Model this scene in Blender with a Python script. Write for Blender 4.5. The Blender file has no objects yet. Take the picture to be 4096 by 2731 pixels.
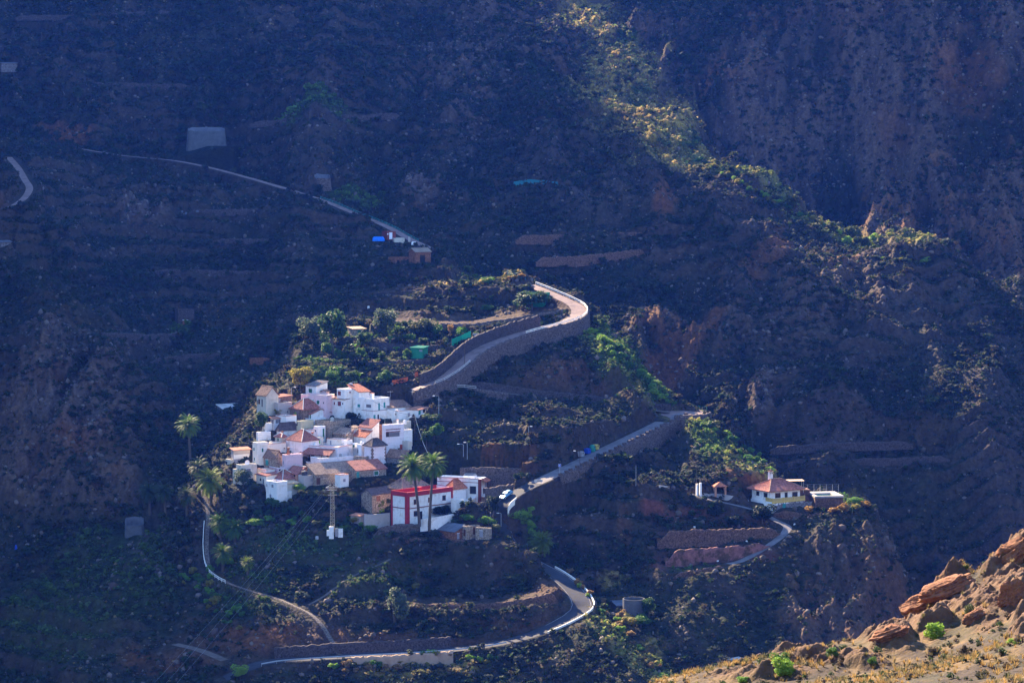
import bpy, bmesh, math, random
import numpy as np
from mathutils import Vector
PI = math.pi
rng = np.random.default_rng(7)
random.seed(7)
scene = bpy.context.scene
COL = scene.collection

# ------------------------------------------------------------------ camera
F = 10536.0                      # focal length in photo pixels (4096 wide)
PITCH = math.radians(4.5)
K = 1.12                         # nominal depth -> metres
cam_d = bpy.data.cameras.new('camera')
cam_d.sensor_width = 36.0
cam_d.lens = 36.0 * F / 4096
cam_d.clip_start = 1.0
cam_d.clip_end = 9000
cam = bpy.data.objects.new('camera', cam_d)
COL.objects.link(cam)
cam.rotation_euler = (PI / 2 - PITCH, 0, 0)
scene.camera = cam

# ------------------------------------------------------------------ light
SUN_EL = math.radians(30)
SUN_AZ = math.radians(30)        # to the left of straight ahead, behind the mountains
SUN_STRENGTH = 5.0
SKY_STRENGTH = 0.11
EXPOSURE = 2.33
FG_TONE = .3
HAZE_DENSITY = 0.00004
HAZE_COLOR = (.035, .15, 1.0, 1)
world = bpy.data.worlds.new('World')
scene.world = world
world.use_nodes = True
wn = world.node_tree
sky = wn.nodes.new('ShaderNodeTexSky')
sky.sky_type = 'NISHITA'
sky.sun_disc = False
sky.sun_elevation = SUN_EL
sky.sun_rotation = -SUN_AZ
sky.altitude = 900
sky.air_density = 1.0
sky.dust_density = 0.0
sky.ozone_density = 4.0
bg = wn.nodes['Background']
bg.inputs['Strength'].default_value = SKY_STRENGTH
wn.links.new(sky.outputs[0], bg.inputs['Color'])
sun_d = bpy.data.lights.new('sun', 'SUN')
sun_d.energy = SUN_STRENGTH
sun_d.angle = math.radians(0.5)
sun_d.color = (1.0, 0.80, 0.55)
sun = bpy.data.objects.new('sun', sun_d)
COL.objects.link(sun)
SUNV = Vector((-math.sin(SUN_AZ) * math.cos(SUN_EL), math.cos(SUN_AZ) * math.cos(SUN_EL), math.sin(SUN_EL)))
sun.rotation_euler = SUNV.to_track_quat('Z', 'Y').to_euler()
sun.location = SUNV * 3000
scene.view_settings.view_transform = 'Standard'
scene.view_settings.look = 'None'
scene.view_settings.exposure = EXPOSURE
scene.view_settings.gamma = 1
scene.view_settings.use_curve_mapping = False
scene.cycles.max_bounces = 6
scene.cycles.diffuse_bounces = 3
scene.cycles.volume_bounces = 0
scene.cycles.transparent_max_bounces = 4

# ------------------------------------------------------------------ pixel <-> world
CP, SP = math.cos(PITCH), math.sin(PITCH)
def ray(px, py):
    x = (px - 2048.0) / F; v = (1365.5 - py) / F
    return Vector((x, CP + v * SP, -SP + v * CP))
def P(px, py, D):
    r = ray(px, py); t = D * K / r.y
    return Vector((r.x * t, D * K, r.z * t))

# ------------------------------------------------------------------ noise
_T = rng.random((256, 256))
def vnoise(x, y):
    xi = np.floor(x).astype(np.int64); yi = np.floor(y).astype(np.int64)
    fx = x - xi; fy = y - yi
    fx = fx * fx * fx * (fx * (fx * 6 - 15) + 10); fy = fy * fy * fy * (fy * (fy * 6 - 15) + 10)
    a = _T[xi & 255, yi & 255]; b = _T[(xi + 1) & 255, yi & 255]
    c = _T[xi & 255, (yi + 1) & 255]; d = _T[(xi + 1) & 255, (yi + 1) & 255]
    return (a * (1 - fx) + b * fx) * (1 - fy) + (c * (1 - fx) + d * fx) * fy
def fbm(x, y, s, o=5, g=.5, seed=0):
    t = 0; a = 1; n = 0; ca, sa = .8, .6
    x = x / s + seed * 17.3; y = y / s + seed * 9.1
    for i in range(o):
        t = t + a * vnoise(x, y); n += a; a *= g
        x, y = (ca * x - sa * y) * 2.03 + 5.2, (sa * x + ca * y) * 2.03 + 1.7
    return t / n
def ridged(x, y, s, o=5, g=.5, seed=0):
    t = 0; a = 1; n = 0; ca, sa = .8, .6
    x = x / s + seed * 13.3; y = y / s + seed * 7.1
    for i in range(o):
        t = t + a * (1 - np.abs(2 * vnoise(x, y) - 1)); n += a; a *= g
        x, y = (ca * x - sa * y) * 2.03 + 5.2, (sa * x + ca * y) * 2.03 + 1.7
    return t / n
def smooth(a, b, x):
    t = np.clip((x - a) / (b - a), 0, 1); return t * t * (3 - 2 * t)

# ------------------------------------------------------------------ terrain layers
def tps(pts, reg=0.0):
    A = np.array([tuple(p) for p in pts]); xy = A[:, :2]; z = A[:, 2]; n = len(z)
    d = np.sqrt(((xy[:, None] - xy[None]) ** 2).sum(-1) + 9.0)
    M = np.zeros((n + 3, n + 3)); M[:n, :n] = d - np.eye(n) * reg
    M[:n, n] = 1; M[:n, n + 1:] = xy; M[n, :n] = 1; M[n + 1:, :n] = xy.T
    w = np.linalg.solve(M, np.concatenate([z, [0, 0, 0]]))
    def f(x, y):
        sh = x.shape; x = x.ravel(); y = y.ravel(); out = np.empty(len(x))
        for i in range(0, len(x), 20000):
            xx = x[i:i + 20000]; yy = y[i:i + 20000]
            dd = np.sqrt((xx[:, None] - xy[None, :, 0]) ** 2 + (yy[:, None] - xy[None, :, 1]) ** 2 + 9.0)
            out[i:i + 20000] = dd @ w[:n] + w[n] + w[n + 1] * xx + w[n + 2] * yy
        return out.reshape(sh)
    return f

MAIN = [
 (300,2731,602),(100,2400,650),(500,2100,672),(700,1930,686),(850,1600,735),(1000,1400,768),
 (100,1950,690),(200,1400,730),(200,1100,770),(100,850,820),(60,700,850),(400,1700,700),(480,1900,688),(520,1500,728),
 (0,2731,615),(0,2200,672),(-300,2000,700),(-300,1400,760),(-300,800,860),(300,2400,640),(350,1950,684),
 (1560,920,860),(1300,810,880),(900,690,920),(400,610,950),(50,560,970),(-300,540,985),
 (1300,1000,842),(1100,1200,812),(700,1300,796),(300,900,850),(700,1000,850),(300,1150,800),(1500,1050,825),(1300,1200,800),
 (700,1500,760),(650,1700,722),(800,1800,705),
 (1950,1100,800),(2110,1140,782),(2330,1240,756),(1700,1130,792),(1500,1190,785),
 (1500,1260,768),(1900,1260,760),(2200,1230,758),(2200,1300,748),(1250,1300,775),
 (1250,1380,745),(1500,1340,745),(1750,1330,745),(1250,1440,725),(1600,1450,724),(1750,1400,733),
 (1200,1540,707),(1450,1540,706),(1700,1540,708),(1180,1480,720),
 (2345,1330,744),(2500,1440,731),(2640,1590,719),(2780,1670,711),
 (2850,1760,698),(2950,1840,688),(3080,1900,682),(3160,1930,678),
 (3050,1990,668),(3180,2010,666),(3300,1990,670),(3470,2050,662),(3350,2110,655),(3180,2060,660),
 (3490,2150,652),(3540,2300,643),(3580,2500,632),(3600,2731,620),
 (2650,2110,650),(3050,2130,650),(2900,2230,640),(2600,2290,634),(3000,2400,628),(3300,2350,638),(2800,2500,614),(3200,2731,598),(3300,2550,622),
 (2550,2000,662),(2750,1950,670),(2900,2000,664),(2800,1850,684),
 (2300,2200,650),(2420,2380,634),(2560,2440,622),(2700,2600,606),(2900,2731,596),
 (1975,2130,645),(2040,2165,641),(2110,2205,636),(2170,2255,631),(2225,2310,626),(2300,2380,622),(1960,2110,647),(2250,2250,648),(2340,2300,640),(2350,2480,613),(2500,2570,604),(2640,2731,592),
 (2200,2020,662),(2300,2100,656),(2450,2150,652),
 (2000,2000,655),(2150,1940,664),(2300,1860,673),(2450,1790,689),(2600,1710,703),(2700,1660,712),
 (2300,1962,671),(2500,1880,688),(2650,1790,702),
 (2200,1750,679),(2400,1700,697),(2000,1750,686),(1900,1880,670),(2100,1850,669),
 (2000,1590,708),(2400,1570,719),(2600,1600,722),(2100,1450,723),(2300,1400,734),(1800,1500,716),
 (1850,1450,722),(2000,1370,733),(2100,1300,744),(2500,1500,722),
 (1050,1640,697),(970,1800,678),(930,1960,662),(1050,2010,656),(1350,1990,656),(1600,2070,650),(1850,2070,648),
 (1930,1960,659),(1650,1800,680),(1650,1650,696),(1300,1580,702),(1500,1580,702),(1200,1750,685),(1400,1850,671),(1150,1900,665),
 (870,2150,652),(1200,2150,645),(1500,2150,645),(1700,2120,646),(1700,2210,640),(1400,2300,631),(1000,2300,634),(830,2250,643),
 (1100,2500,611),(1300,2620,600),(900,2600,606),(600,2600,614),(600,2300,640),(500,2731,601),
 (1900,2270,634),(1650,2360,627),(1900,2370,627),(2200,2350,630),(1650,2430,619),(2000,2450,615),
 (2280,2470,613),(2100,2540,606),(1900,2590,602),(1400,2620,599),(1100,2640,598),(1500,2731,591),(2000,2700,592),(2300,2620,597),
]
M_CREST = [(-300,540,985),(50,560,970),(400,610,950),(900,690,920),(1300,810,880),(1560,920,860),(1800,1020,825),(1950,1100,800),(2110,1140,782),
 (2330,1240,756),(2420,1370,740),(2500,1440,731),(2640,1590,719),(2780,1670,711),(2850,1760,696),(2950,1832,688),(3080,1888,682),(3200,1945,680),(3470,2040,664),
 (3530,2200,648),(3600,2400,638),(3620,2731,620)]
BACK = [
 (2150,1120,825),(2000,1000,842),(1700,950,862),(2400,1150,825),(2600,1300,798),(2500,1470,780),(2700,1500,778),(2900,1300,806),
 (3200,1500,782),(3000,1700,750),(2800,1600,765),(3400,1700,752),(3300,1300,812),(3500,1200,832),(3740,1060,856),(3850,1250,830),(3900,1500,790),
 (3600,1500,790),(3700,1750,745),(3500,1010,876),(3200,870,902),(2900,690,930),(2700,560,948),
 (2000,750,908),(2000,870,884),(2300,900,878),(2600,800,900),(2900,850,890),(2300,750,905),(2600,1000,858),(2900,1050,850),(3200,1050,856),
 (1600,750,905),(1200,600,938),(800,450,978),(300,300,1005),(0,300,1015),(0,0,1065),(500,0,1065),(1000,0,1060),(1000,300,985),
 (1600,0,1070),(1600,400,965),(2000,400,975),(2300,0,1130),(2300,300,1045),(2500,450,988),(2600,250,1062),(2000,0,1110),(-300,0,1075),(-300,350,1010),(-500,560,985),
 (1400,830,888),(1000,710,925),(600,620,955),(200,560,975),
 (2800,500,978),(2900,200,1060),(3000,0,1095),
]
B_CREST = [(3740,1052,856),(3600,1030,868),(3500,1000,876),(3350,918,890),(3200,856,902),(3050,790,915),(2900,690,930),(2800,620,945)]
CLIFF = [
 (3300,500,1025),(3100,500,1030),(3600,750,985),(3300,800,985),(3900,700,955),(4096,0,1025),(4300,0,1030),(3700,0,1040),(3300,0,1055),(3000,0,1100),(2900,350,1040),
 (4096,400,985),(3700,400,995),(4096,1000,915),(4300,1000,920),(3700,1150,905),(3600,900,940),(4096,1400,860),(4300,1500,860),(3900,1700,820),(3900,1450,850),
 (3400,1850,782),(3800,1850,795),(4096,1850,800),(4300,1900,800),(3300,1950,765),(3500,2000,760),(3700,2200,738),(3900,2400,722),(3650,2500,712),(4096,2200,745),
 (3600,2731,690),(3900,2731,695),(4300,2400,730),(4300,2731,700),(3750,1950,776),
]
def hidden(crest, k=((8, 1.0), (20, 7), (45, 24), (90, 44)), sx=.35):
    out = []
    for c in crest:
        p = P(c[0], c[1] - 7, c[2])
        for d, h in k: out.append(Vector((p.x + d * sx, p.y + d, p.z - h)))
    return out
def shoulder(crest, lo, hi, dpy=42, dD=9.5):
    # a gently sloping strip just under a crest, before the ground steepens
    return [P(c[0] - 10, c[1] + dpy, c[2] - dD) for c in crest if lo <= c[0] <= hi]
RIDGE2 = [(2040,2165,641),(2110,2205,636),(2170,2255,631),(2225,2310,626),(2400,2440,617),(2450,2510,609),(2560,2620,601),(2640,2700,594)]
def slope_out(top):
    return [Vector((p.x * 1.03, p.y + 120, p.z + 85)) for p in top]
mainp = [P(*c) for c in MAIN] + hidden(M_CREST) + shoulder(M_CREST, 2400, 3100) + shoulder(RIDGE2, 2300, 2700, 40, 9)
backp = [P(*c) for c in BACK] + hidden(B_CREST) + shoulder(B_CREST, 2800, 3800, 34, 10) + [P(2650,1400,788),P(2700,1340,794),P(2750,1270,798),P(2800,1240,802)] + [Vector((x, 770, -150)) for x in range(-220, 260, 60)] + \
        slope_out([P(x, 0, 1075) for x in (-300, 200, 700, 1200, 1600, 3400, 3900, 4400)]) + [P(x, -90, 1175) for x in (1900, 2150, 2400, 2700, 3000)]
cliffp = [P(*c) for c in CLIFF] + slope_out([P(x, 0, 1060) for x in range(3300, 4500, 300)]) + [P(2950, -80, 1170)] + \
         [Vector((x, 1150, -60)) for x in range(-300, 60, 80)] + [Vector((x, 780, -190)) for x in (60, 120, 170)]
fM, fB, fC = tps(mainp), tps(backp), tps(cliffp)
def base_height(x, y):
    zm = fM(x, y); zb = fB(x, y); zc = fC(x, y)
    # the main spur is only meant near where it is known
    zm = zm - np.maximum(0, y - 1130) * 1.0
    zb = zb - np.maximum(0, 850 - y) * .4
    zc = zc - np.maximum(0, 60 - x) * .9
    def smax(a, b, k=2.0):
        h = np.clip(.5 + .5 * (a - b) / k, 0, 1); return b * (1 - h) + a * h + k * h * (1 - h)
    return smax(smax(zm, zb), zc), np.argmax(np.stack([zm, zb, zc]), 0)

U0, U1, NU = -0.255, 0.27, 1130
Y0, Y1, NY = 640.0, 1292.0, 1360
us = np.linspace(U0, U1, NU); ys = np.linspace(Y0, Y1, NY)
cu = np.linspace(U0, U1, 250); cy = np.linspace(Y0, Y1, 340)
CU, CY = np.meshgrid(cu, cy)
Zc, Lc = base_height(CU * CY, CY)
def bil(Z, u, y, a0=U0, a1=U1, b0=Y0, b1=Y1):
    ny, nu = Z.shape
    fu = np.clip((u - a0) / (a1 - a0) * (nu - 1), 0, nu - 1.001); fy = np.clip((y - b0) / (b1 - b0) * (ny - 1), 0, ny - 1.001)
    iu = fu.astype(int); iy = fy.astype(int); fu = fu - iu; fy = fy - iy
    return (Z[iy, iu] * (1 - fu) + Z[iy, iu + 1] * fu) * (1 - fy) + (Z[iy + 1, iu] * (1 - fu) + Z[iy + 1, iu + 1] * fu) * fy
GU, GY = np.meshgrid(us, ys)
GX = GU * GY
Z0 = bil(Zc, GU, GY)                 # smooth heights, fine grid
Lf = bil(Lc.astype(float), GU, GY)
def pixel_of(x, y, z):
    f = y * CP - z * SP; v = y * SP + z * CP
    return 2048 + x / f * F, 1365.5 - v / f * F
_yr = np.arange(Y0, Y1 - 1, .4)
def at(px, py, Zg=None):
    """world point where the camera ray of a photo pixel meets the terrain"""
    Zg = Z0 if Zg is None else Zg
    r = ray(px, py); t = _yr / r.y
    zr = r.z * t; u = np.full_like(_yr, r.x / r.y)
    g = bil(Zg, u, _yr)
    k = np.nonzero(zr <= g)[0]
    i = k[0] if len(k) else len(_yr) - 1
    return Vector((r.x * t[i], _yr[i], g[i]))
def gz(x, y):
    return float(bil(ZF, np.array([x / y]), np.array([y]))[0])
# ------------------------------------------------------------------ benches cut into the hill
ZF = Z0.copy()
SCRUB = np.ones_like(ZF)             # where scrub may grow
STONE = np.zeros_like(ZF)            # cut banks: stony ground
FIELD = np.zeros_like(ZF)            # tilled flats
def dist_line(X, Y, pts):
    best = np.full(X.shape, 1e9); sg = np.zeros(X.shape); zz = np.zeros(X.shape); over = np.zeros(X.shape)
    n = len(pts)
    for i in range(n - 1):
        a, b = pts[i], pts[i + 1]
        dx, dy = b[0] - a[0], b[1] - a[1]; L2 = dx * dx + dy * dy + 1e-9; L = math.sqrt(L2)
        t0 = ((X - a[0]) * dx + (Y - a[1]) * dy) / L2
        t = np.clip(t0, 0, 1)
        d = np.hypot(X - a[0] - t * dx, Y - a[1] - t * dy)
        m = d < best
        s = ((X - a[0]) * (-dy) + (Y - a[1]) * dx) / L
        ov = np.zeros(X.shape)
        if i == 0: ov = np.maximum(ov, np.maximum(0, -t0) * L)
        if i == n - 2: ov = np.maximum(ov, np.maximum(0, t0 - 1) * L)
        best = np.where(m, d, best); sg = np.where(m, np.sign(s), sg)
        zz = np.where(m, a[2] + t * (b[2] - a[2]), zz); over = np.where(m, ov, over)
    return best * np.where(sg >= 0, 1, -1), zz, over
def sub(pts, pad):
    xs = [p[0] for p in pts]; yy = [p[1] for p in pts]
    y0, y1 = min(yy) - pad, max(yy) + pad
    u0 = min((min(xs) - pad) / y0, (min(xs) - pad) / y1); u1 = max((max(xs) + pad) / y0, (max(xs) + pad) / y1)
    i0, i1 = np.searchsorted(ys, y0), np.searchsorted(ys, y1); j0, j1 = np.searchsorted(us, u0), np.searchsorted(us, u1)
    return slice(i0, i1), slice(j0, j1)
def bench(pts, h, back, front=5, slope=.07, rear=8, field=0, scrub=0.0):
    s = sub(pts, back + rear + 6)
    X, Y, Z = GX[s], GY[s], ZF[s]
    d, z, ov = dist_line(X, Y, pts)
    w_end = 1 - smooth(0, 5, ov)
    tb = z + slope * np.maximum(d, 0)
    wb = (1 - smooth(back, back + rear, d)) * w_end
    zb = Z * (1 - wb) + tb * wb
    wf = (1 - smooth(0, front, -d)) * w_end
    zf = Z * (1 - wf) + (z - h) * wf
    ZF[s] = np.where(d >= 0, zb, zf)
    on = (d > -1) * wb
    SCRUB[s] = np.minimum(SCRUB[s], 1 - on * (1 - smooth(back * .45, back * .85, d)) * (1 - max(scrub, .85 - field * .9)))
    if field: FIELD[s] = np.maximum(FIELD[s], on * field * (1 - smooth(back * .6, back, d)))
    STONE[s] = np.maximum(STONE[s], np.where((d < 0) & (d > -2), w_end, 0))
def roadcut(pts, hw, up=1.6, down=.9):
    s = sub(pts, hw + 8)
    X, Y, Z = GX[s], GY[s], ZF[s]
    d, z, ov = dist_line(X, Y, pts)
    a = np.abs(d)
    w = np.where(Z > z, 1 - smooth(hw, hw + up, a), 1 - smooth(hw, hw + down, a)) * (1 - smooth(0, 4, ov))
    ZF[s] = Z * (1 - w) + z * w
    SCRUB[s] = np.minimum(SCRUB[s], smooth(hw - .2, hw + 1.2, a))
    STONE[s] = np.maximum(STONE[s], (1 - smooth(hw + 1, hw + 5, a)) * .8)
def pad(poly_c, r_dir, l_dir, Lr, Ll, z, m=1.2):
    """level the ground under a house"""
    c = poly_c
    cx = c.x + r_dir.x * Lr / 2 + l_dir.x * Ll / 2; cyy = c.y + r_dir.y * Lr / 2 + l_dir.y * Ll / 2
    s = sub([(cx, cyy), (cx + .1, cyy)], max(Lr, Ll) + 6)
    X, Y, Z = GX[s], GY[s], ZF[s]
    a = (X - c.x) * r_dir.x + (Y - c.y) * r_dir.y; b = (X - c.x) * l_dir.x + (Y - c.y) * l_dir.y
    d = np.maximum(np.maximum(-a, a - Lr), np.maximum(-b, b - Ll))
    w = 1 - smooth(m, m + 1.6, d)
    ZF[s] = np.where(Z > z, Z * (1 - w) + z * w, Z)
    SCRUB[s] = np.minimum(SCRUB[s], smooth(m, m + 1.0, d))
def resample(pts, step):
    out = [Vector(pts[0])]
    for a, b in zip(pts[:-1], pts[1:]):
        a = Vector(a); b = Vector(b); n = max(1, int(round((b - a).length / step)))
        for i in range(1, n + 1): out.append(a.lerp(b, i / n))
    return out
def spline(pts, step=2.0):
    p = [Vector(q) for q in pts]; p = [p[0] * 2 - p[1]] + p + [p[-1] * 2 - p[-2]]
    out = []
    for i in range(1, len(p) - 2):
        n = max(2, int((p[i + 1] - p[i]).length / step))
        for k in range(n):
            t = k / n
            out.append(.5 * ((2 * p[i]) + (-p[i - 1] + p[i + 1]) * t + (2 * p[i - 1] - 5 * p[i] + 4 * p[i + 1] - p[i + 2]) * t * t + (-p[i - 1] + 3 * p[i] - 3 * p[i + 1] + p[i + 2]) * t ** 3))
    out.append(p[-2]); return out

# terraces: name, label, edge line in photo pixels, wall height in pixels, flat depth (m)
TERR = [
 ('top_field', [(1480,1172),(1600,1168),(1750,1160),(1900,1146),(2020,1134),(2105,1127)], [20,35,42,48,48,38], 16, .6),
 ('mid_field', [(1400,1276),(1500,1281),(1650,1291),(1760,1298),(1890,1297),(2020,1278),(2143,1258),(2235,1243),(2283,1233)], [12,25,32,40,48,45,42,38,34], 15, 1),
 ('hut_garden', [(1487,1360),(1588,1380),(1670,1386),(1805,1383)], [22,28,30,30], 12, .5),
 ('low_garden', [(1269,1415),(1321,1436),(1377,1450),(1533,1449),(1686,1442),(1740,1430)], [30,50,66,68,62,50], 11, .4),
 ('villa_garden', [(3095,2034),(3223,2056),(3350,2060),(3430,2040),(3480,2015)], [30,32,42,45,45], 18, .2),
 ('villa_upper_terrace', [(2628,2135),(2740,2124),(2870,2120),(3000,2117),(3125,2113)], [46,50,48,40,34], 9, .4),
 ('villa_middle_terrace', [(2660,2215),(2760,2198),(2870,2192),(2975,2187),(3080,2164)], [50,58,60,56,30], 8, .4),
 ('villa_lower_terrace', [(2680,2296),(2790,2284),(2917,2256)], [26,28,34], 10, .4),
 ('bend_terrace', [(1602,2410),(1700,2418),(1806,2421),(1900,2419),(1985,2414),(2080,2402),(2163,2383),(2215,2368),(2240,2356)], [38,48,52,56,60,66,74,80,84], 12, .7),
 ('red_house_terrace', [(1490,2120),(1528,2107),(1580,2101),(1637,2098),(1711,2099),(1760,2110)], [30,42,46,46,44,36], 9, .1),
 ('low_house_terrace', [(1500,2156),(1600,2152),(1700,2156),(1800,2160),(1900,2165)], [34,40,42,34,26], 4, .1),
 ('spur_terrace_upper', [(2060,945),(2180,943),(2350,940),(2500,932),(2600,928)], [22,26,28,30,30], 6, .2),
 ('spur_terrace_lower', [(2140,1034),(2300,1028),(2450,1012),(2590,998)], [22,28,30,34], 6, .2),
 ('spur_path_wall', [(2250,748),(2400,758),(2560,768),(2700,772)], [14,18,20,20], 7, .3),
 ('left_terrace', [(620,1078),(800,1082),(1000,1086),(1200,1084),(1400,1078)], [14,18,20,20,16], 6, .3),
 ('left_terrace_mid', [(760,842),(1000,838),(1200,826),(1330,815)], [10,14,16,12], 5, .2),
 ('left_terrace_low', [(850,960),(1100,955),(1350,955),(1520,945)], [12,16,18,14], 6, .3),
 ('east_terrace_upper', [(3080,1790),(3250,1778),(3450,1770),(3650,1765)], [16,20,20,18], 9, .3),
 ('east_terrace_lower', [(3150,1840),(3350,1838),(3550,1835),(3800,1825)], [18,22,22,20], 9, .3),
 ('west_gully_terrace', [(600,1440),(750,1420),(900,1410)], [16,20,18], 6, .1),
 ('west_gully_terrace_low', [(330,1330),(600,1340),(720,1335)], [14,18,14], 6, .1),
 ('top_left_terrace', [(60,66),(300,60),(700,45)], [10,14,12], 6, .2),
 ('top_mid_terrace', [(1000,490),(1250,470),(1600,455)], [12,16,12], 12, .2),
 ('left_high_terrace', [(250,330),(500,335),(760,340)], [10,14,12], 6, .2),
]
TW = {}
for nm, line, hs, back, fl in TERR:
    w = [at(x, y, ZF) for x, y in line]
    # keep the edge line smooth in depth and honest to its pixels
    yy = [p.y for p in w]
    for _ in range(2):
        yy = [yy[0]] + [(a + 2 * b + c) / 4 for a, b, c in zip(yy[:-2], yy[1:-1], yy[2:])] + [yy[-1]]
    w = [P(x, y, q / K) for (x, y), q in zip(line, yy)]
    hm = [h * p.y / F for h, p in zip(hs, w)]
    TW[nm] = (w, hm)
    bench(w, sum(hm) / len(hm), back, field=fl)

ROADS = {
 'lower': ([(900,2712,594),(1000,2668,596),(1100,2643,598),(1400,2622,600),(1700,2606,602),(1950,2580,604),(2120,2540,607),(2240,2490,611),(2318,2440,616),(2322,2400,620),(2290,2355,626),(2240,2312,632),(2180,2275,638),(2115,2240,644),(2060,2195,648),(2022,2145,650),(2002,2090,652),(1998,2035,653),(2040,1990,655),(2110,1948,658),(2180,1915,662),(2300,1858,673),(2450,1786,689),(2600,1714,704),(2690,1668,713),(2735,1655,716)], 3.0),
 'upper': ([(1650,1560,703),(1760,1520,706),(1830,1470,711),(1900,1410,719),(1980,1370,727),(2080,1335,735),(2180,1308,741),(2270,1285,745),(2315,1255,752),(2305,1225,759),(2250,1195,766),(2180,1165,773),(2115,1140,780)], 2.6),
 'bench': ([(1640,1568,703),(1800,1548,707),(1950,1562,710),(2150,1590,713),(2350,1612,716),(2550,1632,719),(2680,1650,718)], 2.2),
 'crest': ([(-120,536,975),(50,551,970),(200,576,962),(350,603,954),(500,626,947),(700,646,936),(850,676,924),(1000,716,912),(1150,760,898),(1300,808,882),(1400,849,873),(1500,888,866),(1575,923,858),(1640,960,850),(1750,1010,835)], 2.6),
}
RW = {}
for nm, (pts, hw) in ROADS.items():
    RW[nm] = spline([P(*p) for p in pts], 3.0)
    roadcut(RW[nm], hw + .5)
plat = P(2735, 1655, 716)
# turning platform at the bend
s_ = sub([(plat.x, plat.y), (plat.x + .1, plat.y)], 16)
dd_ = np.hypot((GX[s_] - plat.x + .5) / 1.15, GY[s_] - plat.y + 2)
w_ = 1 - smooth(6.5, 9.0, dd_); ZF[s_] = ZF[s_] * (1 - w_) + (plat.z + .13 * (GY[s_] - plat.y - 2)) * w_; SCRUB[s_] *= smooth(6, 8.5, dd_)
def frontcut(pts, hs, front=6):
    h = np.interp(np.linspace(0, 1, len(pts)), np.linspace(0, 1, len(hs)), hs)
    q = [(p[0], p[1], p[2] - a) for p, a in zip(pts, h)]
    s = sub(q, front + 4); X, Y, Z = GX[s], GY[s], ZF[s]
    d, z, ov = dist_line(X, Y, q)
    w = np.where(d < 0, 1 - smooth(1.2, front, -d), 0) * (1 - smooth(0, 4, ov))
    ZF[s] = Z * (1 - w) + np.minimum(Z, z) * w
def offset(pts, d):
    out = []; n = len(pts)
    for i, p in enumerate(pts):
        t = pts[min(i + 1, n - 1)] - pts[max(i - 1, 0)]; t.z = 0; t.normalize(); out.append(p + Vector((-t.y, t.x, 0)) * d)
    return out
def near_i(line, px, py, D):
    q = P(px, py, D); return min(range(len(line)), key=lambda i: (line[i] - q).length)
_lo = RW['lower']; _j = near_i(_lo, 2130, 1935, 659); _up = RW['upper']; _bn = RW['bench']
frontcut(offset(_lo[_j + 2:], -2.9), [1.0, 2.5, 4.0, 5.0, 5.6, 5.2])
frontcut(offset(_up[:near_i(_up, 2290, 1270, 748) + 6], -2.8), [2, 3.5, 4.5, 5.2, 5.6, 5.8, 6.0])
frontcut(offset(_bn[:int(len(_bn) * .42)], -2.5), [3, 3.6, 3.8, 3.0])
frontcut(offset(_lo[near_i(_lo, 1100, 2643, 598) + 6:near_i(_lo, 2310, 2435, 616) - 10], -3.0), [1.2, 2.4, 3.2, 3.6, 3.8])
PATHS = {
 'west_path': [(808,1960),(825,2010),(832,2060),(828,2130),(826,2190),(832,2250),(850,2290),(885,2318),(930,2338),(1000,2362),(1060,2378),(1120,2398),(1180,2425),(1240,2455),(1285,2495),(1320,2550),(1345,2590),(1362,2618)],
 'side_path': [(1235,2418),(1290,2388),(1340,2352),(1400,2310),(1470,2278),(1530,2252),(1560,2236)],
 'villa_path': [(2760,1975),(2830,1995),(2920,2015),(3000,2035),(3060,2060),(3110,2085),(3150,2108),(3130,2140),(3085,2175),(3020,2215),(2960,2245),(2915,2256)],
 'red_path': [(35,630),(70,670),(100,720),(118,755),(95,795),(50,825),(0,848)],
 'farm_path': [(700,2575),(800,2600),(900,2640)],
}
def smooth_at(line):
    w = [at(x, y, ZF) for x, y in line]; yy = [p.y for p in w]
    for _ in range(3): yy = [yy[0]] + [(a + 2 * b + c) / 4 for a, b, c in zip(yy[:-2], yy[1:-1], yy[2:])] + [yy[-1]]
    return [P(x, y, q / K) for (x, y), q in zip(line, yy)]
PWID = {'west_path': .95, 'side_path': .6, 'villa_path': 1.3, 'red_path': 2.2, 'farm_path': 1.5}
PWD = {}
for nm, line in PATHS.items():
    PWD[nm] = spline(smooth_at(line), 1.5)
    roadcut(PWD[nm], PWID[nm] + .9, 2, 2)
# ------------------------------------------------------------------ houses: survey table
ZONES = {1:(880,1480,4.704),2:(1300,1480,4.704),3:(880,1740,4.704),4:(1300,1740,4.704),5:(1400,1880,3.92),6:(1150,1080,3.267),
         8:(2950,1850,4.704),'A':(1750,1050,2.138),'B':(1800,1600,2.138),'C':(2500,1780,2.352),'D':(700,1980,2.088),'E':(1500,2130,1.96),'S':(0,0,1.0)}
def Z(z, x, y):
    a = ZONES[z]; return a[0] + x / a[2], a[1] + y / a[2]
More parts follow.
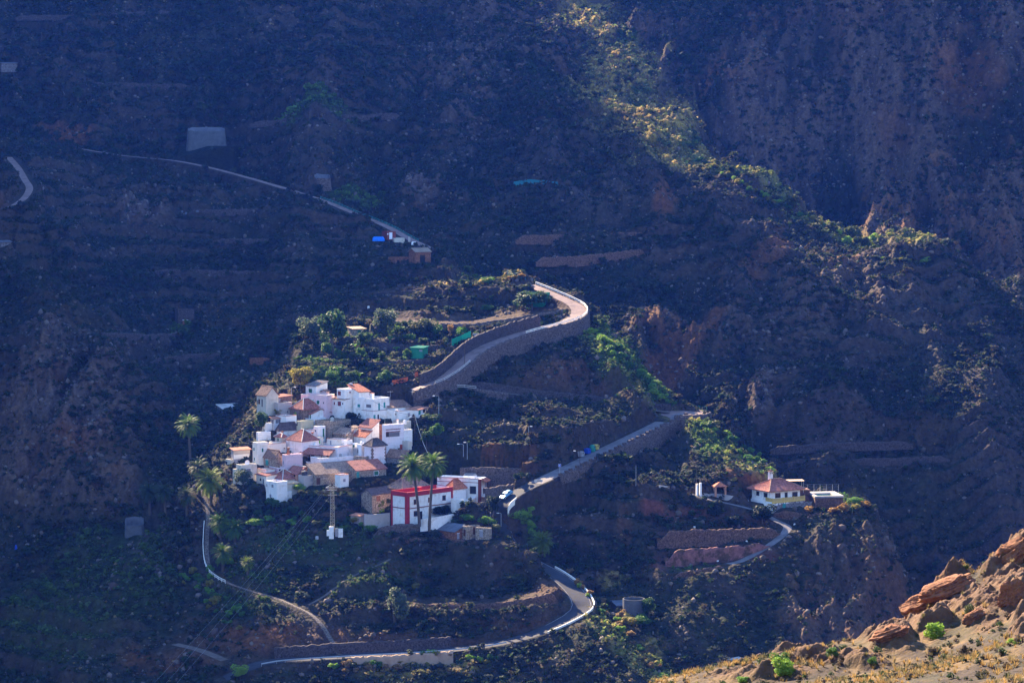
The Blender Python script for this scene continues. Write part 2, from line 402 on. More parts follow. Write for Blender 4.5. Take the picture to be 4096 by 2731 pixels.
# (zone, label, category, name, cx, ytop, ybase, wl, wr, yaw, wall material, roof kind, roof material, roof rise m, openings)
# openings: (face, x0, y0, x1, y1, kind, material)
G, DK, RD, TL, GY_, BR, GW = 'green_paint', 'dark_glass', 'red_paint', 'teal_paint', 'grey_paint', 'brown_wood', 'grey_glass'
HOUSES = [
 # --- top row
 (1,'old cream house with brown roof and dark porch, leftmost of the top row','house','old_house',870,488,880,200,212,44,'cream_wall','gR','brown_tile',2.6,[('L',720,545,755,640,'o',BR),('L',783,545,803,690,'o',DK),('L',700,560,712,640,'o',DK)]),
 (1,'brown stone outhouse with flat terracotta roof beside the old cream house','outhouse','stone_outhouse',1100,505,640,20,232,36,'brown_stone','mL','terracotta',.3,[('R',1105,530,1135,600,'o',GY_)]),
 (1,'low grey plastered block below the brown stone outhouse','house','plastered_house',1090,617,830,25,248,36,'grey_plaster','flat','grey_roof',0,[('R',1262,765,1275,800,'o',DK)]),
 (1,'long pink house with a row of four dark green windows under the top white house','house','pink_house',2003,482,780,500,30,66,'pink_wall','flat','pale_roof',0,[('L',1532,556,1580,600,'s',G),('L',1622,562,1670,608,'s',G),('L',1720,558,1770,630,'s',G),('L',1818,570,1874,640,'s',G),('L',1940,600,1957,632,'o',DK)]),
 (1,'white house with grey tiled roof and one green shuttered window, highest in the village','house','white_house',1808,300,470,212,200,47,'white_wall','mL','grey_tile',1.2,[('L',1668,350,1738,425,'s',G)]),
 (1,'pinkish chimney hut with little brown tile cap beside the highest white house','hut','chimney_hut',2000,400,480,100,50,50,'pink_wall','gL','brown_tile',.4,[]),
 (2,'tall white house with dark red shutters and a satellite dish on its terracotta flat roof','house','white_house',368,368,750,155,252,45,'white_wall','flat','terracotta',0,[('L',240,395,304,475,'s','maroon_paint'),('R',455,398,482,432,'s','maroon_paint'),('R',590,366,611,402,'s','maroon_paint')]),
 (2,'white wing with orange tiled roof at the back of the house with dark red shutters','house wing','house_wing',640,412,740,10,188,43,'white_wall','mR','orange_tile',1.9,[]),
 (2,'red stone and white lower house with small dark red windows below the tall white house','house','stone_house',372,548,750,345,10,55,'white_wall','mL','brown_tile',.3,[('L',240,588,306,672,'s','maroon_paint'),('L',166,600,192,652,'s','maroon_paint'),('L',322,615,342,645,'o',DK),('L',32,520,128,735,'o','rust_stone')]),
 (2,'large white cube house with teal window, arched opening and parapet roof','house','white_house',900,548,930,392,298,48,'white_wall','flat','cream_roof',0,[('L',612,640,665,698,'s',TL),('L',774,645,870,704,'o',GW),('L',627,806,658,842,'o',DK),('R',1003,618,1031,765,'d',TL),('R',1103,603,1133,712,'d',TL)]),
 (2,'white stair block with teal door at the foot of the cube house','stair block','stair_block',905,775,960,5,290,46,'white_wall','flat','cream_roof',0,[('R',912,840,948,955,'d',TL),('R',988,836,1013,930,'d',DK)]),
 (2,'small white pillar-like hut with one tiny window right of the stair block','hut','white_hut',1292,750,905,10,84,46,'white_wall','flat','grey_roof',0,[('R',1325,812,1344,845,'o',DK)]),
 (2,'low white house with brown tiled roof behind the stair block','house','white_house',1205,705,800,10,395,30,'white_wall','mR','brown_tile',1.6,[]),
 (2,'long white house with a barred window by the electricity pole','house','white_house',1380,770,930,10,372,30,'white_wall','flat','cream_roof',0,[('R',1558,805,1597,880,'o',GY_)]),
 (2,'white terrace house with terracotta sheet roof on the right end of the village','house','terrace_house',1752,745,905,215,205,44,'white_wall','mL','terracotta',.4,[('R',1760,755,1800,895,'d',TL),('R',1843,735,1884,805,'o',DK)]),
 # --- second row
 (1,'brown stone house with a tall hip roof of red tiles','house','stone_house',1565,742,945,270,330,45,'brown_stone','hip','red_tile',2.9,[('L',1400,790,1442,865,'o','moss_green')]),
 (1,'white house with green doors under a low red roof right of the brown stone house','house','white_house',1715,826,915,155,345,44,'white_wall','gR','red_tile',1.3,[('L',1583,815,1602,885,'d',G),('L',1616,822,1645,892,'d',G),('L',1690,838,1712,895,'d',G)]),
 (1,'tall white block with sunken terracotta roof terrace','house','white_house',1240,868,1130,10,188,42,'white_wall','flat','terracotta',0,[]),
 (1,'glazed sun room with terracotta roof next to the tall white block','sun room','sun_room',1020,912,1100,78,210,42,'pale_frame','mR','terracotta',.4,[('R',1050,930,1090,1000,'o',GW),('R',1098,925,1135,995,'o',GW),('R',1142,920,1180,990,'o',GW),('R',1186,915,1224,985,'o',GW),('L',955,930,1010,1000,'o',GW)]),
 (1,'small white block with rounded corner left of the glazed sun room','house','white_house',855,1000,1160,66,118,40,'white_wall','flat','cream_roof',0,[('L',818,1110,838,1150,'o',DK)]),
 (1,'windowless white block standing over the left edge terrace','house','white_house',715,1168,1340,32,230,32,'white_wall','flat','white_roof',0,[]),
 (1,'white house with a dark pyramid roof left of the village centre','house','white_house',1120,1142,1250,60,325,38,'white_wall','hip','dark_tile',2.2,[]),
 (1,'cream cottage with one green door and low red roof','cottage','cream_cottage',1160,1262,1400,140,100,44,'cream_wall','hip','red_tile',.9,[('L',1080,1278,1107,1352,'d',G)]),
 (1,'pale lilac house under the widest red hip roof in the village centre','house','lilac_house',1540,1340,1600,328,300,45,'lilac_wall','hip','red_tile',3.0,[]),
 (1,'roofless yellow ruin with dark doorway in the village centre','ruin','yellow_ruin',1520,960,1210,88,20,46,'yellow_wall','flat','dirt_roof',0,[('L',1435,985,1455,1045,'o',DK)]),
 (1,'roofless tan masonry building with a stepped wall','ruin','tan_ruin',2050,968,1190,285,390,46,'tan_stone','flat','dirt_roof',0,[]),
 (1,'narrow white tower house with a long green door','house','tower_house',1835,1062,1290,80,140,44,'white_wall','flat','brown_tile',0,[('R',1934,1096,1962,1290,'d',G),('L',1788,1122,1806,1158,'o',DK)]),
 (1,'white hut with bright green hatch below the tower house','hut','white_hut',1830,1262,1400,95,110,44,'cream_wall','flat','grey_roof',0,[('R',1850,1322,1886,1382,'s','lime_paint')]),
 (2,'old mustard tiled shed roof over tan walls in the village centre','shed','tiled_shed',420,1222,1330,268,115,44,'tan_stone','mL','old_tile',1.7,[('R',350,1175,410,1220,'o','cream_wall')]),
 (2,'tall white house with stone corners and steep red tile roof','house','white_house',878,1092,1360,245,135,44,'white_wall','mL','red_tile',2.3,[]),
 (2,'white house with a bright red lean-to roof before the steep tile roof','house','white_house',765,1262,1420,248,100,44,'white_wall','mL','orange_tile',1.9,[]),
 (2,'narrow brown wall between two white houses at the right of the village','house','brown_house',1015,1030,1310,10,60,40,'rust_stone','flat','grey_roof',0,[]),
 (2,'lilac three storey house with open loggia and red door','house','lilac_house',1142,1032,1530,74,335,36,'lilac_wall','flat','grey_roof',0,[('R',1140,1172,1195,1258,'o',DK),('R',1205,1165,1400,1250,'o',GW),('R',1408,1395,1462,1500,'d',RD),('R',1130,1105,1400,1122,'o','maroon_paint'),('R',1130,1150,1395,1166,'o','maroon_paint')]),
 (2,'white tall block at the right edge behind the lilac loggia house','house','white_house',1482,1132,1430,10,158,34,'white_wall','flat','cream_roof',0,[]),
 (2,'tan rooftop room above the white tall block','house','tan_house',1450,962,1150,10,165,34,'cream_wall','flat','grey_roof',0,[('R',1490,1082,1527,1115,'s','maroon_paint')]),
 # --- middle row
 (4,'white tower with brown quoins and dark pyramid roof','house','tower_house',888,212,520,165,252,42,'lilac_wall','hip','dark_tile',2.0,[('L',812,452,850,492,'o',DK)]),
 (4,'small white house with green door behind the quoined tower','house','white_house',560,150,260,40,40,45,'white_wall','flat','grey_roof',0,[('L',526,178,566,252,'d',G)]),
 (4,'flat grey-roofed white house behind the quoined tower','house','white_house',680,180,400,85,130,42,'white_wall','flat','slate_roof',0,[]),
 (4,'brown tiled stone cottage right of the quoined tower','cottage','stone_cottage',1500,430,560,350,60,58,'grey_stone','mL','brown_tile',2.1,[]),
 (4,'small stone hut with blue tarpaulin on its roof','hut','stone_hut',760,402,530,230,10,62,'tan_stone','flat','blue_tarp',0,[('L',638,472,682,515,'o',BR)]),
 (3,'long white house with tile-edged parapet behind the porch','house','long_white_house',2210,232,480,745,290,62,'lilac_wall','flat','pale_roof',0,[('L',1540,368,1577,480,'o',BR),('L',1590,360,1640,480,'o',BR),('L',1655,360,1690,470,'o',DK),('L',1712,370,1770,480,'o',BR),('L',1855,375,1925,435,'s',BR),('L',2008,385,2062,442,'s',BR)]),
 (4,'raised white end block of the long white house','house','white_house',395,95,240,30,118,40,'white_wall','flat','cream_roof',0,[]),
 (3,'pink house with brown chimney stack at the left of the porch','house','pink_house',1237,372,650,82,300,36,'pink_wall','flat','pale_roof',0,[('L',1185,485,1202,545,'o',GY_)]),
 (3,'long low lilac garden house in front of the porch','house','lilac_house',1862,442,640,12,800,33,'lilac_wall','flat','pale_roof',0,[]),
 (3,'long stone farmhouse with a mottled brown tile roof','farmhouse','stone_farmhouse',1800,745,960,30,1010,33,'tan_stone','mR','old_tile',2.6,[('R',1815,800,1885,925,'o',BR)]),
 (4,'stone farmhouse end with maroon roof, teal door and green window','farmhouse','stone_farmhouse',590,665,820,12,548,33,'tan_stone','mR','red_tile',2.2,[('R',590,685,640,800,'d',TL),('R',925,675,1004,750,'s',G)]),
 (3,'grey garage house with boarded window left of the stone farmhouse','garage','stone_garage',1580,762,980,120,360,38,'grey_plaster','flat','grey_roof',0,[('R',1705,812,1765,866,'o',GY_),('R',1815,802,1886,900,'o',BR)]),
 (3,'red gabled house with a black water tank on its roof edge','house','red_roof_house',1460,735,860,235,280,44,'rust_wall','gR','red_tile',1.9,[('L',1384,740,1418,782,'o',DK)]),
 (4,'white end house with stained curved corner beside the pylon','house','white_house',285,752,1000,108,155,40,'white_wall','flat','grey_roof',0,[('R',342,822,384,876,'o',GY_)]),
 # --- left and lower rows
 (3,'tall pale house with green shutters at the left edge','house','white_house',700,142,530,100,186,40,'cream_white','flat','cream_roof',0,[('L',628,230,656,290,'s',G),('R',784,245,815,316,'s',G),('L',638,420,661,476,'s',G)]),
 (3,'long cream house wall joined to the tall pale house','house','cream_house',885,172,360,12,340,36,'cream_white','flat','cream_roof',0,[('R',1203,232,1218,256,'o',DK)]),
 (3,'grey plastered house with flat terracotta roof at the far left edge','house','grey_house',256,282,500,62,290,36,'grey_plaster','mR','terracotta',.5,[('R',265,360,535,440,'o','white_wall'),('L',215,290,240,360,'o',GY_)]),
 (3,'crumbling white hut with tin roof clinging to the left rock','hut','tin_hut',200,460,560,110,90,45,'cream_wall','flat','tin_roof',0,[('L',92,490,125,545,'o',DK)]),
 (3,'old stone cottage with a ragged brown tile roof and teal door','cottage','stone_cottage',1036,440,600,312,135,44,'tan_stone','gR','brown_tile',2.2,[('L',856,460,912,562,'d',TL)]),
 (3,'cream cube house with one square window and a roof dish','house','cream_house',390,562,940,105,285,37,'cream_wall','flat','brown_roof',0,[('R',498,628,574,706,'w',GW),('L',338,628,362,690,'o',GY_),('L',333,820,358,882,'o',GY_),('R',415,815,620,872,'o',DK)]),
 (3,'narrow cream annex on the left of the cube house','annex','cream_annex',292,640,930,60,10,45,'cream_wall','flat','grey_roof',0,[('L',255,770,272,820,'o',DK)]),
 (3,'pale pink house with tiled fringe and a balcony','house','pink_house',870,760,960,215,370,40,'cream_white','mL','red_tile',.5,[('L',750,808,778,860,'o',DK),('L',806,818,824,950,'d',DK)]),
 (3,'low house under a wide red hip roof above the bluish white front house','house','red_roof_house',1180,835,950,268,280,44,'lilac_wall','hip','red_tile',2.4,[]),
 (3,'bluish white front house with three small grey windows, lowest of the village','house','white_house',1068,888,1290,225,185,44,'white_wall','flat','terracotta',0,[('L',968,922,1012,982,'w',GY_),('L',932,1108,972,1172,'w',GY_),('L',872,915,890,968,'o',GY_)]),
 (3,'peach awning lean-to on the right of the bluish white house','lean-to','awning_shed',1262,905,1060,15,205,34,'cream_wall','mR','peach_sheet',.5,[]),
 (3,'low white garden annex under the bluish white house','annex','white_annex',1115,1080,1200,20,225,36,'white_wall','flat','cream_roof',0,[('R',1115,1098,1158,1165,'d','cream_wall')]),
 # --- around the red house
 (5,'ruined stone cottage with dark roof and brown door left of the red and white house','cottage','ruined_cottage',345,392,520,180,290,46,'tan_stone','gL','dark_tile',1.6,[('R',416,395,470,482,'d','rust_stone')]),
 (5,'long old house with a sagging tan hip roof behind the red and white house','house','old_house',820,300,400,245,410,45,'brown_stone','hip','old_tile',2.8,[]),
 (5,'white house with orange pyramid roof between the red house and the big white house','house','white_house',1620,300,560,130,195,42,'white_wall','hip','orange_tile',2.6,[]),
 (5,'little white shed with barred window beside the red and white house','shed','white_shed',1600,560,700,10,98,38,'white_wall','flat','terracotta',0,[('R',1625,585,1675,680,'w',GW)]),
 (5,'tiny garden shed with terracotta roof at the end of the grey garden wall','shed','garden_shed',155,715,850,150,75,55,'grey_plaster','mL','terracotta',.3,[]),
 (5,'ruined stone hut with collapsed bluish roof below the garden wall','ruin','ruined_hut',1640,965,1080,262,142,46,'rust_stone','mL','slate_roof',1.6,[('R',1678,988,1714,1075,'d',GY_)]),
 (5,'ruined tan row with dark roof between the two ruined huts','ruin','ruined_row',1820,885,1030,60,215,44,'tan_stone','flat','dirt_roof',0,[('L',1780,925,1812,1030,'o',BR),('R',1930,890,1962,1005,'o',BR)]),
 (5,'roofless tan hut with grey door beside the road','ruin','tan_ruin',2180,912,1090,215,42,62,'tan_stone','flat','dirt_roof',0,[('L',2030,945,2085,1048,'d',GY_)]),
]
HOUSES += [
 (1,'low white courtyard house right of the roofless yellow ruin','house','white_house',1745,1130,1290,165,30,48,'white_wall','flat','cream_roof',0,[('L',1640,1180,1662,1225,'o',DK)]),
 (1,'curved-looking white boundary block under the tan masonry ruin','block','white_block',1765,925,1010,255,15,50,'white_wall','flat','dirt_roof',0,[]),
 (2,'white annex under the old mustard tiled shed with a tall narrow window','annex','white_annex',390,1315,1440,380,110,55,'cream_white','flat','cream_roof',0,[('L',98,1325,118,1420,'o',GY_),('R',410,1270,470,1290,'o','cream_wall')]),
 (2,'small white roof room left of the steep tile roof','roof room','roof_room',540,1085,1210,60,110,45,'white_wall','mR','old_tile',.5,[]),
 (3,'small pink roof room with a dark window between the two lower red roofs','roof room','roof_room',1105,622,705,20,135,38,'pink_wall','flat','pale_roof',0,[('R',1105,640,1135,678,'o',DK)]),
 (3,'white wall block with slatted pergola right of the cream cube house','block','white_block',860,655,770,180,160,40,'cream_white','flat','tin_roof',0,[]),
 (4,'pale grey yard block left of the quoined tower','block','grey_block',670,245,390,155,50,50,'grey_plaster','flat','grey_roof',0,[('L',612,270,628,330,'o',DK)]),
 (4,'low white yard wall block below the lilac loggia house','block','white_block',1560,120,310,10,70,38,'cream_wall','flat','cream_roof',0,[]),
]
HS = []
def Sc(y): return F / y               # photo pixels per metre at a depth
DEPTHS = {'pyramid': lambda y: y + 13, 'big': lambda y: y + 16.5, 'shed': lambda y: y + 11.5}
def survey(z, cx, ytop, ybase, wl, wr, yaw, depth=None, wm_=None):
    px, pyb = Z(z, cx, ybase); _, pyt = Z(z, cx, ytop); k = ZONES[z][2]
    if wm_ in DEPTHS: depth = DEPTHS[wm_](RED['c'].y) / K
    g = at(px, pyb, Z0) if depth is None else P(px, pyb, depth)
    top = P(px, pyt, g.y / K); a = math.radians(yaw); s = Sc(g.y)
    # the view leans a little to either side of straight ahead
    Lr = max(1.2, wr / k / (s * math.cos(a))); Ll = max(1.2, wl / k / (s * math.sin(a)))
    if wl <= 30: Ll = max(Ll, 5.0)
    if wr <= 30: Lr = max(Lr, 5.0)
    r = Vector((math.cos(a), math.sin(a), 0)); l = Vector((-math.sin(a), math.cos(a), 0))
    return dict(c=Vector((top.x, top.y, g.z)), h=top.z - g.z, Lr=min(Lr, 26), Ll=min(Ll, 22), a=a, r=r, l=l, s=s, z=z)
RED = survey(5, 900, 352, 800, 262, 693, 45)
for h in HOUSES:
    q = survey(h[0], h[4], h[5], h[6], h[7], h[8], h[9], wm_='pyramid' if 'orange pyramid' in h[1] else 'shed' if 'little white shed' in h[1] else None); HS.append(q)
    pad(q['c'], q['r'], q['l'], q['Lr'], q['Ll'], q['c'].z + .15)
RED = survey(5, 900, 352, 800, 262, 693, 45)
pad(RED['c'], RED['r'], RED['l'], RED['Lr'], RED['Ll'], RED['c'].z + .1, 3)
BIG = survey(5, 2045, 138, 590, 690, 90, 72, wm_='big')
pad(BIG['c'], BIG['r'], BIG['l'], BIG['Lr'], BIG['Ll'], BIG['c'].z - .3, 9)
VIL = survey(8, 612, 535, 800, 300, 612, 33)
pad(VIL['c'], VIL['r'], VIL['l'], VIL['Lr'], VIL['Ll'], VIL['c'].z + .1, 3)

SMALL = []; SQ = []
def small_box(name, label, cat, zone, cx, yt, yb, wl, wr, yaw, wm, rk, rm, rise=.4, ops=()):
    q = survey(zone, cx, yt, yb, wl, wr, yaw); SQ.append(q); SMALL.append((zone, label, cat, name, cx, yt, yb, wl, wr, yaw, wm, rk, rm, rise, list(ops)))
    pad(q['c'], q['r'], q['l'], q['Lr'], q['Ll'], q['c'].z + .1, .8)
small_box('garden_hut', 'pale stone garden hut with green door among the fruit trees', 'hut', 6, 862, 770, 872, 22, 160, 25, 'tan_stone', 'mR', 'old_tile', .4, [('R',915,782,957,856,'d',G)])
small_box('green_shed', 'bright green painted shed with flat green roof in the lower garden', 'shed', 6, 1765, 1018, 1145, 160, 65, 60, 'green_shed', 'mL', 'green_shed', .4, [('L',1728,1038,1770,1065,'o',GY_)])
small_box('red_hut', 'dark red hut with a white door beside the blue tarpaulin on the left slope', 'hut', 'S', 1548, 926, 960, 14, 34, 25, 'maroon_paint', 'flat', 'brown_roof', 0, [('R',1557,931,1569,957,'d','white_paint'),('R',1546,934,1551,939,'o','white_paint')])
small_box('pale_panel_shed', 'pale board shed right of the dark red hut', 'shed', 'S', 1578, 953, 969, 4, 40, 15, 'cream_wall', 'flat', 'cream_roof', 0)
small_box('pump_house', 'small stone pump house with red door above the dark gully', 'hut', 'S', 712, 1238, 1300, 10, 62, 20, 'masonry_dark', 'flat', 'slate_roof', 0, [('R',731,1280,752,1302,'d','rusty')])
small_box('stone_ruin', 'roofless brown stone ruin beneath the dark red hut', 'ruin', 'S', 1580, 1030, 1062, 16, 60, 30, 'rust_stone', 'flat', 'dirt_roof', 0, [('R',1588,1040,1598,1058,'o',DK)])
small_box('stone_ruin', 'tall ruined gable wall right of the roofless brown ruin', 'ruin', 'S', 1662, 1008, 1060, 8, 60, 30, 'rust_stone', 'gL', 'dirt_roof', 1.2, [('R',1680,1020,1700,1050,'o',DK)])
small_box('field_hut', 'little grey hut at the upper left picture edge', 'hut', 'S', 4, 252, 292, 4, 60, 20, 'grey_stone', 'mR', 'slate_roof', .4)
small_box('field_hut', 'small grey hut near the left picture edge below the pink path', 'hut', 'S', 2, 968, 1000, 4, 40, 20, 'grey_stone', 'mR', 'slate_roof', .4)
small_box('field_hut', 'tin roofed hut on the dark terrace left of the village', 'hut', 'S', 892, 1634, 1655, 8, 90, 28, 'slate_roof', 'mR', 'tin_roof', .9)
small_box('field_hut', 'little brick hut in the trees above the dark gully', 'hut', 'S', 1024, 1436, 1462, 8, 18, 30, 'rust_stone', 'flat', 'grey_roof', 0)
small_box('wooden_shed', 'little wooden shed at the bottom right below the cliff', 'shed', 'S', 2955, 2652, 2680, 12, 26, 40, 'brown_wood', 'mR', 'tin_roof', .3)
small_box('bus_shelter', 'small green kiosk with terracotta roof by the upper bend', 'kiosk', 'S', 2170, 1172, 1198, 30, 10, 60, 'green_shed', 'flat', 'terracotta', 0)
small_box('lean_to', 'tiny tin lean-to leaning on the round water tank', 'shed', 'S', 2470, 2420, 2444, 4, 40, 15, 'masonry_dark', 'mR', 'slate_roof', .4)

for x0, x1, yb in ((752, 900, 585), (1258, 1322, 766), (500, 575, 2140)):
    g = at((x0 + x1) / 2, yb, Z0); w = (x1 - x0) / Sc(g.y)
    pad(g - Vector((w / 2, 0, 0)), Vector((1, 0, 0)), Vector((0, 1, 0)), w, 7, g.z, 4)
# ------------------------------------------------------------------ helpers for objects
def tag(o, label=None, cat=None, group=None, kind=None):
    if label: o['label'] = label
    if cat: o['category'] = cat
    if group: o['group'] = group
    if kind: o['kind'] = kind
    return o
def empty(name, loc, rz=0, label=None, cat=None, group=None):
    o = bpy.data.objects.new(name, None); COL.objects.link(o)
    o.location = loc; o.rotation_euler = (0, 0, rz); o.empty_display_size = .2
    return tag(o, label, cat, group)
def link(name, me, mat=None, parent=None, loc=None, rz=0):
    o = bpy.data.objects.new(name, me); COL.objects.link(o)
    if mat is not None and not me.materials: me.materials.append(mat)
    if parent is not None: o.parent = parent
    if loc is not None: o.location = loc
    if rz: o.rotation_euler = (0, 0, rz)
    return o
def np_mesh(name, co, quads, col=None, smooth_sh=False):
    me = bpy.data.meshes.new(name)
    co = np.asarray(co, dtype=np.float32); q = np.asarray(quads, dtype=np.int32); k = q.shape[1]
    me.vertices.add(len(co)); me.vertices.foreach_set('co', co.ravel())
    me.loops.add(q.size); me.loops.foreach_set('vertex_index', q.ravel())
    me.polygons.add(len(q)); me.polygons.foreach_set('loop_start', np.arange(0, q.size, k, dtype=np.int32))
    if smooth_sh: me.polygons.foreach_set('use_smooth', np.ones(len(q), dtype=bool))
    me.update(calc_edges=True)
    if col is not None:
        a = me.color_attributes.new('col', 'FLOAT_COLOR', 'POINT')
        c = np.ones((len(co), 4), dtype=np.float32); c[:, :3] = col
        a.data.foreach_set('color', c.ravel())
    return me
def grid_quads(ny, nx):
    i = np.arange(ny * nx).reshape(ny, nx)
    return np.stack([i[:-1, :-1], i[:-1, 1:], i[1:, 1:], i[1:, :-1]], -1).reshape(-1, 4)

MATS = {}
def mat(name, color=(.5, .5, .5), rough=.85, noise=None, attr=False, bump=None, metal=0, spec=.3, trans=0, mix2=None, coords='Object'):
    """procedural material: base colour broken up by noise, optional second colour and bump"""
    if name in MATS: return MATS[name]
    m = bpy.data.materials.new(name); m.use_nodes = True; nt = m.node_tree
    b = nt.nodes['Principled BSDF']; b.inputs['Roughness'].default_value = rough
    b.inputs['Metallic'].default_value = metal; b.inputs['Specular IOR Level'].default_value = spec
    tc = nt.nodes.new('ShaderNodeTexCoord')
    if attr:
        c = nt.nodes.new('ShaderNodeVertexColor'); c.layer_name = 'col'; src = c.outputs['Color']
    else:
        c = nt.nodes.new('ShaderNodeRGB'); c.outputs[0].default_value = (*color, 1); src = c.outputs[0]
    if mix2:
        c2, sc, lo, hi = mix2
        n = nt.nodes.new('ShaderNodeTexNoise'); n.inputs['Scale'].default_value = sc; n.inputs['Detail'].default_value = 6; n.inputs['Roughness'].default_value = .65
        nt.links.new(tc.outputs[coords], n.inputs['Vector'])
        r = nt.nodes.new('ShaderNodeMapRange'); r.inputs['From Min'].default_value = lo; r.inputs['From Max'].default_value = hi
        nt.links.new(n.outputs['Fac'], r.inputs['Value'])
        mx = nt.nodes.new('ShaderNodeMix'); mx.data_type = 'RGBA'
        nt.links.new(r.outputs[0], mx.inputs['Factor']); nt.links.new(src, mx.inputs['A']); mx.inputs['B'].default_value = (*c2, 1)
        src = mx.outputs['Result']
    if noise:
        amp, sc = noise
        n = nt.nodes.new('ShaderNodeTexNoise'); n.inputs['Scale'].default_value = sc; n.inputs['Detail'].default_value = 8; n.inputs['Roughness'].default_value = .7
        nt.links.new(tc.outputs[coords], n.inputs['Vector'])
        r = nt.nodes.new('ShaderNodeMapRange'); r.inputs['From Min'].default_value = .3; r.inputs['From Max'].default_value = .7
        r.inputs['To Min'].default_value = 1 - amp; r.inputs['To Max'].default_value = 1 + amp
        nt.links.new(n.outputs['Fac'], r.inputs['Value'])
        mu = nt.nodes.new('ShaderNodeVectorMath'); mu.operation = 'SCALE'
        nt.links.new(src, mu.inputs[0]); nt.links.new(r.outputs[0], mu.inputs['Scale']); src = mu.outputs[0]
    nt.links.new(src, b.inputs['Base Color'])
    if bump:
        st, sc, dist = bump
        n = nt.nodes.new('ShaderNodeTexNoise'); n.inputs['Scale'].default_value = sc; n.inputs['Detail'].default_value = 6
        nt.links.new(tc.outputs[coords], n.inputs['Vector'])
        bp = nt.nodes.new('ShaderNodeBump'); bp.inputs['Strength'].default_value = st; bp.inputs['Distance'].default_value = dist
        nt.links.new(n.outputs['Fac'], bp.inputs['Height']); nt.links.new(bp.outputs[0], b.inputs['Normal'])
    if trans:
        out = nt.nodes['Material Output']
        tr = nt.nodes.new('ShaderNodeBsdfTranslucent'); nt.links.new(src, tr.inputs['Color'])
        mx = nt.nodes.new('ShaderNodeMixShader'); mx.inputs[0].default_value = trans
        nt.links.new(b.outputs[0], mx.inputs[1]); nt.links.new(tr.outputs[0], mx.inputs[2]); nt.links.new(mx.outputs[0], out.inputs['Surface'])
    MATS[name] = m
    return m

# ------------------------------------------------------------------ final ground
def blobs(lst, X=None, Y=None):
    """soft patches: (px, py, rx, ry in photo pixels, strength) turned into ground distances"""
    X = GX if X is None else X; Y = GY if Y is None else Y
    out = np.zeros(X.shape)
    PX, PY = PXG, PYG
    for px, py, rx, ry, st in lst:
        # coarse pixel box, then an elliptical falloff on the surface
        m = (np.abs(PX - px) < rx * 1.6) & (np.abs(PY - py) < ry * 1.6)
        if not m.any(): continue
        d = np.hypot((PX[m] - px) / rx, (PY[m] - py) / ry) + (NB[m] - .5) * 1.0
        out[m] = np.maximum(out[m], st * (1 - smooth(.55, 1.15, d)))
    return out
PXG, PYG = pixel_of(GX, GY, ZF)      # a survey map of the ground, used to lay out soils
NB = fbm(GX, GY, 14, 5, .6, 3); CLx = fbm(GX, GY, 7, 3, .6, 19)
N1 = fbm(GX, GY, 60, 5, .55, 1); N2 = fbm(GX, GY, 9, 4, .55, 2); N3 = fbm(GX, GY, 2.2, 3, .6, 4)
R1 = ridged(GX * 1.7, GY * .55, 42, 6, .55, 5); R2 = ridged(GX, GY * .6, 11, 4, .55, 6); R3 = ridged(GX * 1.2, GY * .4, 22, 5, .6, 8)
ROCKY = np.clip(smooth(1.3, 1.9, Lf) +
        blobs([(250,1650,330,380,1),(120,1900,260,170,1),(420,1950,170,120,.8),(1880,250,320,260,.75),(2350,150,420,220,.5),(1150,150,120,200,.5),
               (2750,1300,260,150,.9),(2950,1150,300,130,.5),(3400,2400,260,330,1),(3300,2650,300,120,.9),(1680,730,90,60,.9),(3050,1560,70,120,.7),(3300,1250,350,180,.55),
               (560,830,130,70,.8),(1830,1350,0.1,.1,0),(3500,2250,120,120,.9),(2600,2300,80,60,.3)]), 0, 1)
CALM = blobs([(1950,2060,170,150,.9),(2180,2270,190,110,.7),(1890,1960,120,70,.8)])
keep = np.clip(SCRUB, 0, 1) * (1 - STONE * .6) * (1 - CALM)
rough = (N1 - .5) * 5 * .5 + (N2 - .5) * 4.2 + (N3 - .5) * 1.3
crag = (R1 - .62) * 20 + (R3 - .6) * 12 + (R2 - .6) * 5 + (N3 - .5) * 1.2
house_zone = blobs([(1350,1800,420,330,1)]) * .55
FAR = smooth(940, 1080, GY)
step = 4.6; zq = ZF + (N1 - .5) * 13 + (N2 - .5) * 3.0; fr = zq / step - np.floor(zq / step)
ledge = (smooth(.0, .30, fr) - fr) * step
TMASK = (1 - blobs([(2480,330,300,420,1),(2700,600,200,150,1),(2350,60,200,120,1)])) * smooth(.46, .58, fbm(GX, GY, 55, 4, .5, 12)) * (1 - ROCKY) * (1 - house_zone * 1.6) * np.clip(SCRUB, 0, 1) * (1 - CALM)
RISER = TMASK * (fr < .30) * np.clip(SCRUB, 0, 1)
ZF = ZF + ledge * TMASK * .85
ZF2 = ZF + keep * ((rough * (1 + FAR * 1.4)) * (1 - house_zone) * (1 - .6 * ROCKY) + crag * ROCKY * (1 - .0 * FAR))
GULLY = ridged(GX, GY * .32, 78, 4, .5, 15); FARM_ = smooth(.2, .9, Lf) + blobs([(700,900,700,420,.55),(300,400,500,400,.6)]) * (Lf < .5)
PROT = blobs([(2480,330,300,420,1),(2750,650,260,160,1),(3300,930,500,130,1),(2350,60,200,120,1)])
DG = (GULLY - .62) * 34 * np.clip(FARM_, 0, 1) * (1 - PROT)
ZF2 += keep * DG
ZF2 += (1 - keep) * (N3 - .5) * .12
ZF = ZF2
dzy = np.gradient(ZF, axis=0) / (ys[1] - ys[0]); dzx = np.gradient(ZF, axis=1) / (GY * (us[1] - us[0]))
SLOPE = np.hypot(dzx, dzy)
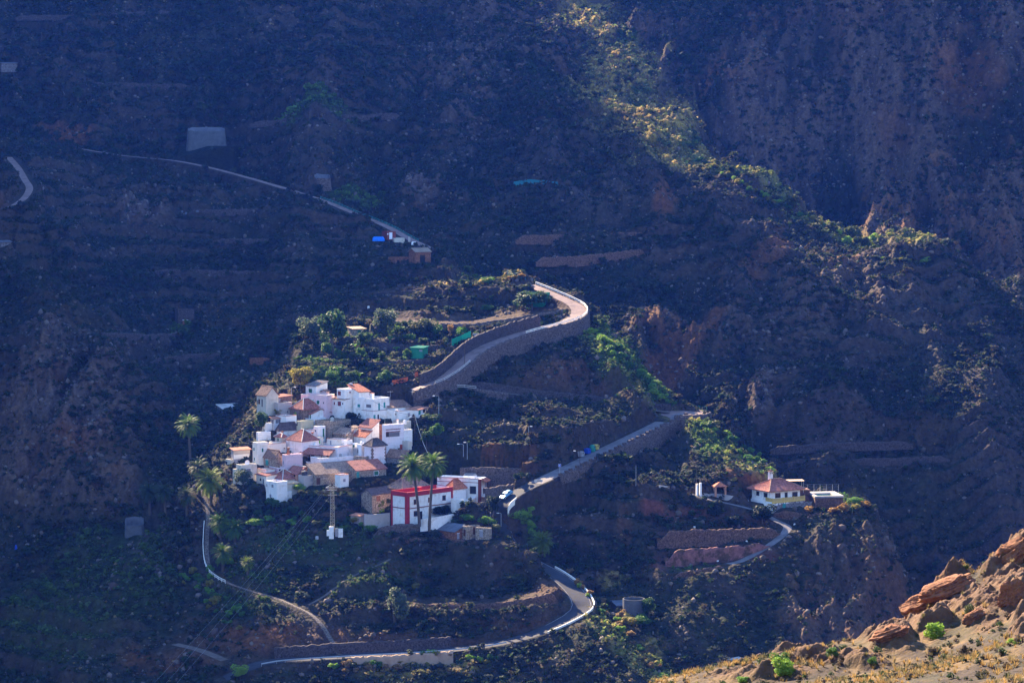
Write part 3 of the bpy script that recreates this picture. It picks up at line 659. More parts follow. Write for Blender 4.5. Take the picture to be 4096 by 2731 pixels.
# base colours of soils and plants, with sunlit and relief tones painted in
def C3(r, g, b): return np.array([r, g, b])
def mixc(base, c, w): return base * (1 - w[..., None]) + np.asarray(c) * w[..., None]
colr = np.ones(ZF.shape + (3,)) * C3(.058, .052, .040)
colr = mixc(colr, C3(.105, .082, .060), smooth(.45, .62, N2))
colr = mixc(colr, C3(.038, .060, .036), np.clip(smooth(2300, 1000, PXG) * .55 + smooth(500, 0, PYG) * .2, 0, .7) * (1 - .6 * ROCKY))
colr = mixc(colr, C3(.045, .060, .026), smooth(.44, .56, fbm(GX, GY, 26, 5, .6, 9)) * .85)
colr = mixc(colr, C3(.030, .048, .018), smooth(.50, .6, fbm(GX, GY, 5, 4, .6, 10)) * .7)
rock = smooth(.55, .95, SLOPE * (.75 + .5 * N2)) * (.35 + .65 * ROCKY)
colr = mixc(colr, C3(.17, .115, .085), rock * .8)
colr = mixc(colr, C3(.24, .12, .07), rock * smooth(.5, .65, NB) * .7)
gl = np.clip(FARM_, 0, 1); colr = mixc(colr, C3(.13, .10, .085), gl * smooth(.62, .78, GULLY) * .6 * (.5 + N2)); colr = mixc(colr, C3(.020, .030, .017), gl * smooth(.56, .40, GULLY) * .75)  # gully shade painted into the colour: dark scrubby beds, paler ribs
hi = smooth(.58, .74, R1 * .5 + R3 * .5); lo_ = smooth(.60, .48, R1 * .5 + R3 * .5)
colr = mixc(colr, C3(.26, .17, .12), ROCKY * hi * .8); colr = mixc(colr, C3(.022, .030, .016), ROCKY * lo_ * .8)  # relief painted in: pale high rock, dark scrubby crevices
colr = mixc(colr, C3(.36, .17, .08), ROCKY * smooth(.66, .78, R2) * smooth(.5, .62, N1) * .8)
colr = mixc(colr, C3(.14, .10, .075), RISER * .6)
RUST = blobs([(2730,1290,110,80,1),(2640,1390,90,90,1),(2830,1230,90,50,.9),(3120,1010,60,90,.8),(3040,1080,50,60,.6),(2580,1420,70,60,.8),(2650,860,50,80,.9),(2680,820,40,50,.7),
              (1980,1835,70,45,1),(2110,1860,55,60,.9),(2050,1850,60,30,.8),(1000,2560,260,70,1),(1250,2560,170,55,1),(1700,2560,300,38,1),(2050,2490,160,30,.8),(620,2650,160,50,.7),(800,2620,120,50,.8),
              (3030,1900,90,70,1),(2920,1900,40,25,.8),(270,535,110,40,1),(200,560,80,20,.8),(950,640,60,30,.7),(2500,2120,30,60,.5),(2300,1500,190,60,.55),(2450,1560,120,40,.6),(2150,1520,90,40,.5),
              (3560,2460,100,220,.6),(3480,2350,120,160,.5),(3560,560,100,90,.5),(3850,250,160,150,.6),(20,830,40,40,.7),(2300,2050,50,40,.5),(2200,2350,60,40,.5),(300,1740,120,90,.7),(3380,1080,70,60,.5)])
colr = mixc(colr, C3(.30, .125, .055), RUST * (.55 + .45 * smooth(.35, .6, N2)))
PINK = blobs([(2620,2060,70,50,1),(2700,2075,90,30,.8),(2850,2140,260,20,.7),(2900,2225,260,28,1),(3000,2200,120,25,1),(2640,2260,40,35,.9),(2780,2055,80,25,.7),(2950,2080,160,30,.5)])
colr = mixc(colr, C3(.33, .115, .085), PINK * .85)
GOLD_SUN = blobs([(2470,330,210,190,.85),(2620,520,180,150,.9),(2350,60,140,90,.9),(2770,640,110,60,.8),(2480,330,130,150,.7),(2600,480,120,120,.9),(2680,620,100,80,.8),(2420,130,60,60,.7),(2350,20,90,40,.9),(2560,230,80,60,.6),(2450,420,60,60,.8),(2650,250,60,30,.8),
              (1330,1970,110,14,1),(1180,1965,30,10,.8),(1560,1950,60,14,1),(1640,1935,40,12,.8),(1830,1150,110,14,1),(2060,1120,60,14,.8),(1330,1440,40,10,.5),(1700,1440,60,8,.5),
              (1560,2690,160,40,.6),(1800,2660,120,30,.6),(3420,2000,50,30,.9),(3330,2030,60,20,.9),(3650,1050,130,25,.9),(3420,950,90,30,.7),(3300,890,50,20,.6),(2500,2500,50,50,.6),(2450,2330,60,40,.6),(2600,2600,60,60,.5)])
colr = mixc(colr, C3(.62, .44, .10), GOLD_SUN * (.4 + .6 * smooth(.4, .6, N3)))  # dry grass gold, brightened to carry the sun on the ridges
def along(lst, n=9):
    out = []
    for a, b in zip(lst[:-1], lst[1:]): out += [(a[0] + (b[0] - a[0]) * i / n, a[1] + (b[1] - a[1]) * i / n) for i in range(n)]
    return out
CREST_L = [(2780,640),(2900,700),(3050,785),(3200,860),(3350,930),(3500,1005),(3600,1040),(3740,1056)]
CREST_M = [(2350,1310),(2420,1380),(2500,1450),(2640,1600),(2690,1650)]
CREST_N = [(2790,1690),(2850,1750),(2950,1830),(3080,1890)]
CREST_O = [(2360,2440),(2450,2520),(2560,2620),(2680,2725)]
SUN_BANDM = blobs([(x, y + 12, 36, 18, .85) for x, y in along(CREST_L) ] + [(x, y + 18, 55, 40, 1) for x, y in along(CREST_M) + along(CREST_N) + along(CREST_O)])
colr = mixc(colr, C3(.36, .36, .10), SUN_BANDM * smooth(.35, .6, N3) * .9); colr = mixc(colr, C3(.40, .28, .11), SUN_BANDM * smooth(.5, .62, CLx) * .7)  # crest bands coloured pale to stand in for sun on the brow
GREEN = blobs([(1400,1445,260,18,1),(1500,1345,300,14,.9),(1330,1530,170,20,1),(1200,2180,330,90,.75),(980,2360,200,130,.7),(1500,2300,260,90,.5),(2480,1430,120,160,.9),(2620,1540,60,90,.9),(2850,1760,90,90,.8),(2130,1250,30,30,.5),(1200,470,240,20,1),(1400,760,130,30,1),(1650,1330,400,10,.5),(1500,1450,220,14,.8),(1280,1500,120,25,.9),
               (2560,410,90,60,.7),(2500,180,60,70,.6),(2750,590,50,50,.6),(2130,2150,50,60,.9),(2110,2060,90,60,.7),(2800,2275,150,16,.9),(720,1310,60,30,.8),(3640,1040,90,14,.8),
               (3350,2110,160,10,.3),(1000,2200,160,60,.4),(1900,1120,90,8,.8),(1560,1350,0.1,.1,0),(950,2400,160,80,.35),(500,2250,240,200,.45),(250,2500,260,180,.5),(1300,2200,200,60,.3)])
colr = mixc(colr, C3(.070, .115, .026), GREEN * (.5 + .5 * smooth(.35, .6, N3)))
SCREE = blobs([(950,2130,90,60,.7),(640,2200,120,130,.6),(820,2380,70,80,.7),(1100,2100,120,50,.6),(3060,1560,60,110,.8),(2000,450,300,200,.4),(1900,200,250,200,.4),(300,1600,260,260,.4),(1680,720,80,60,.9),(560,830,110,50,.7)])
colr = mixc(colr, C3(.20, .155, .15), SCREE * smooth(.4, .62, N3) * .9)
colr = mixc(colr, C3(.17, .11, .075), np.clip(FIELD, 0, 1) * .85)
colr = mixc(colr, C3(.14, .10, .075), np.clip(STONE, 0, 1) * (1 - np.clip(FIELD, 0, 1)) * .6)
colr *= (.72 + .56 * N3)[..., None] * (.85 + .3 * N2)[..., None]
colr *= .42
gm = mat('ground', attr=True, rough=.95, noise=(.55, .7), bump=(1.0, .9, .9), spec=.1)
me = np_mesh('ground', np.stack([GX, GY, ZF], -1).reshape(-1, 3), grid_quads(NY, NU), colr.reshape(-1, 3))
tag(link('hillside', me, gm), kind='structure')

# wide surroundings: the valley below, our own slope, and an unseen skyline shaped for its shadows
SKY_S = [150, 260, 282, 286, 300, 308, 330, 400, 440, 465, 478, 500, 506, 520, 558, 566, 574, 585, 593, 602, 622, 640, 655, 668, 720, 900]
SKY_H = [448, 378, 340, 306, 302, 304, 306, 307, 306, 300, 299, 300, 330, 335, 335, 300, 292, 284, 272, 260, 245, 235, 235, 360, 400, 430]  # unseen ridge heights, set to shade the slopes and leave village and streak lit
xs = np.concatenate([np.arange(-2200, -700, 60), np.arange(-700, 420, 9), np.arange(420, 1700, 60)])
yc = np.concatenate([np.arange(-400, 500, 30), np.arange(500, 1250, 16), np.arange(1250, 1640, 6), np.arange(1640, 2900, 60)])
WX, WY = np.meshgrid(xs.astype(float), yc.astype(float))
near = np.clip(WY, 620, 1285); qx = np.clip(WX, -.28 * near, .30 * near)
wz, _ = base_height(qx, near)
S_ = WX * math.cos(SUN_AZ) + WY * math.sin(SUN_AZ); T_ = -WX * math.sin(SUN_AZ) + WY * math.cos(SUN_AZ)
sky_h = np.interp(S_, SKY_S, SKY_H)
side = np.maximum(0, np.abs(WX - qx))
wz = wz + side * .15 * (WX < 0) + side * .3 * (WX > 0)
tanE = math.tan(SUN_EL)
# flank of the unseen shade ridge, kept under the sun line of its own crest
flank = sky_h - np.abs(1400 - T_) * (tanE + .09)
shade_ridge = np.where(T_ < 1400, flank, sky_h - (T_ - 1400) * .12)
beyond = smooth(1288, 1330, WY) + (1 - smooth(-.33, -.27, WX / np.maximum(WY, 1))) * (WY > 500)
wz = np.where(T_ > 760, np.maximum(wz * (1 - np.clip(beyond, 0, 1)) + np.minimum(wz, shade_ridge) * np.clip(beyond, 0, 1), np.where(beyond > 0, shade_ridge, -999)), wz)
valley = -215 + 40 * np.abs(WX + 60) / 300 + np.clip(620 - WY, 0, 620) * .0
wz = np.where(WY < 620, wz * smooth(480, 640, WY) + valley * (1 - smooth(480, 640, WY)), wz)
own = -2.2 - np.maximum(0, WY) * .36 - np.maximum(0, -WX) * .12 + np.maximum(0, -WY) * .3 + np.maximum(0, WX) * .1
wz = np.where(WY < 420, np.maximum(wz, own), wz)
fgz = (WX > -20) & (WX < 90) & (WY > 60) & (WY < 260)
wz = np.where(fgz, np.minimum(wz, -WY * .24 - 14), wz)
wz += (fbm(WX, WY, 90, 4, .5, 11) - .5) * 10 * (WY < 1200) * (WY > 30)
inside = (WY > Y0 + 6) & (WY < Y1 - 6) & (WX / np.maximum(WY, 1) < U1 - .006) & (WX / np.maximum(WY, 1) > U0 + .006)
wz = np.where(inside, wz - 22, wz)
wm = mat('far_ground', (.10, .075, .055), .95, noise=(.4, .05), mix2=((.05, .06, .03), .02, .45, .6), coords='Object')
tag(link('valley_and_shade_ridge', np_mesh('valley_and_shade_ridge', np.stack([WX, WY, wz], -1).reshape(-1, 3), grid_quads(*WX.shape)), wm), kind='structure')
# ------------------------------------------------------------------ mesh bits
class MB:
    def __init__(s): s.v = []; s.f = []
    def box(s, x0, y0, z0, x1, y1, z1):
        n = len(s.v); s.v += [(x, y, z) for z in (z0, z1) for y in (y0, y1) for x in (x0, x1)]
        s.f += [tuple(n + i for i in q) for q in ((0, 2, 3, 1), (4, 5, 7, 6), (0, 1, 5, 4), (2, 6, 7, 3), (0, 4, 6, 2), (1, 3, 7, 5))]
        return s
    def quad(s, *p):
        n = len(s.v); s.v += [tuple(q) for q in p]; s.f.append(tuple(range(n, n + len(p)))); return s
    def tube(s, pts, rads, n=6, cap=True):
        base = len(s.v); k = len(pts)
        for i, (p, r) in enumerate(zip(pts, rads)):
            p = Vector(p); d = (Vector(pts[min(i + 1, k - 1)]) - Vector(pts[max(i - 1, 0)])).normalized()
            u = d.cross(Vector((0, 0, 1)) if abs(d.z) < .9 else Vector((1, 0, 0))).normalized(); w = d.cross(u)
            for j in range(n):
                t = 2 * PI * j / n; s.v.append(tuple(p + (u * math.cos(t) + w * math.sin(t)) * r))
        for i in range(k - 1):
            for j in range(n):
                a = base + i * n + j; b = base + i * n + (j + 1) % n; s.f.append((a, b, b + n, a + n))
        if cap:
            s.f.append(tuple(base + j for j in range(n))[::-1]); s.f.append(tuple(base + (k - 1) * n + j for j in range(n)))
        return s
    def mesh(s, name):
        me = bpy.data.meshes.new(name); me.from_pydata(s.v, [], s.f); me.update(); return me
    def build(s, name, m, parent=None, loc=None, rz=0):
        return link(name, s.mesh(name), mat_(m), parent, loc, rz)
PAL = {
 'white_wall': (.90,.86,.81), 'cream_white': (.84,.77,.67), 'cream_wall': (.62,.56,.46), 'yellow_wall': (.62,.54,.34), 'pink_wall': (.74,.54,.56), 'lilac_wall': (.86,.78,.78),
 'grey_plaster': (.46,.41,.38), 'brown_stone': (.24,.16,.12), 'tan_stone': (.36,.28,.21), 'grey_stone': (.22,.19,.19), 'rust_stone': (.26,.11,.06), 'rust_wall': (.50,.25,.16),
 'terracotta': (.52,.22,.13), 'orange_tile': (.50,.16,.08), 'red_tile': (.38,.14,.10), 'brown_tile': (.26,.15,.10), 'old_tile': (.34,.22,.15), 'dark_tile': (.11,.085,.08), 'grey_tile': (.22,.18,.17),
 'grey_roof': (.40,.36,.34), 'cream_roof': (.66,.60,.52), 'white_roof': (.76,.74,.72), 'pale_roof': (.60,.52,.48), 'brown_roof': (.34,.22,.18), 'slate_roof': (.13,.14,.17), 'dirt_roof': (.28,.21,.15),
 'tin_roof': (.55,.52,.48), 'peach_sheet': (.72,.50,.30), 'blue_tarp': (.04,.10,.40), 'pale_frame': (.58,.58,.60),
 'green_paint': (.02,.13,.07), 'teal_paint': (.03,.26,.24), 'lime_paint': (.16,.35,.04), 'red_paint': (.42,.07,.03), 'maroon_paint': (.20,.04,.03), 'grey_paint': (.30,.29,.31), 'brown_wood': (.09,.035,.02),
 'moss_green': (.18,.26,.05), 'crimson': (.40,.025,.035), 'yellow_paint': (.70,.48,.12), 'white_paint': (.85,.85,.86), 'concrete': (.36,.33,.32), 'rusty': (.30,.12,.06),
 'road_asphalt': (.036,.037,.045), 'road_concrete': (.17,.15,.15), 'road_pink': (.23,.155,.135), 'path_dirt': (.13,.10,.08), 'path_stone': (.17,.135,.11),
 'masonry': (.13,.095,.082), 'masonry_red': (.15,.082,.056), 'masonry_dark': (.075,.056,.052), 'plaster_tan': (.42,.28,.19), 'pink_plaster': (.24,.10,.085),
 'concrete_old': (.095,.10,.11), 'metal': (.42,.44,.46), 'dark_metal': (.06,.06,.07), 'pylon_metal': (.40,.36,.28), 'rail': (.62,.58,.52), 'rail_white': (.85,.80,.70), 'trunk': (.10,.075,.055), 'wood_pole': (.09,.065,.05),
 'blue_plastic': (.015,.07,.45), 'green_plastic': (.02,.22,.16), 'yellow_plastic': (.55,.42,.10), 'car_paint': (.12,.30,.50), 'rubber': (.02,.02,.02), 'tarp': (.02,.22,.85),
 'green_shed': (.02,.24,.13), 'green_net': (.02,.38,.20), 'orange_net': (.60,.12,.04), 'teal_net': (.03,.22,.26), 'pale_stone': (.42,.38,.36),
}
def mat_(n):
    if not isinstance(n, str): return n
    if n in MATS: return MATS[n]
    if n == 'dark_glass': return mat(n, (.02,.022,.03), .15, spec=.5)
    if n == 'grey_glass': return mat(n, (.16,.16,.18), .25, spec=.5)
    c = PAL[n]
    if 'tile' in n: return mat(n, c, .9, noise=(.55, 2.2), mix2=(tuple(x * .45 for x in c), .9, .5, .68), bump=(.5, 6, .04))
    if 'stone' in n or 'masonry' in n: return mat(n, c, .95, noise=(.75, 1.9), mix2=(tuple(x * .35 for x in c), 2.6, .48, .62), bump=(.9, 2.2, .12))
    if n == 'pink_plaster': return mat(n, c, .95, noise=(.5, .8), mix2=((.09,.05,.03), .35, .47, .58), bump=(.6, 2, .1))
    if n.endswith('wall') or n == 'cream_white' or 'plaster' in n: return mat(n, c, .9, noise=(.10, .5), mix2=(tuple(x * v_ for x, v_ in zip(c, (.62,.56,.48))), .55, .50, .78), bump=(.3, 3, .02))
    if n in ('car_paint',): return mat(n, c, .3, metal=.4, spec=.5)
    if 'roof' in n or 'road' in n or 'path' in n or n in ('terracotta', 'concrete', 'concrete_old', 'peach_sheet'): return mat(n, c, .9, noise=(.28, .6), mix2=(tuple(x * .6 for x in c), .25, .5, .7), bump=(.3, 3, .02))
    if 'paint' in n or 'plastic' in n: return mat(n, c, .5, noise=(.12, 2))
    if 'metal' in n: return mat(n, c, .5, noise=(.15, 3), metal=.5)
    return mat(n, c, .8, noise=(.2, 2))

def tile_facet(mb, e0, e1, t0, t1, step=.42, bump=.07):
    """roof slope from eave e0-e1 up to t0-t1, laid in raised rows of tiles"""
    e0, e1, t0, t1 = map(Vector, (e0, e1, t0, t1)); n = max(2, int((e1 - e0).length / step))
    nor = (e1 - e0).cross(((t0 + t1) / 2) - e0).normalized() * bump
    if nor.z < 0: nor = -nor
    prev = None
    for i in range(2 * n + 1):
        t = i / (2 * n); o = nor if i % 2 else Vector((0, 0, 0))
        a = e0.lerp(e1, t) + o; b = t0.lerp(t1, t) + o
        if prev: mb.quad(prev[0], a, b, prev[1])
        prev = (a, b)
def roof_mesh(kind, Lr, Ll, h, rise, o=.35, th=.16):
    mb = MB(); x0, x1, y0, y1 = -o, Lr + o, -o, Ll + o
    A, B, C_, D_ = (x0, y0, h), (x1, y0, h), (x1, y1, h), (x0, y1, h)
    z1 = h + rise
    def skirt(*pts):
        n = len(pts)
        for i in range(n):
            a = Vector(pts[i]); b = Vector(pts[(i + 1) % n]); mb.quad(a - Vector((0, 0, th)), b - Vector((0, 0, th)), b, a)
        mb.quad(*[Vector(p) - Vector((0, 0, th)) for p in pts][::-1])
    if kind == 'hip':
        if Lr >= Ll: q = Ll / 2; R0, R1 = (q * .9, Ll / 2, z1), (max(Lr - q * .9, q * .9 + .05), Ll / 2, z1)
        else: q = Lr / 2; R0, R1 = (Lr / 2, q * .9, z1), (Lr / 2, max(Ll - q * .9, q * .9 + .05), z1)
        skirt(A, B, C_, D_)
        if Lr >= Ll:
            tile_facet(mb, A, B, R0, R1); tile_facet(mb, B, C_, R1, R1); tile_facet(mb, C_, D_, R1, R0); tile_facet(mb, D_, A, R0, R0)
            hips = [(A, R0), (B, R1), (C_, R1), (D_, R0), (R0, R1)]
        else:
            tile_facet(mb, A, B, R0, R0); tile_facet(mb, B, C_, R0, R1); tile_facet(mb, C_, D_, R1, R1); tile_facet(mb, D_, A, R1, R0)
            hips = [(A, R0), (B, R0), (C_, R1), (D_, R1), (R0, R1)]
        return mb, hips
    if kind in ('gR', 'gL'):
        if kind == 'gR':   # ridge runs along y, gable ends on y faces
            R0, R1 = (Lr / 2, y0, z1), (Lr / 2, y1, z1)
            tile_facet(mb, D_, A, R1, R0); tile_facet(mb, B, C_, R0, R1)
            for e, t in (((A, D_), (R0, R1)), ((B, C_), (R0, R1))):
                mb.quad(*[Vector(p) - Vector((0, 0, th)) for p in (e[0], t[0], t[1], e[1])])
            for a, b in ((A, R0), (B, R0), (D_, R1), (C_, R1), (A, D_), (B, C_)):
                mb.quad(Vector(a) - Vector((0, 0, th)), Vector(b) - Vector((0, 0, th)), b, a)
        else:
            R0, R1 = (x0, Ll / 2, z1), (x1, Ll / 2, z1)
            tile_facet(mb, A, B, R0, R1); tile_facet(mb, C_, D_, R1, R0)
            for e, t in (((A, B), (R0, R1)), ((D_, C_), (R0, R1))):
                mb.quad(*[Vector(p) - Vector((0, 0, th)) for p in (e[0], t[0], t[1], e[1])])
            for a, b in ((A, R0), (D_, R0), (B, R1), (C_, R1), (A, B), (D_, C_)):
                mb.quad(Vector(a) - Vector((0, 0, th)), Vector(b) - Vector((0, 0, th)), b, a)
        return mb, [(R0, R1)]
    if kind == 'mR':
        C2, D2 = (x1, y1, z1), (x0, y1, z1); tile_facet(mb, A, B, D2, C2); P4 = (A, B, C2, D2)
    else:
        B2, C2 = (x1, y0, z1), (x1, y1, z1); tile_facet(mb, D_, A, C2, B2); P4 = (A, B2, C2, D_)
    for i in range(4):
        a, b = Vector(P4[i]), Vector(P4[(i + 1) % 4]); dz = Vector((0, 0, th)); mb.quad(a - dz, b - dz, b, a)
    mb.quad(*[Vector(p) - Vector((0, 0, th)) for p in P4][::-1])
    return mb, []
def wall_mesh(kind, Lr, Ll, h, rise, dig=3.0, par=.45, pt=.24):
    mb = MB(); z0 = -dig
    def prism(zs):
        c = [(0, 0), (Lr, 0), (Lr, Ll), (0, Ll)]
        for i in range(4):
            j = (i + 1) % 4; mb.quad((*c[i], z0), (*c[j], z0), (*c[j], zs[j]), (*c[i], zs[i]))
    if kind == 'flat':
        prism([h] * 4)
        o = [(0, 0), (Lr, 0), (Lr, Ll), (0, Ll)]; q = [(pt, pt), (Lr - pt, pt), (Lr - pt, Ll - pt), (pt, Ll - pt)]
        for i in range(4):
            j = (i + 1) % 4
            mb.quad((*o[i], h), (*o[j], h), (*q[j], h), (*q[i], h)); mb.quad((*q[i], h), (*q[j], h), (*q[j], h - par - .1), (*q[i], h - par - .1))
    elif kind == 'hip': prism([h - .1] * 4)
    elif kind == 'mR': prism([h - .1, h - .1, h + rise * .93 - .1, h + rise * .93 - .1])
    elif kind == 'mL': prism([h - .1, h + rise * .93 - .1, h + rise * .93 - .1, h - .1])
    elif kind == 'gR':
        prism([h - .1] * 4)
        for y in (0, Ll): mb.quad((0, y, h - .1), (Lr, y, h - .1), (Lr / 2, y, h + rise * .93 - .1))
    elif kind == 'gL':
        prism([h - .1] * 4)
        for x in (0, Lr): mb.quad((x, 0, h - .1), (x, Ll, h - .1), (x, Ll / 2, h + rise * .93 - .1))
    return mb
def face_uv(q, face, x, y):
    """where a photo pixel falls on the right or left wall of a house: distance along it and height"""
    px, py = Z(q['z'], x, y); rr = ray(px, py); n = q['l'] if face == 'R' else q['r']
    t = q['c'].dot(n) / rr.dot(n); p = rr * t - q['c']
    return p.dot(q['r'] if face == 'R' else q['l']), p.z
def opening(root, q, o, frame='white_paint'):
    face, x0, y0, x1, y1, kind, m = o; k = ZONES[q['z']][2]
    u, z = face_uv(q, face, (x0 + x1) / 2, (y0 + y1) / 2)
    c = math.cos(q['a']) if face == 'R' else math.sin(q['a'])
    w = abs(x1 - x0) / k / (q['s'] * c); hh = abs(y1 - y0) / k / q['s']
    L = q['Lr'] if face == 'R' else q['Ll']
    w = min(w, L * .95); u = min(max(u, w / 2 + .05), L - w / 2 - .05)
    z0, z1 = z - hh / 2, z + hh / 2
    if kind == 'd': z0 = min(z0, z1 - 1.6)
    def slab(mb, a, b, c0, d, t0, t1):
        if face == 'R': mb.box(a, -t1, c0, b, -t0, d)
        else: mb.box(-t1, a, c0, -t0, b, d)
    if kind in ('w', 's'):
        f = .09; mb = MB()
        slab(mb, u - w / 2 - f, u + w / 2 + f, z1, z1 + f, -.02, .07); slab(mb, u - w / 2 - f, u + w / 2 + f, z0 - f, z0, -.02, .10)
        slab(mb, u - w / 2 - f, u - w / 2, z0, z1, -.02, .07); slab(mb, u + w / 2, u + w / 2 + f, z0, z1, -.02, .07)
        wo = mb.build('window', frame, root)
        mb = MB(); slab(mb, u - w / 2, u + w / 2, z0, z1, -.02, .035)
        mb.build('shutter' if kind == 's' else 'pane', m, wo)
    elif kind == 'd':
        mb = MB(); slab(mb, u - w / 2, u + w / 2, z0, z1, -.02, .04); d = mb.build('door', m, root)
        if w > .8:
            mb = MB(); slab(mb, u - w / 2 - .08, u + w / 2 + .08, z1, z1 + .1, -.02, .08); mb.build('lintel', frame, d)
    else:
        mb = MB(); slab(mb, u - w / 2, u + w / 2, z0, z1, -.02, .03)
        mb.build({'white_wall': 'wall_patch', 'cream_wall': 'wall_patch', 'rust_stone': 'stone_patch', 'maroon_paint': 'tile_band'}.get(m, 'window'), m, root)
def make_house(h, q):
    z, label, cat, name, cx, yt, yb, wl, wr, yaw, wm, rk, rm, rise, ops = h
    root = empty(name, q['c'], q['a'], label, cat)
    wall_mesh(rk, q['Lr'], q['Ll'], q['h'], rise).build('wall', wm, root)
    if rk == 'flat':
        mb = MB(); mb.quad((.2, .2, q['h'] - .5), (q['Lr'] - .2, .2, q['h'] - .5), (q['Lr'] - .2, q['Ll'] - .2, q['h'] - .5), (.2, q['Ll'] - .2, q['h'] - .5))
        mb.build('roof', rm, root)
        if wm in ('white_wall', 'lilac_wall', 'pink_wall', 'cream_white') and min(q['Lr'], q['Ll']) > 2.5:   # coping of tiles
            mb = MB(); e = .07
            for a, b, c, d in ((-e, -e, q['Lr'] + e, .26), (-e, q['Ll'] - .26, q['Lr'] + e, q['Ll'] + e), (-e, .262, .26, q['Ll'] - .262), (q['Lr'] - .26, .262, q['Lr'] + e, q['Ll'] - .262)):
                mb.box(a, b, q['h'] + .003, c, d, q['h'] + .09)
            mb.build('coping', random.choice(['red_tile', 'white_paint', 'cream_roof', 'white_paint']), root)
    else:
        mb, hips = roof_mesh(rk, q['Lr'], q['Ll'], q['h'], rise); ro = mb.build('roof', rm, root)
        if hips:
            mb = MB()
            for a, b in hips: mb.tube([Vector(a) + Vector((0, 0, .05)), Vector(b) + Vector((0, 0, .05))], [.13, .13], 5)
            mb.build('ridge_tiles', 'cream_roof' if rm in ('red_tile',) else rm, ro)
    for o in ops: opening(root, q, o)
    return root
ROOTS = [make_house(h, q) for h, q in zip(HOUSES, HS)]
def by(label_part):
    for h, q, r in zip(HOUSES, HS, ROOTS):
        if label_part in h[1]: return h, q, r
    raise KeyError(label_part)
# quoins on the tower, chimneys, dishes and the like
h, q, r = by('white tower with brown quoins')
for (x, y) in ((0, 0), (q['Lr'], 0), (0, q['Ll'])):
    mb = MB(); z = 0; i = 0
    while z < q['h'] - .5:
        w = .62 if i % 2 else .34
        mb.box(x - (.04 if x == 0 else w), y - .04, z, x + (w if x == 0 else .04), y + (w if y == 0 else .04), z + .42); z += .47; i += 1
    mb.build('quoins', 'brown_stone', r)
def chimney(label_part, x, y, w=.6, hh=1.2, m='white_wall', cap='red_tile'):
    h, q, r = by(label_part); ro = [c for c in r.children if c.name.startswith('roof')][0]
    z = q['h'] - .6
    mb = MB(); mb.box(x, y, z, x + w, y + w, z + hh + .8)
    c = mb.build('chimney', m, ro)
    mb = MB(); mb.box(x - .1, y - .1, z + hh + .802, x + w + .1, y + w + .1, z + hh + .93); mb.build('chimney_cap', cap, c)
chimney('large white cube house', 3.2, 3.5, .9, 1.0)
chimney('pink house with brown chimney', 1.2, .8, .6, 1.6, 'rusty', 'brown_tile')
chimney('widest red hip roof', 6.5, 3.0, .5, 1.6, 'rusty')
chimney('highest in the village', 3.0, 1.0, .4, .6)
chimney('lilac three storey', 6.0, 3.0, .5, .6)
chimney('low red roof', 3.0, 2.5, .5, 1.2)
chimney('cream cottage', 1.5, 1.5, .4, 1.1, 'brown_stone')
def dish(loc, label, size=.5, yaw=.4):
    root = empty('satellite_dish', loc, yaw, label, 'satellite dish')
    mb = MB(); rings = 4; n = 12; vs = []
    for i in range(rings + 1):
        rr = size * i / rings
        for j in range(n):
            t = 2 * PI * j / n; mb.v.append((rr * math.cos(t), -.35 * size + .35 * size * (i / rings) ** 2 * -1 + .3, .9 + rr * math.sin(t)))
    for i in range(rings):
        for j in range(n): mb.f.append((i * n + j, i * n + (j + 1) % n, (i + 1) * n + (j + 1) % n, (i + 1) * n + j))
    mb.build('reflector', 'white_paint', root)
    mb = MB(); mb.tube([(0, .3, 0), (0, .25, .9)], [.04, .04], 6); mb.tube([(0, .1, .85), (0, -.45, .95)], [.02, .02], 5); mb.build('bracket', 'metal', root)
def roof_spot(lp, x, y):
    h, q, r = by(lp); return q['c'] + q['r'] * x + q['l'] * y + Vector((0, 0, q['h'] - .5))
dish(roof_spot('satellite dish on its terracotta', 4.5, 2.5) + Vector((0, 0, .5)), 'white satellite dish on the terracotta roof of the house with dark red shutters', .8)
dish(roof_spot('cream cube house', 3, 1.5), 'round wire dish on the roof of the cream cube house', .7)
# porch in front of the long white house
h, q, r = by('long white house with tile-edged')
Lw = q['Ll']
ph = empty('tiled_porch', q['c'], q['a'], 'maroon tiled porch roof on posts along the long white house', 'porch')
mb = MB(); y0_, y1_ = Lw * .05, Lw * .88; zt = q['h'] - .55
tile_facet(mb, (-3.2, y1_, zt - 1.5), (-3.2, y0_, zt - 1.5), (-.1, y1_, zt), (-.1, y0_, zt)); mb.quad((-3.2, y0_, zt - 1.62), (-3.2, y1_, zt - 1.62), (-.1, y1_, zt - .12), (-.1, y0_, zt - .12))
mb.build('roof', 'red_tile', ph)
for i in range(5):
    t = y0_ + (y1_ - y0_) * (.04 + i * .23); MB().tube([(-3.0, t, zt - 4.4), (-3.0, t, zt - 1.6)], [.07, .07], 6).build('post', 'brown_wood', ph)
MB().box(-3.3, y0_, zt - 5.2, -3.1, y1_ * .8, zt - 3.6).build('parapet', 'lilac_wall', ph)
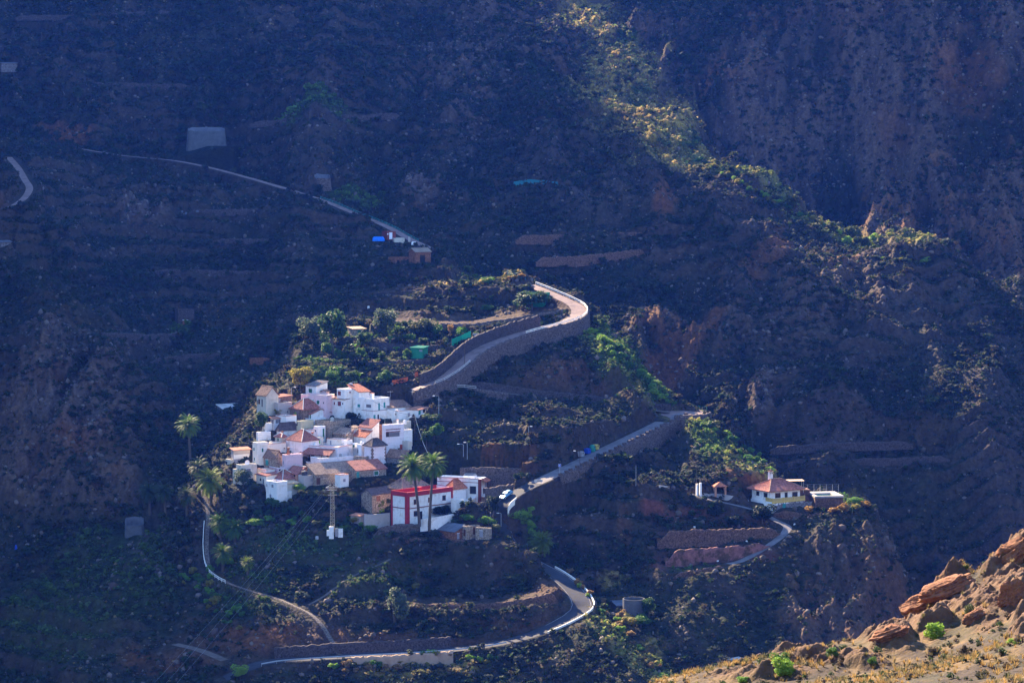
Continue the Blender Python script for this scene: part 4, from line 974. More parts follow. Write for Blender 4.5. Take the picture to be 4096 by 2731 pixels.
# ------------------------------------------------------------------ the red and white house
def band(mb, face, L, Lo, z0, z1, t=.06):
    if face == 'R': mb.box(-t, -t, z0, Lo + t, -.004, z1)
    else: mb.box(-t, -.004, z0, -.004, L + t, z1)
q = RED; Lr, Ll, hh = q['Lr'], q['Ll'], q['h']
rr = empty('red_and_white_house', q['c'], q['a'], 'two storey white house with a thick crimson parapet band and crimson corner pillars', 'house')
wall_mesh('flat', Lr, Ll, hh - .1, 0, 2.5, 1.6, .3).build('wall', 'white_wall', rr)
MB().quad((.3, .3, hh - 1.75), (Lr - .3, .3, hh - 1.75), (Lr - .3, Ll - .3, hh - 1.75), (.3, Ll - .3, hh - 1.75)).build('roof', 'terracotta', rr)
mb = MB(); ph_ = 1.25
mb.box(-.12, -.12, hh - ph_, Lr + .12, -.003, hh + .05); mb.box(-.12, 0, hh - ph_, -.003, Ll + .12, hh + .05)
mb.box(Lr + .003, 0, hh - ph_, Lr + .12, Ll + .12, hh + .05); mb.box(0, Ll + .003, hh - ph_, Lr, Ll + .12, hh + .05)
mb.box(.303, .303, hh - 1.6, Lr - .3, .34, hh + .05); mb.box(.303, .343, hh - 1.6, .34, Ll - .3, hh + .05); mb.box(.343, Ll - .34, hh - 1.6, Lr - .3, Ll - .303, hh + .05)
mb.box(-.1, -.1, hh - .095, Lr + .1, .36, hh + .052)
mb.build('parapet_band', 'crimson', rr)
for nm, b in (('corner_pillar', (-.14, -.14, -2, .75, -.004, hh - ph_)), ('corner_pillar', (-.14, .003, -2, -.004, .95, hh - ph_)), ('corner_pillar', (Lr - .55, -.14, 1.5, Lr + .14, -.004, hh - ph_)), ('corner_pillar', (-.14, Ll - .5, -2, -.004, Ll + .14, hh - ph_))):
    MB().box(*b).build(nm, 'crimson', rr)
zb_ = face_uv(q, 'R', 940, 600)[1]
MB().box(.755, -.11, zb_ - .12, Lr - .56, -.004, zb_ + .12).build('floor_band', 'maroon_paint', rr)
MB().box(-.11, .955, zb_ - .12, -.004, Ll - .505, zb_ + .12).build('floor_band', 'maroon_paint', rr)
for o in [('R',1003,460,1040,530,'w',DK),('R',1228,428,1262,498,'w',DK),('R',1450,396,1496,468,'w',DK),('R',1003,640,1052,716,'w',DK)]: opening(rr, q, o, 'maroon_paint')
for o in [('R',1088,640,1132,768,'d',DK),('R',1522,590,1576,710,'d','brown_wood')]: opening(rr, q, o, 'white_paint')
zr = hh - .2
MB().box(Lr * .45, Ll * .55, hh - 1.6, Lr * .52, Ll * .7, hh + .5).build('chimney', 'crimson', rr)
# ------------------------------------------------------------------ the big white house with brown corner
q = BIG; Lr, Ll, hh = q['Lr'], q['Ll'], q['h']
br = empty('white_house', q['c'], q['a'], 'big white house with a brown corner pillar and skylight roof beside the road', 'house')
wall_mesh('flat', Lr, Ll, hh, 0, 3, .8, .35).build('wall', 'white_wall', br)
MB().quad((.3, .3, hh - .9), (Lr - .3, .3, hh - .9), (Lr - .3, Ll - .3, hh - .9), (.3, Ll - .3, hh - .9)).build('roof', 'white_roof', br)
MB().box(-.12, -.1, -2, -.004, .7, hh).box(-.12, -.12, -2, .5, -.004, hh).build('corner_pillar', 'maroon_paint', br)
MB().box(-.1, .705, hh - .02, -.004, Ll, hh + .14).build('cornice', 'maroon_paint', br)
MB().box(-.08, .705, hh - 1.15, -.004, Ll, hh - 1.0).build('string_course', 'maroon_paint', br)
zs = hh - .2
s_b = MB(); s_b.box(3, Ll * .22, hh - .898, 5.5, Ll * .48, hh + .35); sk = s_b.build('skylight', 'white_paint', br)
s_b = MB()
for i in range(7): s_b.box(3.2, Ll * (.235 + i * .036), hh + .35, 5.3, Ll * (.235 + i * .036) + .06, hh + .9)
s_b.build('skylight_frame', 'metal', sk)
for o in [('L',1880,250,1978,370,'w',DK)]: opening(br, q, o, 'cream_roof')
mb = MB(); tile_facet(mb, (.6, -1.5, hh - .9), (5.2, -1.5, hh - .9), (.6, -.02, hh - .15), (5.2, -.02, hh - .15)); mb.quad((.6, -1.5, hh - 1.0), (.6, -.02, hh - .25), (5.2, -.02, hh - .25), (5.2, -1.5, hh - 1.0)); mb.build('balcony_roof', 'orange_tile', br)
MB().box(.6, -1.4, hh - 5.2, 5.2, -.004, hh - 4.9).box(.6, -1.45, hh - 4.9, 5.2, -1.3, hh - 4.1).build('balcony', 'white_wall', br)
for x in (.7, 2.8, 5.1): MB().box(x - .07, -1.4, hh - 4.1, x + .07, -1.26, hh - .95).build('post', 'brown_wood', br)
# white curved terraces by the big house
def curved_wall(name, label, cat, line, h0, m, th=.25, base=None, cap=None, zoff=0, parent=None, dig=1.2):
    """wall standing along a line of ground points"""
    pts = spline(line, .8); n = len(pts); o = pts[0].copy()
    mb = MB(); L = []
    for i, p in enumerate(pts):
        d = (pts[min(i + 1, n - 1)] - pts[max(i - 1, 0)]); d.z = 0; d.normalize(); nn = Vector((-d.y, d.x, 0)) * th / 2
        L.append((p - nn - o, p + nn - o))
    hs = [h0] * n if not callable(h0) else [h0(i / (n - 1)) for i in range(n)]
    for i in range(n - 1):
        a, b = L[i]; c, d = L[i + 1]; H0 = Vector((0, 0, hs[i])); H1 = Vector((0, 0, hs[i + 1])); G0 = Vector((0, 0, -dig))
        mb.quad(a + G0, c + G0, c + H1, a + H0); mb.quad(d + G0, b + G0, b + H0, d + H1); mb.quad(a + H0, c + H1, d + H1, b + H0)
    for (a, b), H in ((L[0], hs[0]), (L[-1], hs[-1])):
        mb.quad(a + Vector((0, 0, -dig)), b + Vector((0, 0, -dig)), b + Vector((0, 0, H)), a + Vector((0, 0, H)))
    ob = mb.build(name, m, parent, o)
    if label: tag(ob, label, cat)
    return ob
def gline(pts, D=None):
    """ground points under a list of photo pixels (optionally all near one depth)"""
    out = []
    for p in pts:
        g = at(p[0], p[1], ZF) if D is None else P(p[0], p[1], D)
        out.append(g)
    return out
def z5(*pts): return [Z(5, *p) for p in pts]
dR = RED['c'].y / K
curved_wall('garden_wall', 'curved white garden wall in front of the red and white house', 'garden wall',
            [P(*Z(5, 1108, 838), dR - 3.5), P(*Z(5, 1165, 832), dR - 4.5), P(*Z(5, 1300, 812), dR - 3.2), P(*Z(5, 1450, 786), dR - 1), P(*Z(5, 1600, 755), dR + 2), P(*Z(5, 1690, 730), dR + 6), P(*Z(5, 1735, 712), dR + 9)], 1.25, 'white_wall', .25, dig=2.2)
curved_wall('garden_wall', 'straight grey garden wall running left from the red and white house', 'garden wall',
            [P(*Z(5, 225, 835), dR - 1), P(*Z(5, 400, 833), dR + 1), P(*Z(5, 620, 812), dR + 4)], 2.6, 'grey_plaster', .3, dig=3)
tr_ = [P(*Z(5, 1590, 690), dR + 8), P(*Z(5, 1680, 705), dR + 7), P(*Z(5, 1780, 712), dR + 7.5), P(*Z(5, 1880, 705), dR + 9), P(*Z(5, 1950, 680), dR + 12), P(*Z(5, 1968, 650), dR + 17)]
t_o = tr_[0]
ter = empty('round_terrace', t_o, 0, 'white round-fronted terrace building with a brown door between the two white houses', 'terrace building')
def rel(L): return [p - t_o for p in L]
w_ = curved_wall('wall', None, None, tr_, 4.55, 'white_wall', .4, dig=3); w_.parent = ter; w_.location -= t_o
fl = MB(); cpt = tr_[2] + Vector((-4, 9, 4.0)) - t_o; tp = [p - t_o + Vector((0, 0, 3.5)) for p in spline(tr_, 1.0)]
for a, b in zip(tp[:-1], tp[1:]): fl.quad(a, b, Vector((cpt.x, cpt.y, a.z)))
fl.build('floor', 'cream_roof', ter)
pdr = P(*Z(5, 1832, 628), dR + 7.2) - t_o
MB().box(pdr.x - .55, pdr.y - .35, pdr.z - 1.1, pdr.x + .55, pdr.y + .1, pdr.z + 1.0).build('door', 'brown_wood', ter)
# steps down to the road beside the big house
st = P(*Z(5, 2040, 740), dR + 6)
sr = empty('stair', st, .2, 'grey outdoor steps climbing beside the big white house', 'stairs')
mb = MB()
for i in range(14): mb.box(-1.1, i * .42, -1 + i * .24, 1.1, i * .42 + .42, i * .24 + .24)
mb.build('steps', 'concrete', sr)

# ------------------------------------------------------------------ the villa on its spur
q = VIL; Lr, Ll, hh = q['Lr'], q['Ll'], q['h']
vr = empty('villa', q['c'], q['a'], 'white villa with a wide red hip roof and yellow balustrade on the right spur', 'villa')
flz = hh - 3.0
mb = MB()
for i, (a, b) in enumerate((((0, 0), (Lr, 0)), ((Lr, 0), (Lr, Ll)), ((Lr, Ll), (0, Ll)), ((0, Ll), (0, 0)))): mb.quad((*a, flz), (*b, flz), (*b, hh), (*a, hh))
mb.build('wall', 'white_wall', vr)
mb = MB(); mb.box(-.4, -1.5, -2.5, Lr * .52, Ll, flz - .005); mb.build('base_wall', 'white_wall', vr)
mb = MB(); mb.box(Lr * .5202, -1.5, -2.5, Lr + .6, Ll, flz - .005); mb.build('base_wall', 'grey_plaster', vr)
mb = MB(); random.seed(3)
for i in range(30):
    x = random.uniform(.2, Lr); z = random.uniform(.2, flz - .4); w = random.uniform(.18, .4)
    mb.box(x, -1.54, z, x + w, -1.49, z + w * .7)
for i in range(26): x = i * .55; mb.box(x, -1.53, -2.5, x + .5, -1.495, random.uniform(-.1, .35))
mb.build('stone_patch', 'grey_stone', vr)
mb, hips = roof_mesh('hip', Lr, Ll, hh, 2.7, 1.1, .2); ro = mb.build('roof', 'red_tile', vr)
mb = MB()
for a, b in hips: mb.tube([Vector(a) + Vector((0, 0, .06)), Vector(b) + Vector((0, 0, .06))], [.16, .16], 6)
mb.build('ridge_tiles', 'brown_tile', ro)
mb = MB(); cx_, cy_ = Lr * .33, Ll * .55; mb.box(cx_, cy_, hh + 1.2, cx_ + 1.0, cy_ + 1.0, hh + 4.8); ch = mb.build('chimney', 'white_wall', ro)
mb = MB(); mb.box(cx_ - .2, cy_ - .2, hh + 4.803, cx_ + 1.2, cy_ + 1.2, hh + 4.95).box(cx_ + .2, cy_ + .2, hh + 4.953, cx_ + .8, cy_ + .8, hh + 5.4).box(cx_ + .02, cy_ - .03, hh + 4.2, cx_ + .35, cy_ - .002, hh + 4.6).box(cx_ + .6, cy_ - .03, hh + 4.2, cx_ + .9, cy_ - .002, hh + 4.6)
mb.build('chimney_cap', 'brown_tile', ch)
for o in [('R',708,572,808,655,'w',DK),('R',1030,550,1128,635,'w',DK),('L',362,540,405,612,'w',DK),('L',505,570,556,645,'w',DK)]: opening(vr, q, o, 'brown_stone')
opening(vr, q, ('R',886,562,944,640,'d',DK), 'brown_stone')
du = face_uv(q, 'R', 815, 790)[0]
MB().box(du - .6, -1.56, flz - 2.6, du + .6, -1.5, flz - .7).build('door', 'teal_paint', vr)
def balustrade(root, a, b, z, n, m='yellow_paint'):
    a = Vector((*a, z)); b = Vector((*b, z)); d = (b - a).normalized(); L = (b - a).length; ang = math.atan2(d.y, d.x)
    ba = empty('balustrade', a, ang); ba.parent = root; 
    mb = MB(); mb.box(0, -.09, .0, L, .09, .14).box(0, -.11, .88, L, .11, 1.0)
    for i in range(n):
        x = (i + .5) * L / n; mb.box(x - .06, -.06, .14, x + .06, .06, .88)
    mb.build('balusters', m, ba)
    for x in [0, L / 3, 2 * L / 3, L]: MB().box(x - .14, -.14, -.02, x + .14, .14, 1.12).build('post', m, ba)
balustrade(vr, (-.2, -1.4), (Lr + .5, -1.4), flz, 46)
balustrade(vr, (-.2, 1.5), (-.2, -1.25), flz, 9)
MB().box(-.45, -1.62, flz - .35, Lr + .65, -1.505, flz - .01).build('floor_band', 'yellow_paint', vr)
# pool terrace behind the villa
vd = VIL['c'].y / K
pt = P(*Z(8, 1640, 590), vd + 13)
pool = empty('swimming_pool', pt, .15, 'small dark green swimming pool with pale paved edge right of the villa', 'pool')
mb = MB(); mb.box(-4, -4.0, -.5, -3.0, 6, 0).box(2.4, -4.0, -.5, 4.6, 6, 0).box(-3.0, -4.0, -.5, 2.4, -3.2, 0).box(-3.0, 2.6, -.5, 2.4, 6, 0); mb.build('paving', 'concrete', pool); MB().box(-3.9, -3.9, -4, 4.5, 5.9, -.603).build('base_wall', 'masonry_red', pool)
mb = MB(); mb.quad((-3.0, -3.2, -.4), (2.4, -3.2, -.4), (2.4, 2.6, -.4), (-3.0, 2.6, -.4)); mb.build('water', mat('pool_water', (.02,.09,.07), .12, spec=.5), pool)
mb = MB(); mb.box(-7.0, 1.4, -3, -4.004, 5.5, 1.2); mb.build('ramp_wall', 'pink_plaster', pool)
fe = empty('wire_fence', pt + Vector((0, 6.4, .01)), 0, 'wire fence on thin posts behind the pool of the villa', 'fence')
for i in range(7): MB().tube([(-6 + i * 1.8, 0, -1), (-6 + i * 1.8, 0, 2.0)], [.05, .05], 5).build('post', 'metal', fe)
mb = MB(); 
for z in (.7, 1.3, 1.95): mb.tube([(-6, 0, z), (4.8, 0, z)], [.02, .02], 4)
mb.build('wires', 'metal', fe)
og = P(*Z(8, 1060, 335), vd + 12)
aw = empty('sun_shelter', og, .1, 'flat beige sun shelter roof behind the villa', 'shelter')
MB().box(-2.6, -1.6, 0, 2.8, 1.6, .12).build('roof', 'peach_sheet', aw)
for x, y in ((-2.4, -1.4), (2.6, -1.4), (-2.4, 1.4), (2.6, 1.4)): MB().tube([(x, y, -3.4), (x, y, 0)], [.06, .06], 5).build('post', 'metal', aw)
og = at(*Z('C', 892, 470), ZF)
sh = empty('garden_oven_house', og, .2, 'tiny open hut with orange pyramid roof left of the villa', 'hut')
MB().box(-1.7, -.9, -1, -1.2, 1.6, 1.9).box(1.2, -.9, -1, 1.7, 1.6, 1.9).box(-1.2, 1.2, -1, 1.2, 1.6, 1.9).build('wall', 'rust_wall', sh)
mb = MB(); 
for a, b in (((-2.1, -1.3), (2.1, -1.3)), ((2.1, -1.3), (2.1, 2)), ((2.1, 2), (-2.1, 2)), ((-2.1, 2), (-2.1, -1.3))): mb.quad((*a, 1.905), (*b, 1.905), (0, .3, 3.2))
mb.quad((-2.1, -1.3, 1.9), (-2.1, 2, 1.9), (2.1, 2, 1.9), (2.1, -1.3, 1.9)); mb.build('roof', 'orange_tile', sh)
# white gate posts on the villa road
g = at(*Z('C', 698, 480), ZF)
gp = empty('gate_posts', g, .3, 'pair of white rendered gate posts with a tiled top on the villa road', 'gate posts')
for x in (-.7, .35): MB().box(x - .25, -.3, -1, x + .3, .3, 3.6 + x * .5).build('post', 'white_wall', gp)
MB().box(-1.0, -.34, 3.4, -.35, .34, 3.55).build('cap', 'cream_roof', gp)

# ------------------------------------------------------------------ small buildings in the gardens and on the slopes
for h, q in zip(SMALL, SQ): make_house(h, q)
def reservoir(px0, px1, yt, yb, label, taper=1.15, depth=6.5, m='concrete_old', inner='slate_roof'):
    g = gp_((px0 + px1) / 2, yb); s = Sc(g.y); w = (px1 - px0) / s / 2; H = (yb - yt) / s
    root = empty('water_reservoir', g, .12, label, 'water tank'); n = 28; rr_ = np.random.default_rng(int(px0)); jt = rr_.uniform(-.25, .12, n)
    def ring(k, z, jit=0):
        out = []
        for i in range(n):
            t = 2 * PI * i / n; c, s_ = math.cos(t), math.sin(t); e = .42
            out.append((w * k * abs(c) ** e * (1 if c > 0 else -1), depth / 2 + depth / 2 * k * abs(s_) ** e * (1 if s_ > 0 else -1), z + (jt[i] + .8 + .8 * (1 if s_ > 0 else -1) * abs(s_) ** e if jit else 0)))
        return out
    A_, B_, C_, D_ = ring(taper, -2.5), ring(1, H, 1), ring(.94, H, 1), ring(.9, H - 1.3); mb = MB()
    for a, b in ((A_, B_), (B_, C_)):
        for i in range(n): j = (i + 1) % n; mb.quad(a[i], a[j], b[j], b[i])
    mb.build('wall', m, root); mb = MB()
    for i in range(n): j = (i + 1) % n; mb.quad(C_[i], C_[j], D_[j], D_[i])
    mb.v += D_; mb.f.append(tuple(range(len(mb.v) - n, len(mb.v)))); mb.build('basin', inner, root)
    return root
def gp_(px, py): return at(px, py, ZF)
reservoir(752, 900, 526, 585, 'wide grey concrete water tank with broken rim on the upper left slope', 1.12)
reservoir(1258, 1322, 714, 766, 'square pinkish stone water tank above the ridge track', 1.3, 5, 'masonry')
reservoir(500, 575, 2100, 2140, 'grey open concrete tank in the dark gully at lower left', 1.1, 6)
# round tank
g = at(2535, 2440, ZF)
ct = empty('round_tank', g, 0, 'round grey water tank with a dark open top beside the lower bend', 'water tank')
R_ = 2.95; H_ = (2440 - 2402) / Sc(g.y) + .6; n = 36
mb = MB()
for i in range(n):
    a, b = 2 * PI * i / n, 2 * PI * (i + 1) / n; ca, sa, cb, sb = math.cos(a), math.sin(a), math.cos(b), math.sin(b)
    mb.quad((R_ * ca, R_ * sa, -2), (R_ * cb, R_ * sb, -2), (R_ * cb, R_ * sb, H_), (R_ * ca, R_ * sa, H_))
    mb.quad((R_ * ca, R_ * sa, H_), (R_ * cb, R_ * sb, H_), (R_ * .93 * cb, R_ * .93 * sb, H_), (R_ * .93 * ca, R_ * .93 * sa, H_))
    mb.quad((R_ * .93 * ca, R_ * .93 * sa, H_), (R_ * .93 * cb, R_ * .93 * sb, H_), (R_ * .93 * cb, R_ * .93 * sb, H_ - 2.2), (R_ * .93 * ca, R_ * .93 * sa, H_ - 2.2))
mb.build('wall', 'concrete_old', ct)
mb = MB(); mb.v = [(R_ * .93 * math.cos(2 * PI * i / n), R_ * .93 * math.sin(2 * PI * i / n), H_ - 1.6) for i in range(n)]; mb.f = [tuple(range(n))]; mb.build('water', 'dark_glass', ct)

# ------------------------------------------------------------------ retaining walls, roads, rails
def stone_wall(name, label, pts, hm, m='masonry', th=.7, rim=.25, cat='retaining wall', bump=.10, taper=False):
    """dry stone wall: top follows pts, drops hm metres to the ground in front"""
    P2 = resample(pts, .7); n = len(P2)
    tot = [0]
    for a, b in zip(P2[:-1], P2[1:]): tot.append(tot[-1] + (b - a).length)
    hh_ = np.interp(np.array(tot) / tot[-1], np.linspace(0, 1, len(hm)), hm)
    rows = 7; co = []; o = P2[0].copy(); rs = np.random.default_rng(int(abs(o.x) * 10) + 3)
    top_j = rs.normal(0, .13, n)
    arc = np.array(tot); endt = np.minimum(arc, arc[-1] - arc)
    if taper: top_j = top_j - (1 - smooth(0, 3.5, endt)) * hh_ * .75 + .5 * (fbm(arc, arc * 0 + o.x, 3.0, 3, .6, 5) - .5)
    for r in range(rows + 3):
        for i, p in enumerate(P2):
            d = P2[min(i + 1, n - 1)] - P2[max(i - 1, 0)]; d.z = 0; d.normalize(); nn = Vector((-d.y, d.x, 0))
            zt = p.z + rim + top_j[i]; zb = p.z - hh_[i] - 1.0
            j = rs.normal(0, bump) if r < rows else 0
            if r <= rows: f = r / rows; q = p - nn * (th / 2 + (1 - f) * .5 + j); z = zb + (zt - zb) * f
            elif r == rows + 1: q = p + nn * th / 2; z = zt
            else: q = p + nn * th / 2; z = p.z - 1.2
            co.append((q.x - o.x, q.y - o.y, z - o.z))
    ob = link(name, np_mesh(name, co, grid_quads(rows + 3, n)), mat_(m)); ob.location = o
    if label: tag(ob, label, cat)
    return ob
TL_ = {
 'top_field': ('dry stone wall holding up the highest sunlit field', 'masonry_dark'), 'mid_field': ('long dark stone wall under the tilled middle field above the road', 'masonry'),
 'hut_garden': ('low stone wall under the garden with the pale hut', 'masonry_dark'), 'low_garden': ('dark stone wall under the lower fruit garden above the village', 'masonry_dark'),
 'villa_garden': ('reddish rubble wall round the tip of the villa garden', 'masonry_red'), 'villa_upper_terrace': ('brown and pink retaining wall, upper of the three villa terraces', 'masonry_red'),
 'villa_middle_terrace': ('pink plastered retaining wall, middle of the three villa terraces', 'pink_plaster'), 'villa_lower_terrace': ('brown stone wall under the lowest villa terrace', 'masonry_red'),
 'bend_terrace': ('curved red stone wall rising above the lower hairpin bend', 'masonry_red'), 'red_house_terrace': ('rough stone terrace wall directly below the red and white house', 'masonry'),
 'low_house_terrace': ('second stone wall below the terrace of the red and white house', 'masonry_red'), 'spur_terrace_upper': ('upper stone terrace wall on the shaded spur behind the bend', 'masonry_red'),
 'spur_terrace_lower': ('lower stone terrace wall on the shaded spur behind the bend', 'masonry_red'), 'spur_path_wall': ('stone wall under the level track high on the shaded spur', 'masonry_dark'),
 'left_terrace': ('long dark terrace wall on the left slope under the red hut', 'masonry_dark'), 'left_terrace_mid': ('short terrace wall just below the ridge track', 'masonry_dark'),
 'left_terrace_low': ('terrace wall below the blue tarpaulin', 'masonry_dark'), 'east_terrace_upper': ('upper dark terrace wall on the far right flats', 'masonry_dark'),
 'east_terrace_lower': ('lower dark terrace wall on the far right flats', 'masonry_dark'), 'west_gully_terrace': ('stone terrace wall in the dark gully left of the gardens', 'masonry_dark'),
 'west_gully_terrace_low': ('terrace wall beneath the pump house in the dark gully', 'masonry_dark'), 'top_left_terrace': ('faint terrace wall at the top left of the picture', 'masonry_dark'),
 'top_mid_terrace': ('terrace wall under the green shaded meadow on the far slope', 'masonry_dark'), 'left_high_terrace': ('terrace wall high on the left slope above the grey water tank', 'masonry_dark'),
}
for nm, (w, hm) in TW.items(): stone_wall('retaining_wall', TL_[nm][0], w, hm, TL_[nm][1], taper=True, bump=.05 if 'plaster' in TL_[nm][1] else .12)
def ribbon(name, pts, hw, m, lift=.06, kind='structure', taper=None):
    P2 = resample(pts, 1.0); n = len(P2); co = []
    for j in range(5):
        for i, p in enumerate(P2):
            d = P2[min(i + 1, n - 1)] - P2[max(i - 1, 0)]; d.z = 0; d.normalize(); nn = Vector((-d.y, d.x, 0))
            w = hw if taper is None else taper(i / (n - 1))
            s = (j / 4 * 2 - 1); q = p + nn * w * s; co.append((q.x, q.y, p.z + lift + .04 * (1 - s * s)))
    ob = link(name, np_mesh(name, co, grid_quads(5, n)[:, ::-1]), mat_(m)); tag(ob, kind=kind); return ob
lo = RW['lower']; iJ = min(range(len(lo)), key=lambda i: (lo[i] - P(2130, 1935, 659)).length); iS = min(range(len(lo)), key=lambda i: (lo[i] - P(1100, 2643, 598)).length)
ribbon('lower_road', lo[:iJ + 1], 2.9, 'road_asphalt')
ribbon('village_road', lo[iJ:], 2.6, 'road_concrete', .064)
iU = min(range(len(RW['upper'])), key=lambda i: (RW['upper'][i] - P(2290, 1270, 748)).length)
ribbon('upper_road', RW['upper'], 2.5, 'road_pink')
ribbon('old_road', RW['bench'], 2.0, 'path_dirt')
ribbon('ridge_track', RW['crest'], 1.7, 'road_pink', .25)
ribbon('west_path', PWD['west_path'], .6, 'path_stone'); ribbon('side_path', PWD['side_path'], .5, 'path_dirt')
ribbon('villa_road', PWD['villa_path'], 1.25, 'road_concrete'); ribbon('left_track', PWD['red_path'], 1.3, 'road_pink'); ribbon('farm_track', PWD['farm_path'], 1.4, 'path_dirt')
mb = MB(); n = 40; c = []
for i in range(n):
    t = 2 * PI * i / n; c.append((plat.x - .5 + 6.6 * 1.1 * math.cos(t), plat.y + 2 + 6.6 * math.sin(t), plat.z + .10 + .13 * 6.6 * math.sin(t)))
mb.v = c; mb.f = [tuple(range(n))]
tag(mb.build('turning_place', 'road_pink'), kind='structure')
iHH = min(range(len(lo)), key=lambda i: (lo[i] - P(2200, 2510, 610)).length)
# painted edge lines on the lower road
for k, (d, a, b) in enumerate(((2.5, iHH, iJ), (-2.5, iHH, iJ))):
    seg = offset(resample(lo[a:b], 1.0), d)
    ob = ribbon('edge_line', seg, .05, 'concrete', .10)
# walls along the roads
iH = min(range(len(lo)), key=lambda i: (lo[i] - P(2310, 2435, 616)).length)
stone_wall('retaining_wall', 'smooth tan retaining wall under the lower road before the hairpin', [p for p in offset(lo[iS + 6:iH - 10], -3.1)], [1.2, 2.4, 3.2, 3.6, 3.8], 'plaster_tan', bump=.02)
stone_wall('retaining_wall', 'stone wall along the uphill side of the lower road, raised to shade it', [p + Vector((0, 0, 2.6)) for p in offset(lo[iS:iH - 10], 3.3)], [2.8, 3.4, 4.0, 3.4], 'masonry_dark')  # wall height raised so that it shades the road
iP = len(lo) - 1; vil_rd = lo[iJ + 2:]
cren = stone_wall('crenellated_wall', 'long stone wall with square merlons holding up the climbing village road', offset(vil_rd, -3.0), [1.0, 2.5, 4.0, 5.0, 5.6, 5.2], 'masonry')
off = resample(offset(vil_rd, -3.0), 1.0); o_ = cren.location
nm_ = 27
me_c = MB().box(-.55, -.38, 0, .55, .38, .75).mesh('merlon')
for i in range(nm_):
    p = off[int((i + .5) / nm_ * (len(off) - 1))]; d = off[min(int((i + .5) / nm_ * (len(off) - 1)) + 1, len(off) - 1)] - p
    link('merlon', me_c, mat_('masonry'), cren, p - o_ + Vector((0, 0, .22)), math.atan2(d.y, d.x))
pc = [Vector((plat.x - .5 + 7.9 * 1.1 * math.cos(t), plat.y + 2 + 7.9 * math.sin(t), plat.z)) for t in np.linspace(-1.9, .6, 12)]
stone_wall('retaining_wall', 'curved stone wall round the sunny turning place', pc, [4.8, 4.8, 4.5, 3.5, 2], 'masonry')
for i in range(7):
    pass
up = RW['upper']
stone_wall('retaining_wall', 'tall stone wall holding up the upper road as it bends', offset(up[:iU + 6], -2.9), [2, 3.5, 4.5, 5.2, 5.6, 5.8, 6.0], 'masonry')
bn = RW['bench']; 
stone_wall('retaining_wall', 'stone wall with worn merlons beneath the old road level', offset(bn[:int(len(bn) * .42)], -2.6), [3, 3.6, 3.8, 3.0], 'masonry')
stone_wall('retaining_wall', 'long grey stone wall on the uphill side of the old road level', [p + Vector((0, 0, 2.0)) for p in offset(bn[4:], 2.7)], [2.4, 2.6, 2.6, 2.2], 'masonry_dark')
wl = [P(1935, 1940, 661), P(2000, 1928, 662), P(2060, 1915, 664)]
stone_wall('retaining_wall', 'low stone wall above the parked blue car', [P(1935, 1958, 657.5), P(1990, 1947, 660), P(2062, 1938, 662)], [3.0, 2.5, .8], 'masonry')
stone_wall('retaining_wall', 'grey stone wall behind the big white house under the orange bank', [P(1840, 1872, 671), P(1930, 1872, 671), P(2030, 1873, 670), P(2095, 1878, 669)], [4.0, 4.2, 4.2, 4.0], 'masonry')
def railing(label, pts, h=.95, m='rail', posts=2.2, rails=(.45, .92), r=.07, name='guard_rail', cat='railing', pr=.06):
    P2 = resample(pts, posts); o = P2[0].copy(); root = empty(name, o, 0, label, cat)
    me_ = MB().tube([(0, 0, -.6), (0, 0, h)], [pr, pr], 5).mesh('post')
    for p in P2[:100]: link('post', me_, mat_(m), root, p - o)
    for z in rails: MB().tube([p - o + Vector((0, 0, z)) for p in P2], [r] * len(P2), 5, False).build('rail', m, root)
    return root
iR0 = max(0, iU - 6)
stone_wall('retaining_wall', 'dark stone wall on the uphill side of the upper road below the fields, raised to shade the road', [p + Vector((0, 0, 3.3)) for p in offset(up[1:iU - 2], 2.9)], [3.9, 4.1, 4.1, 3.8], 'masonry_dark')  # wall lengthened and raised to throw shade over the road
railing('pale rail along the outside of the upper hairpin bend', offset(up[iR0:], -2.75), 1.0, 'rail_white', 2.4, (.5, .95), .13)
railing('wooden rail along the upper road over the village', offset(up[2:iR0 - 8], -2.5), .9, 'rail', 2.6)
railing('green metal rail beside the ridge track above the red hut', offset(RW['crest'][int(len(RW['crest']) * .72):int(len(RW['crest']) * .95)], 1.9), 1.1, 'teal_paint', 2.4)
railing('brown wooden rail along the old road behind the village', offset(bn[:int(len(bn) * .3)], -2.1), .9, 'rail', 2.6)
iB0 = min(range(len(lo)), key=lambda i: (lo[i] - P(2300, 2450, 615)).length); iB1 = min(range(len(lo)), key=lambda i: (lo[i] - P(2120, 2210, 641)).length)
hb = offset(lo[iB0 - 4:iB1], -3.3)
w_ = curved_wall('parapet_wall', 'bright white parapet wall round the lower hairpin bend', 'parapet', hb, .55, 'rail_white', .28)
railing('metal crash barrier inside the lower hairpin beside the asphalt', offset(lo[iB0 - 26:iB0 - 6], -3.0), .8, 'metal', 3, (.55, .7), .1, 'crash_barrier', 'crash barrier')
iC0 = min(range(len(lo)), key=lambda i: (lo[i] - P(2010, 2110, 650)).length); iC1 = min(range(len(lo)), key=lambda i: (lo[i] - P(2080, 1968, 657)).length)
curved_wall('parapet_wall', 'low white parapet curving along the road below the parked car', 'parapet', offset(lo[iC0:iC1], -3.1), .5, 'rail_white', .25)
railing('thin white handrail along the upper bend of the west footpath', offset(PWD['west_path'][10:int(len(PWD['west_path']) * .52)], -.95), 1.0, 'rail_white', 1.8, (.5, .95), .10, 'handrail', 'handrail', .07)
railing('low stone edging rail of the lower west footpath', offset(PWD['west_path'][int(len(PWD['west_path']) * .53):], -.95), .6, 'path_stone', 2.5, (.4,), .06, 'handrail', 'handrail', .05)
